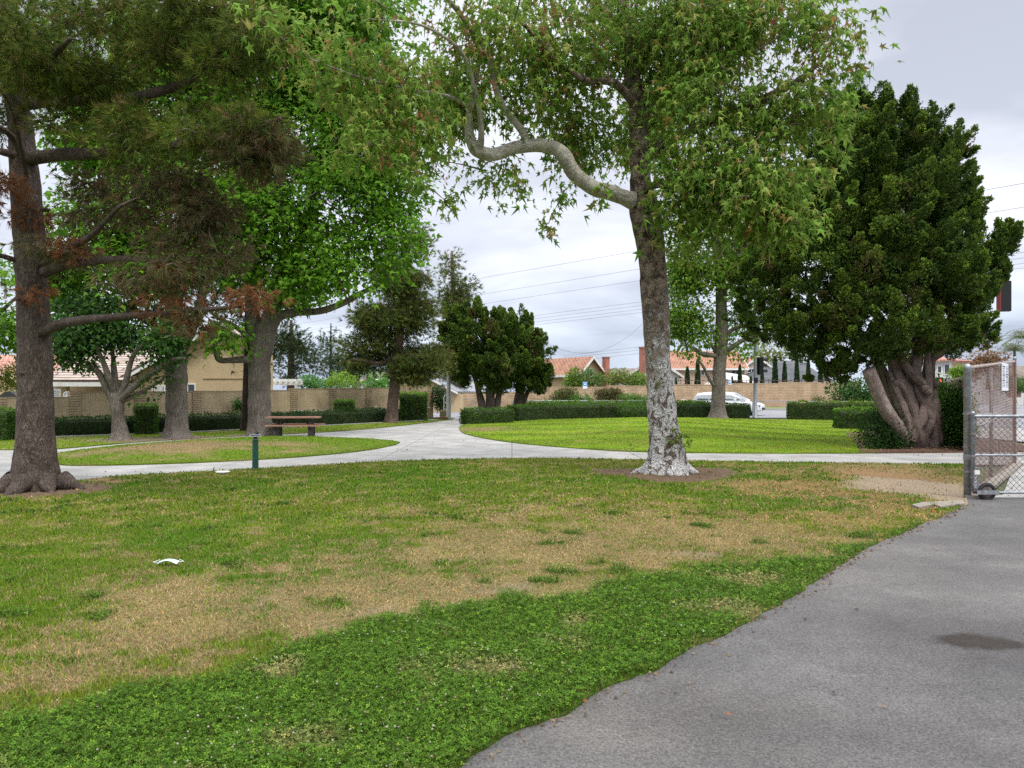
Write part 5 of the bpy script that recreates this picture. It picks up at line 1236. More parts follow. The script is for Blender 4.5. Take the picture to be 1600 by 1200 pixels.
for lab, bl3, sd_, cl_ in (
    ('green bush below the small gable window of the tan house', [B(920, 590, 80, 20, 14, 1.2), B(908, 598, 80, 14, 8, 1), B(935, 596, 80, 10, 10, 1)], 231, [(2, (.06, .14, .03)), (1.5, (.10, .20, .04))]),
    ('thin yellow-green bush at the corner of the tan gabled house', [B(896, 585, 80, 7, 8, .7), B(893, 598, 80, 10, 8, .8), B(903, 600, 80, 8, 5, .8)], 232, YG),
    ('yellow-green bushes right of the brick chimney, tips touched with red', [B(955, 592, 80, 12, 12, 1), B(968, 588, 80, 12, 10, 1), B(978, 596, 80, 16, 9, 1)], 233, [(2, (.17, .25, .04)), (1, (.12, .20, .035)), (.5, (.25, .16, .05))]),
    ('pale green bush against the white gable, behind the wall', [B(993, 594, 80, 14, 10, 1), B(1003, 598, 80, 8, 7, 1)], 234, [(2, (.20, .30, .07)), (1, (.14, .24, .04))]),
    ('glossy green bush above the left wall, right of the white pergola', [B(482, 598, 47, 14, 9, .8), B(500, 602, 47, 14, 6, .8)], 235, [(2, (.07, .19, .04)), (1, (.14, .30, .07))]),
    ('yellow-green bush above the left wall, beside the white lattice', [B(535, 594, 47, 18, 12, .8), B(522, 600, 47, 14, 8, .8), B(550, 598, 47, 8, 10, .7)], 236, [(3, (.22, .36, .04)), (1, (.14, .27, .03))]),
    ('bright leafy bush above the left wall, behind the shaggy pine trunk', [B(592, 594, 49, 18, 12, .8), B(585, 602, 49, 14, 6, .8), B(602, 600, 49, 12, 9, .8)], 237, [(2, (.10, .27, .04)), (1, (.18, .36, .08))]),
    ('dark climbing shrub over the wall by the red flowers', [B(650, 596, 50, 14, 8, .7), B(625, 595, 50, 14, 6, .7), B(663, 594, 50, 7, 10, .6)], 238, [(2, (.03, .075, .02)), (1, (.05, .12, .03))]),
    ('dark rounded bush inside the opening beside the end pilaster of the left wall', [B(686, 622, 47.5, 9, 12, .7), B(690, 630, 47.5, 8, 8, .6), B(684, 612, 47.5, 5, 6, .5)], 239, [(2, (.03, .06, .02)), (1, (.06, .12, .03))]),
    ('yellow-green banana-like plant behind the wall left of the pine trunk', [B(15, 585, 34, 16, 14, .5), B(5, 600, 34, 14, 8, .5), B(28, 600, 34, 10, 8, .4)], 240, [(2, (.22, .28, .03)), (1, (.08, .17, .03)), (.6, (.3, .25, .05))]),
    ('small climbing plant on the left wall beside the ridged pine trunk', [B(374, 633, 36.0, 5, 9, .2)], 241, [(2, (.05, .13, .03)), (1, (.08, .18, .03))]),
    ('clipped green bushes across the cross street, behind the chain-link fence', [B(1590, 600, 75, 18, 10, 1), B(1575, 604, 75, 8, 7, .8)], 242, [(2, (.06, .15, .03)), (1, (.12, .22, .05)), (.4, (.22, .10, .05))]),
    ('yellow-green shrub near the far two-storey house, right of the juniper', [B(1500, 580, 60, 8, 6, .5), B(1495, 586, 60, 7, 5, .4)], 243, [(2, (.20, .32, .04)), (1, (.12, .24, .04))])):
    shrub(lab, bl3, 150 if sd_ != 241 else 50, 11, .006 * bl3[0][0][1] * .45 + .02, cl_, sd_, csize=.004 * bl3[0][0][1] * .7)
# bougainvillea
shrub('red flowering bougainvillea beside the dark chimney, above the left wall', [B(646, 590, 49.5, 5, 3.5, .3), B(650, 594, 49.5, 3, 3, .3)], 60, 10, .12, [(3, (.62, .03, .04)), (1, (.4, .02, .03)), (.5, (.5, .2, .02))], 245, csize=.12, name='flowering_shrub')

# ============ fallen litter: leaves and bark flakes too many to count ============
q = np.random.RandomState(77); g = Geo(); PX = []; 
def ring(n, cx_, cy_, r0, r1):
    a = q.rand(n) * 6.283; r = r0 + (r1 - r0) * q.rand(n) ** 1.3; PX.append(np.column_stack([cx_ + np.cos(a) * r, cy_ + np.sin(a) * r]))
ring(240, 3.05, 15, .4, 2.2); ring(150, -7.7, 12.5, .5, 2.2); ring(330, 11.6, 21.6, .5, 2.6); ring(90, -11.5, 26.2, .5, 2.5); ring(70, -12.9, 25.2, .4, 2.2); ring(60, 12, 44.5, .5, 2.5)
yy = 3.6 + 26 * q.rand(420); PX.append(np.column_stack([(q.rand(420) * 2 - 1) * .8 * yy, yy]))
e_ = np.array(asph_edge); e_ = e_[(e_[:, 1] > 3) & (e_[:, 1] < 11.5)]; k = q.choice(len(e_), 260); PX.append(e_[k] + np.abs(q.normal(0, .05, (260, 2))) * (1, -1))
XY = np.concatenate(PX); n = len(XY); zz = np.array([ground_z(x, y) for x, y in XY]) + np.where([inpoly(np.array([x]), np.array([y]), mulch_bed)[0] for x, y in XY], .03, .012) + q.uniform(0, .012, n)
dark = q.rand(n) < .55
scatter(g, SYC * np.array((.8, 1, 2.4)), SYCF, np.column_stack([XY, zz]), q.normal(0, 1, (n, 3)) * (1, 1, .15), q.normal(0, .3, (n, 3)) + (0, 0, 1), np.clip(.022 + .0026 * XY[:, 1], 0, .085) * q.uniform(.5, 1.2, n), np.where(dark[:, None], (.16, .10, .06), (.34, .25, .15)) * q.uniform(.6, 1.3, (n, 1)))
struct(g.build('leaf_litter', MATS['leaf']), 'stuff', 'dry brown leaf litter and bark flakes scattered on soil, grass and path edges')
# ------------------------------------------------------------------ walls, houses, street things
white = M('white_paint', (.62, .61, .58), (.72, .71, .69), 3, 5, .6)
glass = M('window_glass', (.02, .025, .03), rough=.08, spec=.8)
galv = M('galvanised_steel', (.21, .225, .24), (.36, .38, .40), 14, 6, .42, metal=.55, bump=.001)
galv_d = M('weathered_steel', (.13, .12, .12), (.30, .30, .31), 9, 6, .55, metal=.5, c3=(.16, .09, .06), s3=5)
wallm = courses('wall_block', (.41, .32, .20), (.43, .335, .21), (.37, .285, .18), .2, .82, .008, .004)
pilm = courses('pilaster_block', (.36, .275, .17), (.38, .29, .18), (.20, .155, .10), 2.0, .10, .018, .012)

# left garden wall: stepped panels between pilasters
W0 = np.array((-19.03, 28.6)); WD = np.array((14.08, 18.7)); WL = np.linalg.norm(WD); wu = WD / WL; wa = math.atan2(wu[1], wu[0])
wall = thing('block_wall', 'long tan block garden wall with striped pilasters, stepping up to the right on the left side', 'wall', (W0[0], W0[1], 0), wa)
ts = [-.35, -.115, -.002, .112, .223, .335, .447, .562, .67, .779, .895, .995]
tops = [1.38, 1.36, 1.38, 1.57, 1.58, 1.60, 1.64, 1.72, 1.74, 1.78, 1.90]
tops = [1.6 + (z - 1.6) * 1.1 for z in tops]
g = Geo(); gc = Geo()
for i in range(len(ts) - 1):
    x0, x1 = ts[i] * WL, ts[i + 1] * WL
    g.vf(box(x0 + .16, x1 - .16, 0, .15, -.1, tops[i])); gc.vf(box(x0 + .155, x1 - .155, -.012, .165, tops[i] + .001, tops[i] + .04))
g.build('wall_panel', wallm, wall); gc.build('coping', M('wall_cap', (.26, .20, .13), (.32, .25, .16), 5, 5, .9), wall)
for i, t_ in enumerate(ts[1:], 1):
    zt = max(tops[min(i, len(tops) - 1)], tops[i - 1]) + .04
    w_ = .21
    Geo().vf(box(t_ * WL - w_, t_ * WL + w_, -.05, .2, -.1, zt)).build('pilaster', pilm, wall)
Geo().vf(box(.56 * WL, .99 * WL, -.10, -.06, .60, .635)).build('rail', white, wall)
# end return of the wall
e_ = np.array((-4.5, 43.0))
w2 = thing('block_wall', 'short return of the tan wall by the lamp post, with a low brick step', 'wall', (e_[0] + .25, e_[1] + .1, 0))
Geo().vf(box(.05, .62, 1.5, 1.65, 0, .5)).build('wall_panel', pilm, w2); Geo().vf(box(.0, .62, .1, .4, 0, .16)).build('step', courses('brick_low', (.30, .13, .08), (.25, .11, .07), (.2, .17, .14), .2, .07, .008), w2)
# far wall across the street
farw = thing('block_wall', 'long pinkish tan block wall across the street, behind the white car', 'wall', (0, 75, 0))
fm = courses('far_wall_block', (.47, .33, .225), (.50, .355, .24), (.34, .235, .16), .9, .155, .018, .01)
g = Geo(); gc = Geo(); x = P(680, 612, 75)[0]; xe = P(1345, 612, 75)[0]; k = 0
while x < xe:
    pxm = 800 + (x + 3) * FP / 75; zt = np.interp(pxm, [680, 850, 870, 1060, 1330], [1.45, 1.5, 1.95, 2.2, 2.55]); x1 = min(x + 5.6, xe)
    g.vf(box(x, x1, 0, .2, -.1, zt)); gc.vf(box(x, x1, -.02, .22, zt + .002, zt + .07)); x = x1; k += 1
g.build('wall_panel', fm, farw); gc.build('coping', M('far_wall_cap', (.42, .30, .21), (.46, .33, .23), 3, 5, .9), farw)
fw2 = thing('block_wall', 'tan wall across the street seen below the dark junipers and lamp post', 'wall', (-30, 73, 0))
Geo().vf(box(-30, 22.4, 0, .2, -.1, 1.42)).build('wall_panel', fm, fw2)

def window(parent, x, z, w, h, y=0, face='y', lites=2, sgn=-1):
    """recess-free window standing proud of its wall; face: wall plane"""
    def bx(a0, a1, d0, d1, z0, z1):
        d0, d1 = sorted((y + sgn * d0, y + sgn * d1))
        return box(a0, a1, d0, d1, z0, z1) if face == 'y' else box(d0, d1, a0, a1, z0, z1)
    f = .07; g = Geo()
    g.vf(bx(x - w/2 - f, x + w/2 + f, .0, .06, z + h/2, z + h/2 + f)); g.vf(bx(x - w/2 - f, x + w/2 + f, .0, .06, z - h/2 - f, z - h/2))
    g.vf(bx(x - w/2 - f, x - w/2, .0, .06, z - h/2, z + h/2)); g.vf(bx(x + w/2, x + w/2 + f, .0, .06, z - h/2, z + h/2))
    for i in range(1, lites): xx = x - w/2 + w * i / lites; g.vf(bx(xx - .03, xx + .03, .0, .055, z - h/2, z + h/2))
    o = g.build('window', white, parent)
    Geo().vf(bx(x - w/2, x + w/2, .005, .03, z - h/2, z + h/2)).build('pane', glass, o)
    return o
def slab(a, b, c, d, th):
    a, b, c, d = map(Vector, (a, b, c, d)); n = (b - a).cross(d - a).normalized()
    if n.z < 0: n = -n
    V = [a, b, c, d] + [p - n * th for p in (a, b, c, d)]
    return [tuple(v) for v in V], [(0, 1, 2, 3), (7, 6, 5, 4), (0, 4, 5, 1), (1, 5, 6, 2), (2, 6, 7, 3), (3, 7, 4, 0)]
def roof_gable(g, x0, x1, y0, y1, ze, zr, ov=.5, th=.16, along='y'):
    """two pitched slabs with overhang; ridge along y or x"""
    if along == 'y':
        xm = (x0 + x1) / 2; s = (zr - ze) / (xm - x0); zo = ze - s * ov
        g.vf(slab((x0 - ov, y0 - ov, zo), (xm, y0 - ov, zr), (xm, y1 + ov, zr), (x0 - ov, y1 + ov, zo), th)); g.vf(slab((xm + .002, y0 - ov, zr), (x1 + ov, y0 - ov, zo), (x1 + ov, y1 + ov, zo), (xm + .002, y1 + ov, zr), th))
    else:
        ym = (y0 + y1) / 2; s = (zr - ze) / (ym - y0); zo = ze - s * ov
        g.vf(slab((x0 - ov, y0 - ov, zo), (x1 + ov, y0 - ov, zo), (x1 + ov, ym, zr), (x0 - ov, ym, zr), th)); g.vf(slab((x0 - ov, ym + .002, zr), (x1 + ov, ym + .002, zr), (x1 + ov, y1 + ov, zo), (x0 - ov, y1 + ov, zo), th))
def fascia(g, x0, x1, y0, y1, ze, zr, ov=.5, h=.24, along='y'):
    if along == 'y':
        xm = (x0 + x1) / 2; s = (zr - ze) / (xm - x0); zo = ze - s * ov; t = .2
        for yy in (y0 - ov - .05, y1 + ov):
            g.vf(prism([(x0 - ov, zo - t - h * .3), (x0 - ov, zo), (xm, zr), (x1 + ov, zo), (x1 + ov, zo - t - h * .3), (xm, zr - t - h * .3)][::1], yy, yy + .05, 'y'))
        g.vf(box(x0 - ov - .05, x0 - ov, y0 - ov, y1 + ov, zo - h, zo - .01)); g.vf(box(x1 + ov, x1 + ov + .05, y0 - ov, y1 + ov, zo - h, zo - .01))
    else:
        s = (zr - ze) / ((y1 - y0) / 2); zo = ze - s * ov
        g.vf(box(x0 - ov, x1 + ov, y0 - ov - .05, y0 - ov, zo - h, zo - .01)); ym = (y0 + y1) / 2
        for xx in (x0 - ov - .05, x1 + ov): g.vf(prism([(y0 - ov, zo - h), (y0 - ov, zo), (ym, zr), (y1 + ov, zo), (y1 + ov, zo - h), (ym, zr - h)], xx, xx + .05, 'x'))
def tiles(name, c1, c2, mort, bw=.3, bh=.32): return courses(name, c1, c2, mort, bw, bh, .03, .03, 'xy', ms=.3)
tile_o = tiles('clay_tiles', (.37, .185, .12), (.43, .23, .155), (.19, .10, .07))
tile_p = tiles('pink_tiles', (.46, .22, .17), (.52, .27, .21), (.25, .12, .09))
tile_t = courses('flat_tiles', (.40, .32, .27), (.46, .37, .31), (.12, .09, .08), 3.0, .34, .06, .03, 'xy', ms=.4)
tile_g = courses('grey_shingles', (.10, .105, .11), (.12, .125, .13), (.085, .09, .095), .5, .22, .02, .01, 'xy')
tile_b = courses('brown_shingles', (.20, .165, .14), (.24, .20, .165), (.15, .12, .10), .5, .22, .02, .01, 'xy')
brick = courses('brick', (.38, .13, .085), (.32, .11, .075), (.30, .22, .18), .22, .08, .01)
stucco = M('tan_stucco', (.36, .25, .155), (.40, .285, .18), 2, 7, .9, bump=.004, bscale=40)
stucco2 = M('sandy_stucco', (.47, .355, .21), (.51, .39, .235), 2, 7, .9, bump=.004, bscale=40)
stucco3 = M('pinkish_stucco', (.52, .385, .29), (.56, .42, .32), 2, 7, .9, bump=.004, bscale=40)
whitewall = M('pale_wall', (.58, .56, .53), (.64, .62, .59), 2, 6, .85)

# house in the centre: brown gable, clay roof, brick chimney
def gable_body(x0, x1, y0, y1, ze, zr, along='y', z0=-.1):
    if along == 'y':
        xm = (x0 + x1) / 2; return prism([(x0, z0), (x1, z0), (x1, ze), (xm, zr - .1), (x0, ze)], y0, y1, 'y')
    ym = (y0 + y1) / 2; return prism([(y0, z0), (y1, z0), (y1, ze), (ym, zr - .1), (y0, ze)], x0, x1, 'x')
c0 = P(907, 612, 84)
hA = thing('house', 'brown house with clay tile roof, gable and brick chimney, right of the dark junipers', 'house', (c0[0], 84, 0), R(32))
# local: gable end faces -y (towards the street), its left wall faces -x
gw, gl_ = 3.0, 9.0
zr, ze = 5.5, 3.95
Geo().vf(gable_body(0, gw, 0, gl_, ze, zr)).build('wall', stucco, hA)
g = Geo(); roof_gable(g, 0, gw, 0, gl_, ze, zr, .45); g.build('roof', tile_o, hA)
g = Geo(); fascia(g, 0, gw, 0, gl_, ze, zr, .45, .25); g.build('fascia', white, hA)
window(hA, 1.2, 3.7, .75, .75, 0, 'y'); window(hA, 2.1, 3.55, 1.4, .32, 0, 'x')
Geo().vf(box(gw - .02, gw + .58, -.62, -.05, -.1, 5.35)).vf(box(gw - .07, gw + .63, -.67, -.0, 5.35, 5.48)).build('chimney', brick, hA)
# brown-roofed house between
hB = thing('house', 'low house with a plain brown shingle roof between the brick chimneys', 'house', (P(965, 612, 105)[0], 105, 0))
Geo().vf(gable_body(-4.2, 5.4, 0, 8, 2.4, 4.55, 'x')).build('wall', stucco, hB)
g = Geo(); roof_gable(g, -4.2, 5.4, 0, 8, 2.4, 4.9, .4, along='x'); g.build('roof', tile_b, hB)
Geo().vf(box(.4, 1.2, .8, 1.5, 3, 4.25)).build('chimney', brick, hB)
# white gable with tall chimney, mostly hidden behind the big sycamore
hC = thing('house', 'pale gabled house with a tall brick chimney, beside the big sycamore trunk', 'house', (P(984, 612, 82)[0], 82, 0), R(-6))
Geo().vf(gable_body(0, 5.2, 0, 8, 3.55, 5.1)).build('wall', whitewall, hC)
g = Geo(); roof_gable(g, 0, 5.2, 0, 8, 3.55, 5.3, .4); g.build('roof', tile_o, hC)
g = Geo(); fascia(g, 0, 5.2, 0, 8, 3.55, 5.3, .4, .2); g.build('fascia', white, hC)
window(hC, .62, 2.9, .35, .85, 0, 'y', 1); window(hC, .62, 1.75, .35, .5, 0, 'y', 1)
Geo().vf(box(.98, 1.6, -.75, -.1, -.1, 6.2)).vf(box(.93, 1.65, -.8, -.05, 6.2, 6.35)).build('chimney', brick, hC)
# pink stucco house
hD = thing('house', 'wide pinkish stucco house with orange tile roof behind the far sycamore', 'house', (P(1063, 612, 86)[0], 86, 0))
wd = (1162 - 1063) / FP * 86
Geo().vf(gable_body(-.8, wd, 0, 7.5, 4.45, 6.2, 'x')).vf(box(-2.2, -.8, 1.2, 7, -.1, 4.3)).build('wall', stucco3, hD)
g = Geo(); roof_gable(g, -.8, wd, 0, 7.5, 4.45, 6.35, .45, along='x'); g.build('roof', tile_o, hD)
g = Geo(); fascia(g, -.8, wd, 0, 7.5, 4.45, 6.35, .45, .22, 'x'); g.build('fascia', white, hD)
window(hD, 1.15, 4.1, 1.3, .38); window(hD, 2.5, 3.85, .3, .75, lites=1); window(hD, wd - .9, 3.6, 1.05, .9); window(hD, .95, 1.9, 1.2, .3)
Geo().vf(box(-.7, wd - .1, -.06, 0, 1.25, 1.35)).vf(box(-1.0, 5.2, -.14, -.05, 2.35, 2.5)).build('ledge', M('ledge_trim', (.42, .29, .21), (.45, .31, .23), 3, 4, .9), hD)
hE = thing('house', 'pale wing of a house with small windows beside the traffic signal pole', 'house', (P(1163, 612, 88)[0], 88, 0))
Geo().vf(gable_body(0, 2.9, 0, 6, 4.6, 5.6)).build('wall', M('cream_wall', (.56, .48, .38), (.6, .52, .42), 2, 5, .9), hE)
g = Geo(); roof_gable(g, 0, 2.9, 0, 6, 4.6, 5.7, .35); g.build('roof', tile_p, hE); g = Geo(); fascia(g, 0, 2.9, 0, 6, 4.6, 5.7, .35, .2); g.vf(box(-.05, 2.95, -.08, -.01, 2.75, 2.95)); g.build('fascia', white, hE)
window(hE, .8, 4.0, .8, .35); window(hE, .8, 2.4, .9, .3)
# dark garden arch roof between
hF = thing('shed', 'small shed roof with pale top between the pink house and the grey roof', 'shed', (P(1142, 612, 82)[0], 82, 0))
Geo().vf(box(-1.4, 2.4, 0, 3, -.1, 2.3)).build('wall', stucco, hF)
Geo().vf(slab((-1.0, -.3, 3.05), (2.6, -.3, 2.45), (2.6, 3, 3.4), (-1.0, 3, 3.9), .12)).vf(slab((-1.05, -.3, 3.05), (-1.05, 3, 3.05), (-2.3, 3, 2.3), (-2.3, -.3, 2.3), .12)).build('roof', M('pale_roofing', (.50, .45, .42), (.56, .52, .48), 2, 5, .8), hF)
# grey hip roof
hG = thing('house', 'low house with wide grey shingle hip roof and white fascia, behind the cypress row', 'house', (P(1145, 612, 84)[0], 84, 0))
L_ = (1295 - 1140) / FP * 84; 
Geo().vf(box(0, L_, .5, 9.5, -.1, 2.1)).build('wall', M('dark_stucco', (.18, .13, .10), (.22, .16, .12), 3, 5, .9), hG)  # wall stucco much darker than on the neighbouring houses
xa, xb, zt, zb = L_ * .62, L_ * .86, 5.15, 2.42
V = [(-.5, 0, zb), (L_ + .5, 0, zb), (L_ + .5, 10, zb), (-.5, 10, zb), (xa, 5, zt), (xb, 5, zt)]
V += [(a, b, c - .14) for a, b, c in V[:4]]
Geo().add(V, [(0, 1, 5, 4), (1, 2, 5), (2, 3, 4, 5), (3, 0, 4), (0, 6, 7, 1), (1, 7, 8, 2), (2, 8, 9, 3), (3, 9, 6, 0), (9, 8, 7, 6)]).build('roof', tile_g, hG)
Geo().vf(box(-.5, L_ + .5, -.06, -.002, zb - .3, zb + .02)).build('fascia', white, hG)
# small things on top of the far wall
rail = thing('fence', 'dark picket fence strip standing on the ground behind the long tan wall', 'fence', (P(1055, 612, 77)[0], 77, 0))
g = Geo(); g.vf(box(0, 16.5, 0, .04, 2.95 - .25, 2.75)); [g.vf(box(i * .55, i * .55 + .05, 0, .04, 0, 2.85)) for i in range(31)]; g.build('pickets', M('dark_wood', (.08, .06, .05), (.14, .10, .08), 5, 4, .9), rail)
# far right: white and tan two-storey house, grey lower roof
hH = thing('house', 'two-storey white and tan house with pink tile roof, seen right of the juniper trunk', 'house', (P(1462, 612, 62)[0], 62, 0), R(8))
Geo().vf(box(0, 1.4, 0, 5, -.1, 4.2)).build('wall', whitewall, hH)
Geo().vf(box(1.405, 3.1, .3, 5, -.1, 4.0)).build('side_wall', M('peach_wall', (.58, .42, .30), (.62, .46, .33), 2, 5, .9), hH)
g = Geo(); g.vf(slab((-.4, -.4, 4.15), (1.5, -.4, 4.25), (1.5, 5, 4.9), (-.4, 5, 4.9), .14)); g.vf(slab((1.3, .0, 4.15), (3.4, .0, 4.1), (2.9, 5, 4.75), (1.3, 5, 4.95), .14)); g.build('roof', tile_p, hH)
Geo().vf(slab((-.9, -1.6, 1.95), (2.2, -1.6, 1.95), (1.9, .0, 2.7), (-.5, .0, 2.7), .12)).build('porch_roof', tile_g, hH)
window(hH, .95, 3.4, .4, .8, lites=1); window(hH, .3, 3.4, .3, .5, lites=1)
hI = thing('house', 'house with brown garage door and white wall at the far right edge', 'house', (P(1568, 612, 92)[0], 92, 0), R(-4))
Geo().vf(gable_body(0, 9, 0, 8, 3.4, 4.5, 'x')).build('wall', whitewall, hI)
g = Geo(); roof_gable(g, 0, 9, 0, 8, 3.4, 4.8, .5, along='x'); g.build('roof', tile_b, hI)
Geo().vf(box(.3, 2.0, -.05, 0, 1.0, 2.7)).build('garage_door', M('brown_door', (.16, .09, .08), (.2, .11, .09), 5, 4, .7), hI); Geo().vf(box(2.5, 5.5, -.05, 0, .8, 3.1)).build('garage_door', M('mauve_door', (.23, .16, .19), (.27, .19, .22), 5, 4, .7), hI)

# left: tan house with flat-tiled roof over a white beam, gable wall on its right
hL = thing('house', 'tan stucco house with flat brown tiled roof and white fascia behind the left wall', 'house', (-24.5, 38, 0))
YL = 38.0; fx = lambda p, Y=YL: (p - 800) * Y / FP + 24.5
g = Geo(); g.vf(box(fx(-60), fx(195), 3.0, 12, -.1, 2.2)); g.vf(box(fx(84), fx(98), .3, .6, -.1, 2.0)); g.vf(box(fx(-60), fx(82), .6, 1.0, -.1, 2.05))
Vg = [(fx(194), -.1), (fx(393), -.1), (fx(393), 3.9), (fx(330), 4.75), (fx(194), 2.5)]
g.vf(prism(Vg, 0.9, 3.4, 'y')); g.build('wall', stucco2, hL)
g = Geo(); g.vf(slab((fx(78), 0, 2.18), (fx(197), 0, 2.18), (fx(255), 5, 4.1), (fx(20), 5, 4.1), .1))
g.vf(slab((fx(177), .35, 2.28), (fx(330), .35, 5.07), (fx(330), 3.6, 5.07), (fx(177), 3.6, 2.28), .14)); g.vf(slab((fx(330.2), .35, 5.07), (fx(398), .35, 4.0), (fx(398), 3.6, 4.0), (fx(330.2), 3.6, 5.07), .14)); g.build('roof', tile_t, hL)
g = Geo(); g.vf(box(fx(82), fx(172), -.02, .06, 1.86, 2.07)); s1 = (5.55 - 2.2) / (fx(360) - fx(177)); g.vf(prism([(fx(178), 1.98), (fx(178), 2.13), (fx(330), 4.91), (fx(330), 4.70)], .26, .33, 'y')); g.build('fascia', white, hL)
window(hL, fx(206, 38.9), 1.78, .26, .34, .9, lites=1); window(hL, fx(299.5, 38.9), 1.75, .32, .42, .9, lites=1); window(hL, fx(248, 38.9), 1.72, .55, .3, .9, lites=7)
Geo().vf(box(fx(306), fx(393), .86, .9, 2.25, 2.3)).build('ledge', M('sandy_trim', (.40, .29, .17), (.43, .31, .18), 3, 4, .9), hL)
hM = thing('house', 'house with pink clay tile roof showing at the far left edge beyond the wall', 'house', (-37, 46, 0))
Geo().vf(gable_body(0, 10, 0, 8, 2.4, 3.8, 'x')).build('wall', stucco3, hM); g = Geo(); roof_gable(g, 0, 10, 0, 8, 2.3, 4.0, .5, along='x'); g.build('roof', tile_p, hM)
hN = thing('house', 'house whose clay tile ridge peeks above the brown roof behind the small dark tree', 'house', (-30.5, 52, 0))
Geo().vf(gable_body(0, 11, 0, 8, 2.6, 4.3, 'x')).build('wall', stucco3, hN); g = Geo(); roof_gable(g, 0, 11, 0, 8, 2.6, 4.7, .5, along='x'); g.build('roof', tile_p, hN)
for lab, px, zt in (('white arched gate top just above the low left wall section', 105, 1.62),):
    o = thing('garden_gate', lab, 'gate', (P(px, 612, 32)[0], 32, 0)); ar = [(-.17, 0), (.17, 0)] + [(.17 * math.cos(a), zt - .17 + .17 * math.sin(a)) for a in np.linspace(0, math.pi, 12)]
    g = Geo(); g.vf(prism([(x * 1.05, z) for x, z in ar], 0, .06, 'y')); g.build('panel', white, o); Geo().vf(tube([(.12 * math.cos(a), -.01, zt - .18 + .12 * math.sin(a)) for a in np.linspace(0.1, math.pi - .1, 12)], [.012] * 12, 6)).build('arch_trim', M('grey_trim', (.35, .37, .38)), o)
o = thing('cabinet', 'stack of white louvred panels beside the left pine trunk, above the wall', 'cabinet', (P(85, 612, 34)[0], 34, 0))
Geo().vf(box(-.17, .17, .06, .2, 0, 1.72)).build('body', white, o)
for k in range(5): Geo().vf(box(-.17, .17, 0, .05, 1.28 + k * .09, 1.33 + k * .09)).build('slat', white, o)
o = thing('planter_house', 'small white low wall with grey ridge behind the hedge block at the far left', 'garden wall', (P(12, 612, 36)[0], 36, 0)); o.name = 'garden_wall'
Geo().vf(box(-1.4, .9, 0, .15, 0, 1.33)).build('wall_panel', whitewall, o); Geo().vf(prism([(-.5, 1.34), (.5, 1.34), (.1, 1.62), (-.1, 1.62)], 0, .5, 'y')).build('roof', tile_g, o)

# white pergola
pg = thing('pergola', 'white slatted pergola behind the left wall, right of the tall sycamore trunk', 'pergola', (P(440, 612, 46)[0], 46, 0))
Geo().vf(box(-3.2, 1.25, 0, .12, 2.02, 2.2)).build('beam', white, pg)
Geo().vf(box(-3.2, 1.25, 3, 3.12, 2.02, 2.2)).build('beam', white, pg)
for k in range(14): Geo().vf(box(-3.1 + k * .32, -3.03 + k * .32, -.35, 3.4, 2.21, 2.36)).build('slat', white, pg)
for x_ in (-3.0, .78): Geo().vf(box(x_, x_ + .15, .01, .11, 0, 2.02)).build('post', white, pg)
hJ = thing('house', 'small white gabled outbuilding with lattice front and brown roof above the left wall', 'house', (P(563, 612, 52)[0], 52, 0))
Geo().vf(prism([(-.6, 0), (1.2, 0), (1.2, 2.4), (.75, 2.5), (-.6, 1.75)], 0, 3, 'y')).build('wall', white, hJ)
Geo().vf(slab((-.7, -.2, 1.8), (.75, -.2, 2.65), (.75, 3, 2.65), (-.7, 3, 1.8), .07)).vf(slab((-.4, 1.0, 2.3), (1.3, 1.0, 2.3), (1.1, 4, 3.0), (-.2, 4, 3.0), .07)).build('roof', tile_b, hJ)
for k in range(4): Geo().vf(box(-.32 + k * .26, -.24 + k * .26, -.03, 0, 1.65, 1.95 + k * .1)).build('lattice_slat', M('lattice_grey', (.25, .25, .27)), hJ)
hK = thing('house', 'tan gabled house with grey roof and dark chimney behind the lamp post', 'house', (P(640, 612, 60)[0], 60, 0), R(0))
Y0 = 60; kx = lambda p: (p - 640) * Y0 / FP
Geo().vf(prism([(kx(622), -.1), (kx(722), -.1), (kx(722), 1.3), (kx(712), 1.75), (kx(636), 3.6), (kx(622), 3.2)], 0, 2, 'y')).build('wall', stucco2, hK)
Geo().vf(slab((kx(632), -.5, 3.85), (kx(716), -.5, 1.62), (kx(760), 9, 1.62), (kx(690), 9, 3.4), .12)).build('roof', M('grey_roofing', (.24, .25, .275), (.30, .31, .335), 1.5, 5, .8), hK)
Geo().vf(prism([(kx(632), 3.78), (kx(716), 1.55), (kx(716), 1.38), (kx(632), 3.6)], -.56, -.505, 'y')).build('fascia', white, hK)
Geo().vf(box(kx(638), kx(646), .2, .8, 2, 3.9)).build('chimney', M('dark_brick', (.16, .05, .04), (.2, .07, .05), 8, 4, .9), hK)
Geo().vf(box(kx(690), kx(697), -.62, -.56, 1.9, 2.15)).build('vent', galv_d, hK)

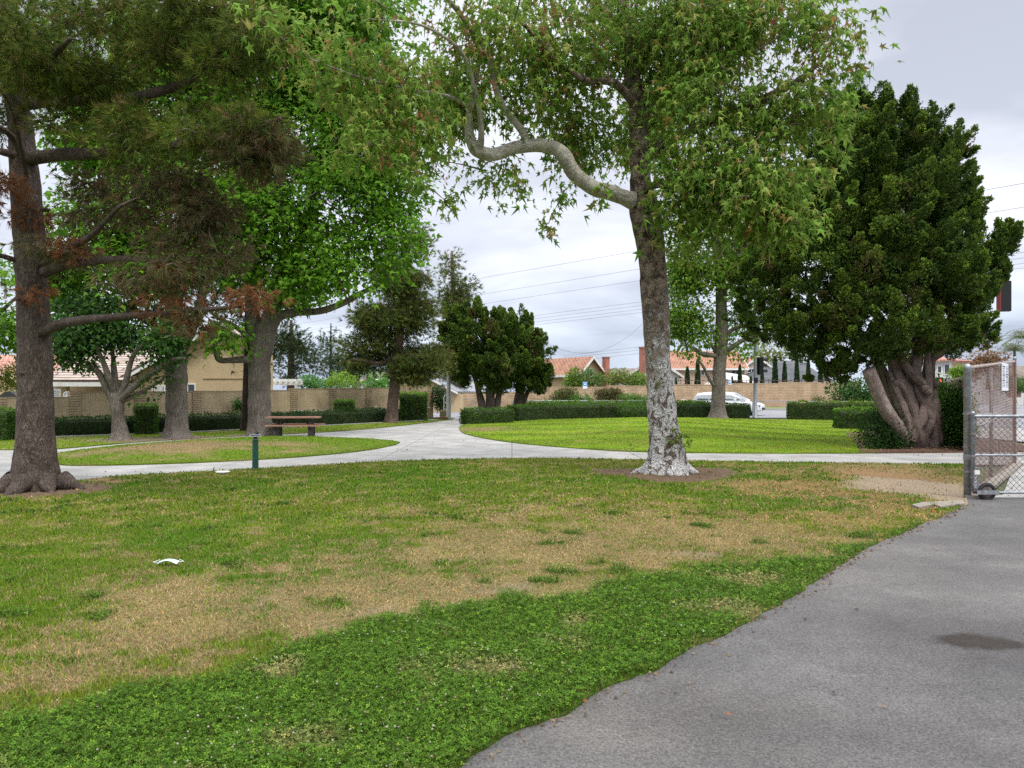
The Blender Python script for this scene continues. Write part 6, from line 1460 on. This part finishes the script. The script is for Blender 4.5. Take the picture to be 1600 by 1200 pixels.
# ------------------------------------------------------------------ bollard lights
def bollard(label, X, Y, h):
    o = thing('bollard_light', label, 'bollard light', (X, Y, ground_z(X, Y)), group='green bollard lights along the path')
    gm = M('green_enamel', (.010, .065, .045), (.016, .085, .058), 9, 4, .4, spec=.5)
    bz = 1.3
    Geo().vf(lathe([(.062, -.03), (.065, .0), (.064, .02), (.06, h * .78), (.06, h * .80)], 24), smooth=False).build('post', gm, o)
    Geo().vf(lathe([(.066, h * .80), (.07, h * .805), (.07, h * .825), (.045, h * .83)], 24)).build('collar', galv, o)
    Geo().vf(lathe([(.04, h * .83), (.04, h * .885)], 20)).build('lamp', M('frosted_lens', (.04, .045, .045), rough=.3), o)
    Geo().vf(lathe([(.10, h * .885), (.13, h * .89), (.135, h * .90), (.12, h * .915), (.05, h * .92)], 24)).vf(lathe([(.06, h * .92), (.115, h * .935), (.12, h * .945), (.10, h * .955), (.0, h * .96)], 24)).build('louvre', galv, o)
    g = Geo(); g.vf(lathe([(.03, h * .96), (.035, h * .985), (.02, h * 1.01), (.0, h * 1.015)], 12, (.03, 0, 0))); g.vf(tube(catmull([(.0, 0, h * .96), (.03, 0, h * 1.02), (.07, 0, h * .99)], 4), [.012] * 9, 6)); g.build('finial', M('black_metal', (.02, .02, .022), rough=.5), o)
    return o
bx_, by_ = G(399, 734)
bollard('dark green bollard light with grey disc top standing alone at the near lawn edge', bx_, by_, .755)
bx_, by_ = G(588, 659)
o = bollard('distant green bollard light with pale globe in front of the left wall hedge', bx_, by_, .72)
Geo().vf(lathe([(.0, .66), (.06, .68), (.075, .73), (.06, .78), (0, .80)], 14)).build('globe', M('pale_globe', (.55, .55, .52), rough=.4), o)
x_, y_ = G(585.2, 660); o = thing('marker_stake', 'thin white stake just left of the distant bollard light', 'stake', (x_, y_, .02)); Geo().vf(lathe([(.02, 0), (.02, .62), (.008, .65)], 8)).build('rod', white, o)

# ------------------------------------------------------------------ picnic table
pt = thing('picnic_table', 'brown plank picnic table with attached benches standing on the path beside the tall sycamore', 'picnic table', (-7.72, 27.3, .0), R(7)); pt.scale = (.94, .94, .94)
wood = M('table_planks', (.24, .125, .085), (.36, .20, .14), 3, 6, .75, st=(.5, 8, 4), bump=.004)
dkw = M('table_frame', (.035, .03, .028), (.06, .05, .045), 5, 4, .7)
for k in range(4): Geo().vf(box(-1.0, .95, -.37 + k * .187, -.37 + k * .187 + .175, .71, .76)).build('tabletop_plank', wood, pt)
for s in (-1, 1):
    y0 = s * .68
    b = Geo().vf(box(-.95, 1.02, y0 - .14, y0 - .005, .42, .47)).vf(box(-.95, 1.02, y0 + .005, y0 + .14, .42, .47)).build('bench', wood, pt)
for x_ in (-.62, .62):
    g = Geo(); g.vf(box(x_ - .05, x_ + .05, -.30, .30, .635, .705)); g.vf(box(x_ - .045, x_ + .045, -.78, .78, .35, .415)); g.build('crossbeam', dkw, pt)
    for y0 in (-.18, .18): Geo().vf(box(x_ - .048, x_ + .048, y0 - .05, y0 + .05, 0, .63)).build('leg', dkw, pt)
    for y0 in (-.68, .68): Geo().vf(box(x_ - .04, x_ + .04, y0 - .045, y0 + .045, 0, .345)).build('leg', dkw, pt)
    Geo().vf(tube([(x_, 0, .39), (x_ - math.copysign(.4, x_), 0, .69)], [.025, .025], 6)).build('brace', dkw, pt)

# ------------------------------------------------------------------ lamp post, signs, signals
x_, y_ = G(701, 656)
lp = thing('lamp_post', 'pale concrete lamp post at the right end of the left wall', 'lamp post', (x_, y_, 0))
Geo().vf(lathe([(.15, -.05), (.15, .02), (.135, .06), (.10, 3.2), (.08, 5.4), (.07, 5.6)], 20), smooth=True).build('pole', M('pole_concrete', (.42, .42, .38), (.52, .52, .48), 12, 6, .8), lp)
Geo().vf(tube([(0, 0, 5.5), (.25, 0, 5.7), (.5, 0, 5.72)], [.035, .03, .03], 8)).build('arm', galv, lp)
Geo().vf(lathe([(.05, 5.66), (.14, 5.7), (.16, 5.78), (.06, 5.86)], 14, (.55, 0, 0))).build('lamp_head', galv_d, lp)
og = thing('garden_gate', 'white metal-framed gate open beside the lamp post', 'gate', (x_ - .28, y_ + 1.5, 0))
Geo().vf(tube([(-.12, 0, 0), (-.12, 0, 1.25), (-.05, 0, 1.42), (.12, 0, 1.42), (.12, 0, 0)], [.03] * 5, 8)).build('frame', white, og)
Geo().vf(box(-.10, .10, -.01, .01, .55, .6)).vf(box(-.10, .10, -.01, .01, .95, 1.0)).build('rail', white, og)
blue = M('sign_blue', (.03, .25, .62), (.04, .29, .66), 4, 3, .5); wsign = M('sign_white', (.72, .75, .78), rough=.5)
def sign(label, px, py_c, Y, w, h, base):
    X = P(px, 0, Y)[0]; z = P(px, py_c, Y)[2]
    o = thing('street_sign', label, 'sign', (X, Y, base)); z -= base
    Geo().vf(lathe([(.03, 0), (.03, z)], 8)).build('post', galv, o); Geo().vf(box(-w/2, w/2, -.05, -.03, z - h/2, z + h/2)).build('panel', wsign, o)
    return o, z
o, z = sign('square blue and white street sign on a thin post between the bushes across the street', 914, 602, 66, .38, .57, .1)
Geo().vf(box(-.17, .17, -.06, -.052, z - .06, z + .25)).build('blue_field', blue, o)
Geo().vf(prism([(-.12, z + .06), (-.03, z + .16), (.02, z + .13), (.07, z + .17), (.12, z + .04), (.05, z + .02), (.02, z + .07), (-.05, z + .01)], -.066, -.062, 'y')).build('emblem', wsign, o)
o, z = sign('small light blue sign right of the far sycamore trunk, above the white car', 1140.5, 597, 60, .24, .42, .1)
Geo().vf(box(-.10, .10, -.06, -.052, z - .15, z + .16)).build('blue_field', M('sign_light_blue', (.12, .38, .72)), o); Geo().vf(prism([(-.05, z - .06), (.05, z - .06), (.05, z + .08), (-.05, z + .08)], -.066, -.062, 'y')).build('emblem', wsign, o)
o = thing('utility_box', 'white utility marker standing behind the hedge left of the white car', 'utility box', (P(1068, 612, 62)[0], 62, .1))
Geo().vf(box(-.15, .15, -.1, .1, 0, .86)).vf(box(-.17, .17, -.12, .12, .862, .9)).build('body', white, o); Geo().vf(box(-.10, .10, -.115, -.105, .45, .75)).build('door', M('grey_panel', (.4, .4, .4)), o)
# signal pole
sg = thing('traffic_signal', 'grey traffic signal pole with black signal head at the street, right of the white car', 'traffic signal', (P(1180, 612, 46.5)[0], 46.5, 0))
Geo().vf(lathe([(.20, 0), (.20, .04), (.13, .12), (.115, 2.0), (.09, 5.8), (.07, 7.5)], 16), smooth=True).build('pole', galv, sg)
blk = M('signal_black', (.015, .015, .016), rough=.5)
def head(par, x, y, zc, ang, plate=False):
    o = Geo().vf(box(-.17, .17, -.10, .12, -.53, .53)).build('signal_head', blk, par, loc=(x, y, zc), rot=(0, 0, ang))
    for k, c in enumerate(((.10, .01, .01), (.10, .06, .01), (.01, .07, .04))):
        z = .34 - k * .34
        Geo().vf(prism([(.125 * math.cos(a), z + .125 * math.sin(a)) for a in np.linspace(0, 2 * math.pi, 17)[:-1]], -.115, -.105, 'y')).build('lens', M('lens_%d' % k, c, rough=.25), o)
        vs = []; ar = np.linspace(-.2, math.pi + .2, 12)
        for yy in (-.105, -.34): vs += [(.14 * math.cos(a), yy, z + .14 * math.sin(a)) for a in ar]
        Geo().add(vs, [(i, i + 1, 13 + i, 12 + i) for i in range(11)]).build('visor', blk, o)
    return o
head(sg, .38, 0, 3.15, R(75)); head(sg, .30, .34, 3.15, R(165))
Geo().vf(tube([(0, 0, 3.68), (.5, 0, 3.7)], [.03, .03], 6)).vf(tube([(0, 0, 2.62), (.4, 0, 2.62)], [.025, .025], 6)).build('bracket', galv_d, sg)
Geo().vf(box(-.12, .12, -.16, -.11, 2.15, 2.45)).build('push_button', blk, sg)
s2 = thing('traffic_signal', 'hanging traffic signal head on a long mast arm, right of the big juniper', 'traffic signal', (14.3, 27, 0))
Geo().vf(lathe([(.2, 0), (.2, .05), (.13, .12), (.11, 6.2)], 16), smooth=True).build('pole', galv, s2)
Geo().vf(tube([(0, 0, 5.2), (1.2, 0, 5.65), (2.9, .0, 5.7)], [.08, .06, .045], 10), smooth=True).build('mast_arm', galv, s2)
head(s2, 3.02, 0, 4.95, R(168)); Geo().vf(box(2.80, 2.83, -.10, .12, 4.43, 5.47)).build('fringe_strip', M('red_colour_fringe', (.20, .03, .03), rough=.5), s2); Geo().vf(tube([(2.9, 0, 5.7), (3.02, 0, 5.48)], [.03, .03], 6)).build('hanger', galv_d, s2)  # thin red strip is added as a lens colour fringe, not a signal part
# street pipe railings
def railing(label, pts, h, np_, r=.025):
    o = thing('pipe_railing', label, 'railing', (pts[0][0], pts[0][1], 0)); a = Vector((*pts[0], 0)); b = Vector((*pts[1], 0)); d = b - a
    Geo().vf(tube([(0, 0, h), tuple(d + Vector((0, 0, h)))], [r, r], 8)).build('rail', galv, o)
    for i in range(np_): p = d * i / (np_ - 1); Geo().vf(tube([(p.x, p.y, 0), (p.x, p.y, h - .01)], [r, r], 8)).build('post', galv, o)
    return o
railing('thin pipe railing by the street right of the signal pole', [(P(1176, 0, 48)[0], 48), (P(1395, 0, 46)[0], 46)], 1.0, 5)
railing('thin pipe railing in front of the hedge-side street, left of the big sycamore', [(P(800, 0, 49.5)[0], 49.5), (P(1056, 0, 50)[0], 50)], 1.02, 8)
railing('short pipe railing across the street under the dark junipers', [(P(655, 0, 58)[0], 58), (P(738, 0, 62)[0], 62)], .98, 4)

# ------------------------------------------------------------------ white car behind the hedge
paint = M('white_car_paint', (.74, .75, .77), rough=.25, spec=.6)
car = thing('parked_car', 'white sport utility car on the street behind the far sycamore and hedge', 'car', (P(1137, 612, 52.5)[0], 52.5, 0), R(-28)); car.scale = (.98, .98, .9)
def loft(sections):
    n = len(sections[0]); V = [v for s in sections for v in s]; F = [(i * n + j, i * n + (j + 1) % n, (i + 1) * n + (j + 1) % n, (i + 1) * n + j) for i in range(len(sections) - 1) for j in range(n)]
    F += [tuple(range(n))[::-1], tuple(range((len(sections) - 1) * n, len(sections) * n))]; return V, F
def sec(x, zb, zt, wb, wt, rr=.08):
    pts = [(-wb + rr, zb), (wb - rr, zb), (wb, zb + rr), (wb, (zb + zt) * .55), (wt, zt - rr), (wt - rr, zt), (-wt + rr, zt), (-wt, zt - rr), (-wb, (zb + zt) * .55), (-wb, zb + rr)]
    return [(x, y, z) for y, z in pts]
Geo().vf(loft([sec(-2.38, .42, .95, .80, .76), sec(-2.30, .32, 1.06, .90, .84), sec(-1.6, .28, 1.10, .94, .88), sec(0, .26, 1.09, .95, .89), sec(.95, .26, 1.06, .95, .88), sec(1.5, .28, 1.02, .93, .84), sec(2.15, .30, .92, .88, .76), sec(2.40, .36, .78, .78, .66)]), smooth=False).build('body', paint, car)
Geo().vf(loft([sec(-2.22, 1.06, 1.16, .80, .78, .03), sec(-1.95, 1.06, 1.66, .80, .66, .06), sec(-1.2, 1.08, 1.75, .82, .66, .06), sec(-.2, 1.08, 1.76, .82, .66, .06), sec(.45, 1.06, 1.70, .82, .64, .06), sec(1.35, 1.03, 1.10, .80, .76, .03)])).build('cabin', paint, car)
dg = M('car_glass', (.025, .035, .04), rough=.25, spec=.2)
def sideglass(s, a):
    V = [(x, s * (y + .035), z) for x, y, z in a]; return V, [tuple(range(len(V))) if s < 0 else tuple(range(len(V)))[::-1]]
for s in (-1, 1):
    for a in ([(-1.95, .785, 1.17), (-1.15, .80, 1.17), (-1.15, .70, 1.63), (-1.72, .69, 1.60)], [(-1.08, .80, 1.17), (-.22, .80, 1.17), (-.22, .70, 1.66), (-1.08, .70, 1.64)], [(-.14, .80, 1.17), (.98, .79, 1.17), (.38, .69, 1.60), (-.14, .70, 1.66)]):
        Geo().vf(sideglass(s, a)).build('window', dg, car)
    Geo().vf(tube([(.72, s * .90, 1.16), (.72, s * 1.04, 1.20)], [.05, .10], 8)).build('mirror', paint, car)
    Geo().vf(box(2.12, 2.36, s * .74 - .10, s * .74 + .10, .66, .80)).build('headlight', M('headlight_lens', (.30, .33, .36), rough=.15, spec=.8), car)
    for x_ in (-1.42, 1.42):
        w = Geo().vf(prism([(x_ + .36 * math.cos(a), .36 + .36 * math.sin(a)) for a in np.linspace(0, 6.2832, 25)[:-1]], s * .74, s * .965, 'y')).build('wheel', M('tyre_rubber', (.02, .02, .02), rough=.8), car)
        Geo().vf(prism([(x_ + .22 * math.cos(a), .36 + .22 * math.sin(a)) for a in np.linspace(0, 6.2832, 13)[:-1]], s * .966, s * .975, 'y')).build('rim', galv, w)
Geo().add([(.56, -.60, 1.66), (.56, .60, 1.66), (1.33, .72, 1.12), (1.33, -.72, 1.12)], [(0, 1, 2, 3)]).build('windscreen', M('windscreen_glass', (.20, .25, .27), rough=.1, spec=.8), car)
Geo().vf(box(2.34, 2.44, -.5, .5, .42, .60)).build('grille', blk, car)

# ------------------------------------------------------------------ power lines
wire_m = M('power_cable', (.16, .17, .19), rough=.6)
def wire(label, zl, zr, sag=0, a=(-32, 104.2), b=(32, 31), r=.014, off=0):
    pts = []; 
    for t in np.linspace(0, 1, 25): pts.append((a[0] + (b[0] - a[0]) * t + off, a[1] + (b[1] - a[1]) * t + off, zl + (zr - zl) * t - sag * 4 * t * (1 - t)))
    o = Geo().vf(tube(pts, [r] * 25, 5)).build('power_line', wire_m, None, pts[12]); tag(o, label, 'power line', 'overhead wires strung across the sky')
A_, B_ = (-31.8, 104), (38.0, 24.0)
def lw(label, zA, zB, sag=.0, r=.011, off=0):
    """heights at the far-left and right ends of the wires' run"""
    wire(label, zA, zB, sag, A_, B_, r, off)
lw('topmost of the three widely spaced overhead wires', 12.3, 12.0, .1, .012); lw('middle one of the three widely spaced overhead wires', 10.4, 11.0, .0, .011, .3); lw('lowest of the three widely spaced overhead wires', 9.4, 10.2, -.1, .011, .6)
for k, (za, zb, wd) in enumerate(((7.6, 9.0, 'upper'), (7.35, 8.75, 'second'), (7.1, 8.5, 'third'), (6.85, 8.3, 'lowest'))): lw(wd + ' wire of the closely spaced bundle of four below the three wide wires', za, zb, 0, .010, .9 + k * .15)
a_, b_ = (2.0, 66), (12.5, 70)
wire('deeply sagging cable between the dark junipers and the big trunk', P(835, 524, 66)[2], P(1010, 500, 70)[2], 2.2, (P(835, 0, 66)[0], 66), (P(1010, 0, 70)[0], 70), .014)
for k, (y0_, y1_, wd) in enumerate(((556, 541, 'highest'), (559, 546, 'middle'), (566, 551, 'lowest'))): wire('%s of the low wires just above the roof of the brown house' % wd, P(880, y0_, 78)[2], P(1010, y1_, 72)[2], 0, (P(880, 0, 78)[0], 78), (P(1010, 0, 72)[0], 72), .012)
wire('level wire just above the far right roofs', P(1540, 524, 80)[2], P(1700, 524, 80)[2], 0, (P(1500, 0, 80)[0], 80), (P(1700, 0, 80)[0], 80), .02); wire('second level wire above the far right roofs', P(1540, 529, 80)[2], P(1700, 530, 80)[2], 0, (P(1500, 0, 80)[0], 80), (P(1700, 0, 80)[0], 80), .02)

# ------------------------------------------------------------------ chain link fence and gate
def mesh_panel(w, h, pitch, r, z0=0):
    """woven diamond mesh: two sets of diagonal wires clipped to a w x h panel in x,z"""
    g = Geo(); n = int((w + h) / pitch) + 1
    for i in range(n):
        c = i * pitch
        x0, z0_ = max(0, c - h), min(c, h); x1, z1_ = min(c, w), max(0, c - w)
        if x1 - x0 > .02:
            g.vf(tube([(x0, -.003, z0 + z0_), (x1, -.003, z0 + z1_)], [r, r], 4, cap=False)); g.vf(tube([(w - x0, .003, z0 + z0_), (w - x1, .003, z0 + z1_)], [r, r], 4, cap=False))
    return g
wirem = M('chain_link_wire', (.10, .10, .11), (.17, .17, .18), 6, 4, .6, metal=.4)
rusty_w = M('rusty_wire', (.20, .10, .08), (.34, .27, .25), 4, 5, .7, metal=.3)
# tall fence run from the gate post away to the corner post
d = GATE_B - GATE_A; Lf = float(np.linalg.norm(d)); fa = math.atan2(d[1], d[0])
fe = thing('chain_link_fence', 'tall rusty chain-link fence panel running back from the gate post', 'fence', (GATE_A[0], GATE_A[1], 0), fa)
g = mesh_panel(Lf - .2, 1.95, .10, .0021, 0.05)
for i in range(len(g.V)): g.V[i] = g.V[i] + np.array((.1, 0, 0)) + np.column_stack([0 * g.V[i][:, 0], 0 * g.V[i][:, 0], g.V[i][:, 0] / Lf * .30 * (g.V[i][:, 2] / 2)])
g.build('mesh', rusty_w, fe)
Geo().vf(lathe([(.052, -.05), (.052, 1.93), (.058, 1.94), (.055, 1.99), (.02, 2.02)], 18), smooth=True).build('post', galv, fe, loc=(0, 0, 0))
Geo().vf(lathe([(.034, -.05), (.034, 2.3), (.04, 2.31), (.02, 2.37)], 14), smooth=True).build('post', galv, fe, loc=(Lf - .02, 0, 0))
Geo().vf(lathe([(.03, 0), (.03, 2.05)], 12), smooth=True).build('post', galv_d, fe, loc=(Lf * .46, .04, 0))
Geo().vf(box(Lf - .16, Lf - .075, -.03, .03, 0, 2.28)).build('post', M('rust_paint', (.16, .08, .065), (.24, .13, .10), 6, 5, .8), fe)
Geo().vf(tube([(.05, 0, 1.96), (Lf - .05, 0, 2.26)], [.024, .024], 10)).build('top_rail', M('rusty_rail', (.26, .16, .13), (.42, .38, .36), 9, 5, .6, metal=.4), fe)
for z in (.38, .75, 1.25): Geo().vf(lathe([(.056, z), (.062, z + .004), (.062, z + .03), (.056, z + .034)], 18)).build('clamp', galv_d, fe)
Geo().vf(box(-.07, -.03, -.05, .05, .58, .66)).build('latch', galv_d, fe)
# paper notice on the fence
nt_ = thing('notice_sign', 'white printed notice fixed high on the rusty chain-link fence', 'sign', (GATE_A[0] + d[0] * .70, GATE_A[1] + d[1] * .70, 1.6), fa)
Geo().vf(box(-.62, .45, -.03, -.02, .02, .56)).build('panel', M('notice_paper', (.62, .64, .68), rough=.6), nt_)
q = np.random.RandomState(4); g = Geo()
for cx_, wmax in ((-.55, .42), (.0, .40)):
    z = .50
    while z > .07:
        hgt = q.choice([.008, .008, .022]); x_ = cx_; 
        while x_ < cx_ + wmax - .04:
            w_ = q.uniform(.02, .07); g.vf(box(x_, min(x_ + w_, cx_ + wmax), -.034, -.031, z - hgt, z)); x_ += w_ + .015
        z -= hgt + .022
g.build('print', M('notice_ink', (.08, .08, .10)), nt_)
n2 = thing('notice_sign', 'blank white board fixed low on the chain-link fence behind the gate', 'sign', (GATE_A[0] + d[0] * .30, GATE_A[1] + d[1] * .30, 1.02), fa)
Geo().vf(box(-.75, 1.9, .03, .045, .02, .20)).build('panel', M('board_white', (.55, .57, .58), (.62, .64, .65), 6, 4, .6), n2); Geo().vf(lathe([(.012, 0), (.012, .01)], 8, (-.65, .02, .11))).build('bolt', galv_d, n2)

# low rolling gate across the drive
gt = thing('rolling_gate', 'low galvanised chain-link gate with a rubber wheel, closing the drive at the right edge', 'gate', (6.86, 11.43, 0), R(-1))
GL = 6.5
Geo().vf(lathe([(.028, .12), (.028, 1.27), (.033, 1.28), (.015, 1.31)], 14), smooth=True).build('frame_post', galv, gt)
for z, r_ in ((1.235, .024), (.655, .017), (.10, .019)): Geo().vf(tube([(0, 0, z), (GL, 0, z)], [r_, r_], 10), smooth=True).build('rail', galv, gt)
for x_ in (3.2, GL): Geo().vf(lathe([(.02, .1), (.02, 1.22)], 10, (x_, 0, 0)), smooth=True).build('frame_post', galv, gt)
mesh_panel(GL - .02, 1.16, .088, .0036, .10).build('mesh', wirem, gt)
for z in (.3, .62, .95): Geo().vf(lathe([(.03, z), (.038, z + .004), (.038, z + .03), (.03, z + .034)], 12)).build('clamp', galv_d, gt)
wh = Geo().vf(tube([(.17 + .105 * math.cos(a), -.06, .12 + .105 * math.sin(a)) for a in np.linspace(0, 2 * math.pi, 33)], [.03] * 33, 10, cap=False), smooth=True).build('wheel', M('black_rubber', (.025, .025, .027), rough=.8), gt)
Geo().vf(prism([(.17 + .085 * math.cos(a), .12 + .085 * math.sin(a)) for a in np.linspace(0, 2 * math.pi, 21)[:-1]], -.075, -.045, 'y')).build('hub', galv_d, wh)
Geo().vf(box(.0, .32, -.115, -.10, .085, .145)).vf(box(.0, .32, -.02, -.008, .085, .145)).build('wheel_bracket', galv, gt)
Geo().vf(box(-.02, .05, -.06, -.03, .12, .36)).build('hinge_plate', galv_d, gt)
pl_ = thing('padlock', 'pale padlock and chain hanging low on the gate post', 'padlock', (6.86, 11.33, .38)); Geo().vf(box(-.035, .035, -.015, .015, 0, .06)).build('body', white, pl_)
Geo().vf(tube([(-.02, 0, .06), (-.02, 0, .09), (0, 0, .105), (.02, 0, .09), (.02, 0, .06)], [.006] * 5, 6)).build('shackle', galv, pl_)
g = Geo()
for k in range(7): 
    a = k * .45; g.vf(tube([(-.03 + .02 * math.cos(t) * (1 if k % 2 else .4), .02 * math.sin(t) * (.4 if k % 2 else 1), -.03 * k + .02 * math.sin(t)) for t in np.linspace(0, 6.28, 9)], [.004] * 9, 5, cap=False))
g.build('chain', galv, pl_)
# wooden fence with pale posts beyond the shrub
wf = thing('wood_fence', 'brown board fence with pale posts between the bright shrub and the gate post', 'fence', (P(1463, 612, 40)[0], 40, 0), math.atan2(-17, .9) )
a0 = np.array(P(1463, 612, 40)[:2]); a1 = np.array(P(1512, 612, 20)[:2]); dd_ = a1 - a0; LL = float(np.linalg.norm(dd_)); wf.rotation_euler = (0, 0, math.atan2(dd_[1], dd_[0]))
brn = M('fence_boards', (.14, .065, .055), (.21, .11, .09), 3, 6, .9, st=(6, 1, .6))
g = Geo(); k = 0
for i in range(int(LL / .15)): g.vf(box(i * .15, i * .15 + .14, 0, .02, 0, 1.95 + .003 * (i % 3)))
g.build('boards', brn, wf)
for i in range(int(LL / 2.4) + 1): Geo().vf(box(i * 2.4, i * 2.4 + .1, .03, .13, 0, 1.98)).build('post', M('pale_post', (.42, .41, .42), (.5, .5, .5), 5, 4, .8), wf)
Geo().vf(box(-.05, LL, -.02, .06, 1.99, 2.03)).build('cap_rail', M('pale_rail', (.38, .30, .26), (.46, .40, .36), 5, 4, .8), wf)
o = thing('stop_signal', 'small red-orange hand signal box peeking over the bright shrub', 'pedestrian signal', (P(1461, 612, 39)[0], 38.6, 0)); o.name = 'pedestrian_signal'
Geo().vf(lathe([(.04, 0), (.04, 2.0)], 10)).build('post', galv, o); Geo().vf(box(-.14, .14, -.10, .10, 2.0, 2.32)).build('housing', blk, o)
g = Geo(); zc_ = 2.15; g.vf(prism([(-.07, zc_ - .09), (.05, zc_ - .09), (.08, zc_ + .01), (.06, zc_ + .02), (.05, zc_ + .10), (-.06, zc_ + .10), (-.10, zc_ + .0)], -.108, -.101, 'y'))
mm = M('orange_lamp', (.8, .12, .03), rough=.5); b_n = [n for n in mm.node_tree.nodes if n.type == 'BSDF_PRINCIPLED'][0]; b_n.inputs['Emission Color'].default_value = (1, .15, .03, 1); b_n.inputs['Emission Strength'].default_value = .9
g.build('hand_symbol', mm, o)

# ------------------------------------------------------------------ small things on the ground
mx_, my_ = G(263, 885)
mk_ = thing('face_mask', 'pale blue disposable face mask lying on the dry grass', 'face mask', (mx_, my_, ground_z(mx_, my_) + .02), R(4))
V = []; F = []; nu, nv = 14, 8
for j in range(nv + 1):
    for i in range(nu + 1):
        u = i / nu; v = j / nv; x_ = (u - .5) * .175; y_ = (v - .5) * .085
        z = .034 * math.sin(math.pi * u) * (1 - .35 * v) + .003 * math.sin(v * 18) + .006
        V.append((x_, y_ - .01 * math.sin(math.pi * u), z + .012 * v))
for j in range(nv):
    for i in range(nu): F.append((j * (nu + 1) + i, j * (nu + 1) + i + 1, (j + 1) * (nu + 1) + i + 1, (j + 1) * (nu + 1) + i))
n_ = len(V); V2 = V + [(a, b, c - .002) for a, b, c in V]; F2 = F + [tuple(n_ + i for i in f[::-1]) for f in F]
Geo().add(V2, F2, smooth=True).build('cloth', M('mask_blue', (.50, .66, .74), (.60, .74, .80), 20, 3, .7), mk_)
for s in (-1, 1): Geo().vf(tube(catmull([(s * .086, -.03, .02), (s * .12, -.035, .025), (s * .135, 0, .018), (s * .12, .03, .02), (s * .086, .035, .03)], 4), [.0025] * 17, 5)).build('ear_loop', M('mask_white', (.7, .7, .7)), mk_)
# fallen leaves
lit = [(1457, 803, 'orange fallen leaf on the bare soil near the gate'), (912, 1104, 'orange fallen leaf at the clover edge, nearest the camera'), (1000, 1052, 'small brown fallen leaf where the clover meets the drive'),
       (118, 768, 'yellow fallen leaf on the grass by the left pine'), (168, 787, 'tiny pale fallen leaf on the grass left of the bollard'), (298, 752, 'pale fallen leaf on the grass right of the left pine'), (1140, 1126, 'small rust-coloured fallen leaf on the asphalt drive'),
       (240, 712, 'fallen leaf on the small island lawn'), (1008, 858, 'pale curled fallen leaf in the dry grass')]
for k, (px, py, lab) in enumerate(lit):
    X, Y = G(px, py); qq = np.random.RandomState(k); g = Geo(); sz = .03 if Y < 9 else .08
    cl_ = (.45, .14, .05) if 'orange' in lab or 'rust' in lab else (.5, .36, .12) if 'yellow' in lab else (.5, .42, .32) if 'pale' in lab else (.22, .12, .07)
    scatter(g, SYC * np.array((1, 1, 1.8)), SYCF, np.array([[X, Y, ground_z(X, Y) + .035]]), qq.normal(0, 1, (1, 3)) * (1, 1, .2), np.array([[.1, -.3, 1.]]), np.array([sz]), np.array([cl_]))
    tag(g.build('fallen_leaf', MATS['leaf'], None, (X, Y, .03)), lab, 'leaf', 'fallen leaves on the ground')
X, Y = G(348, 741); o = thing('valve_cover', 'pale plastic irrigation cover flush in the grass left of the bollard', 'valve cover', (X, Y, .03)); Geo().vf(lathe([(.0, 0), (.13, 0), (.14, .02), (.13, .03), (0, .032)], 14)).build('lid', white, o); Geo().vf(tube([(-.2, .02, .02), (-.17, .02, .11)], [.012, .008], 6)).build('sprinkler_head', MATS['green_enamel'], o)
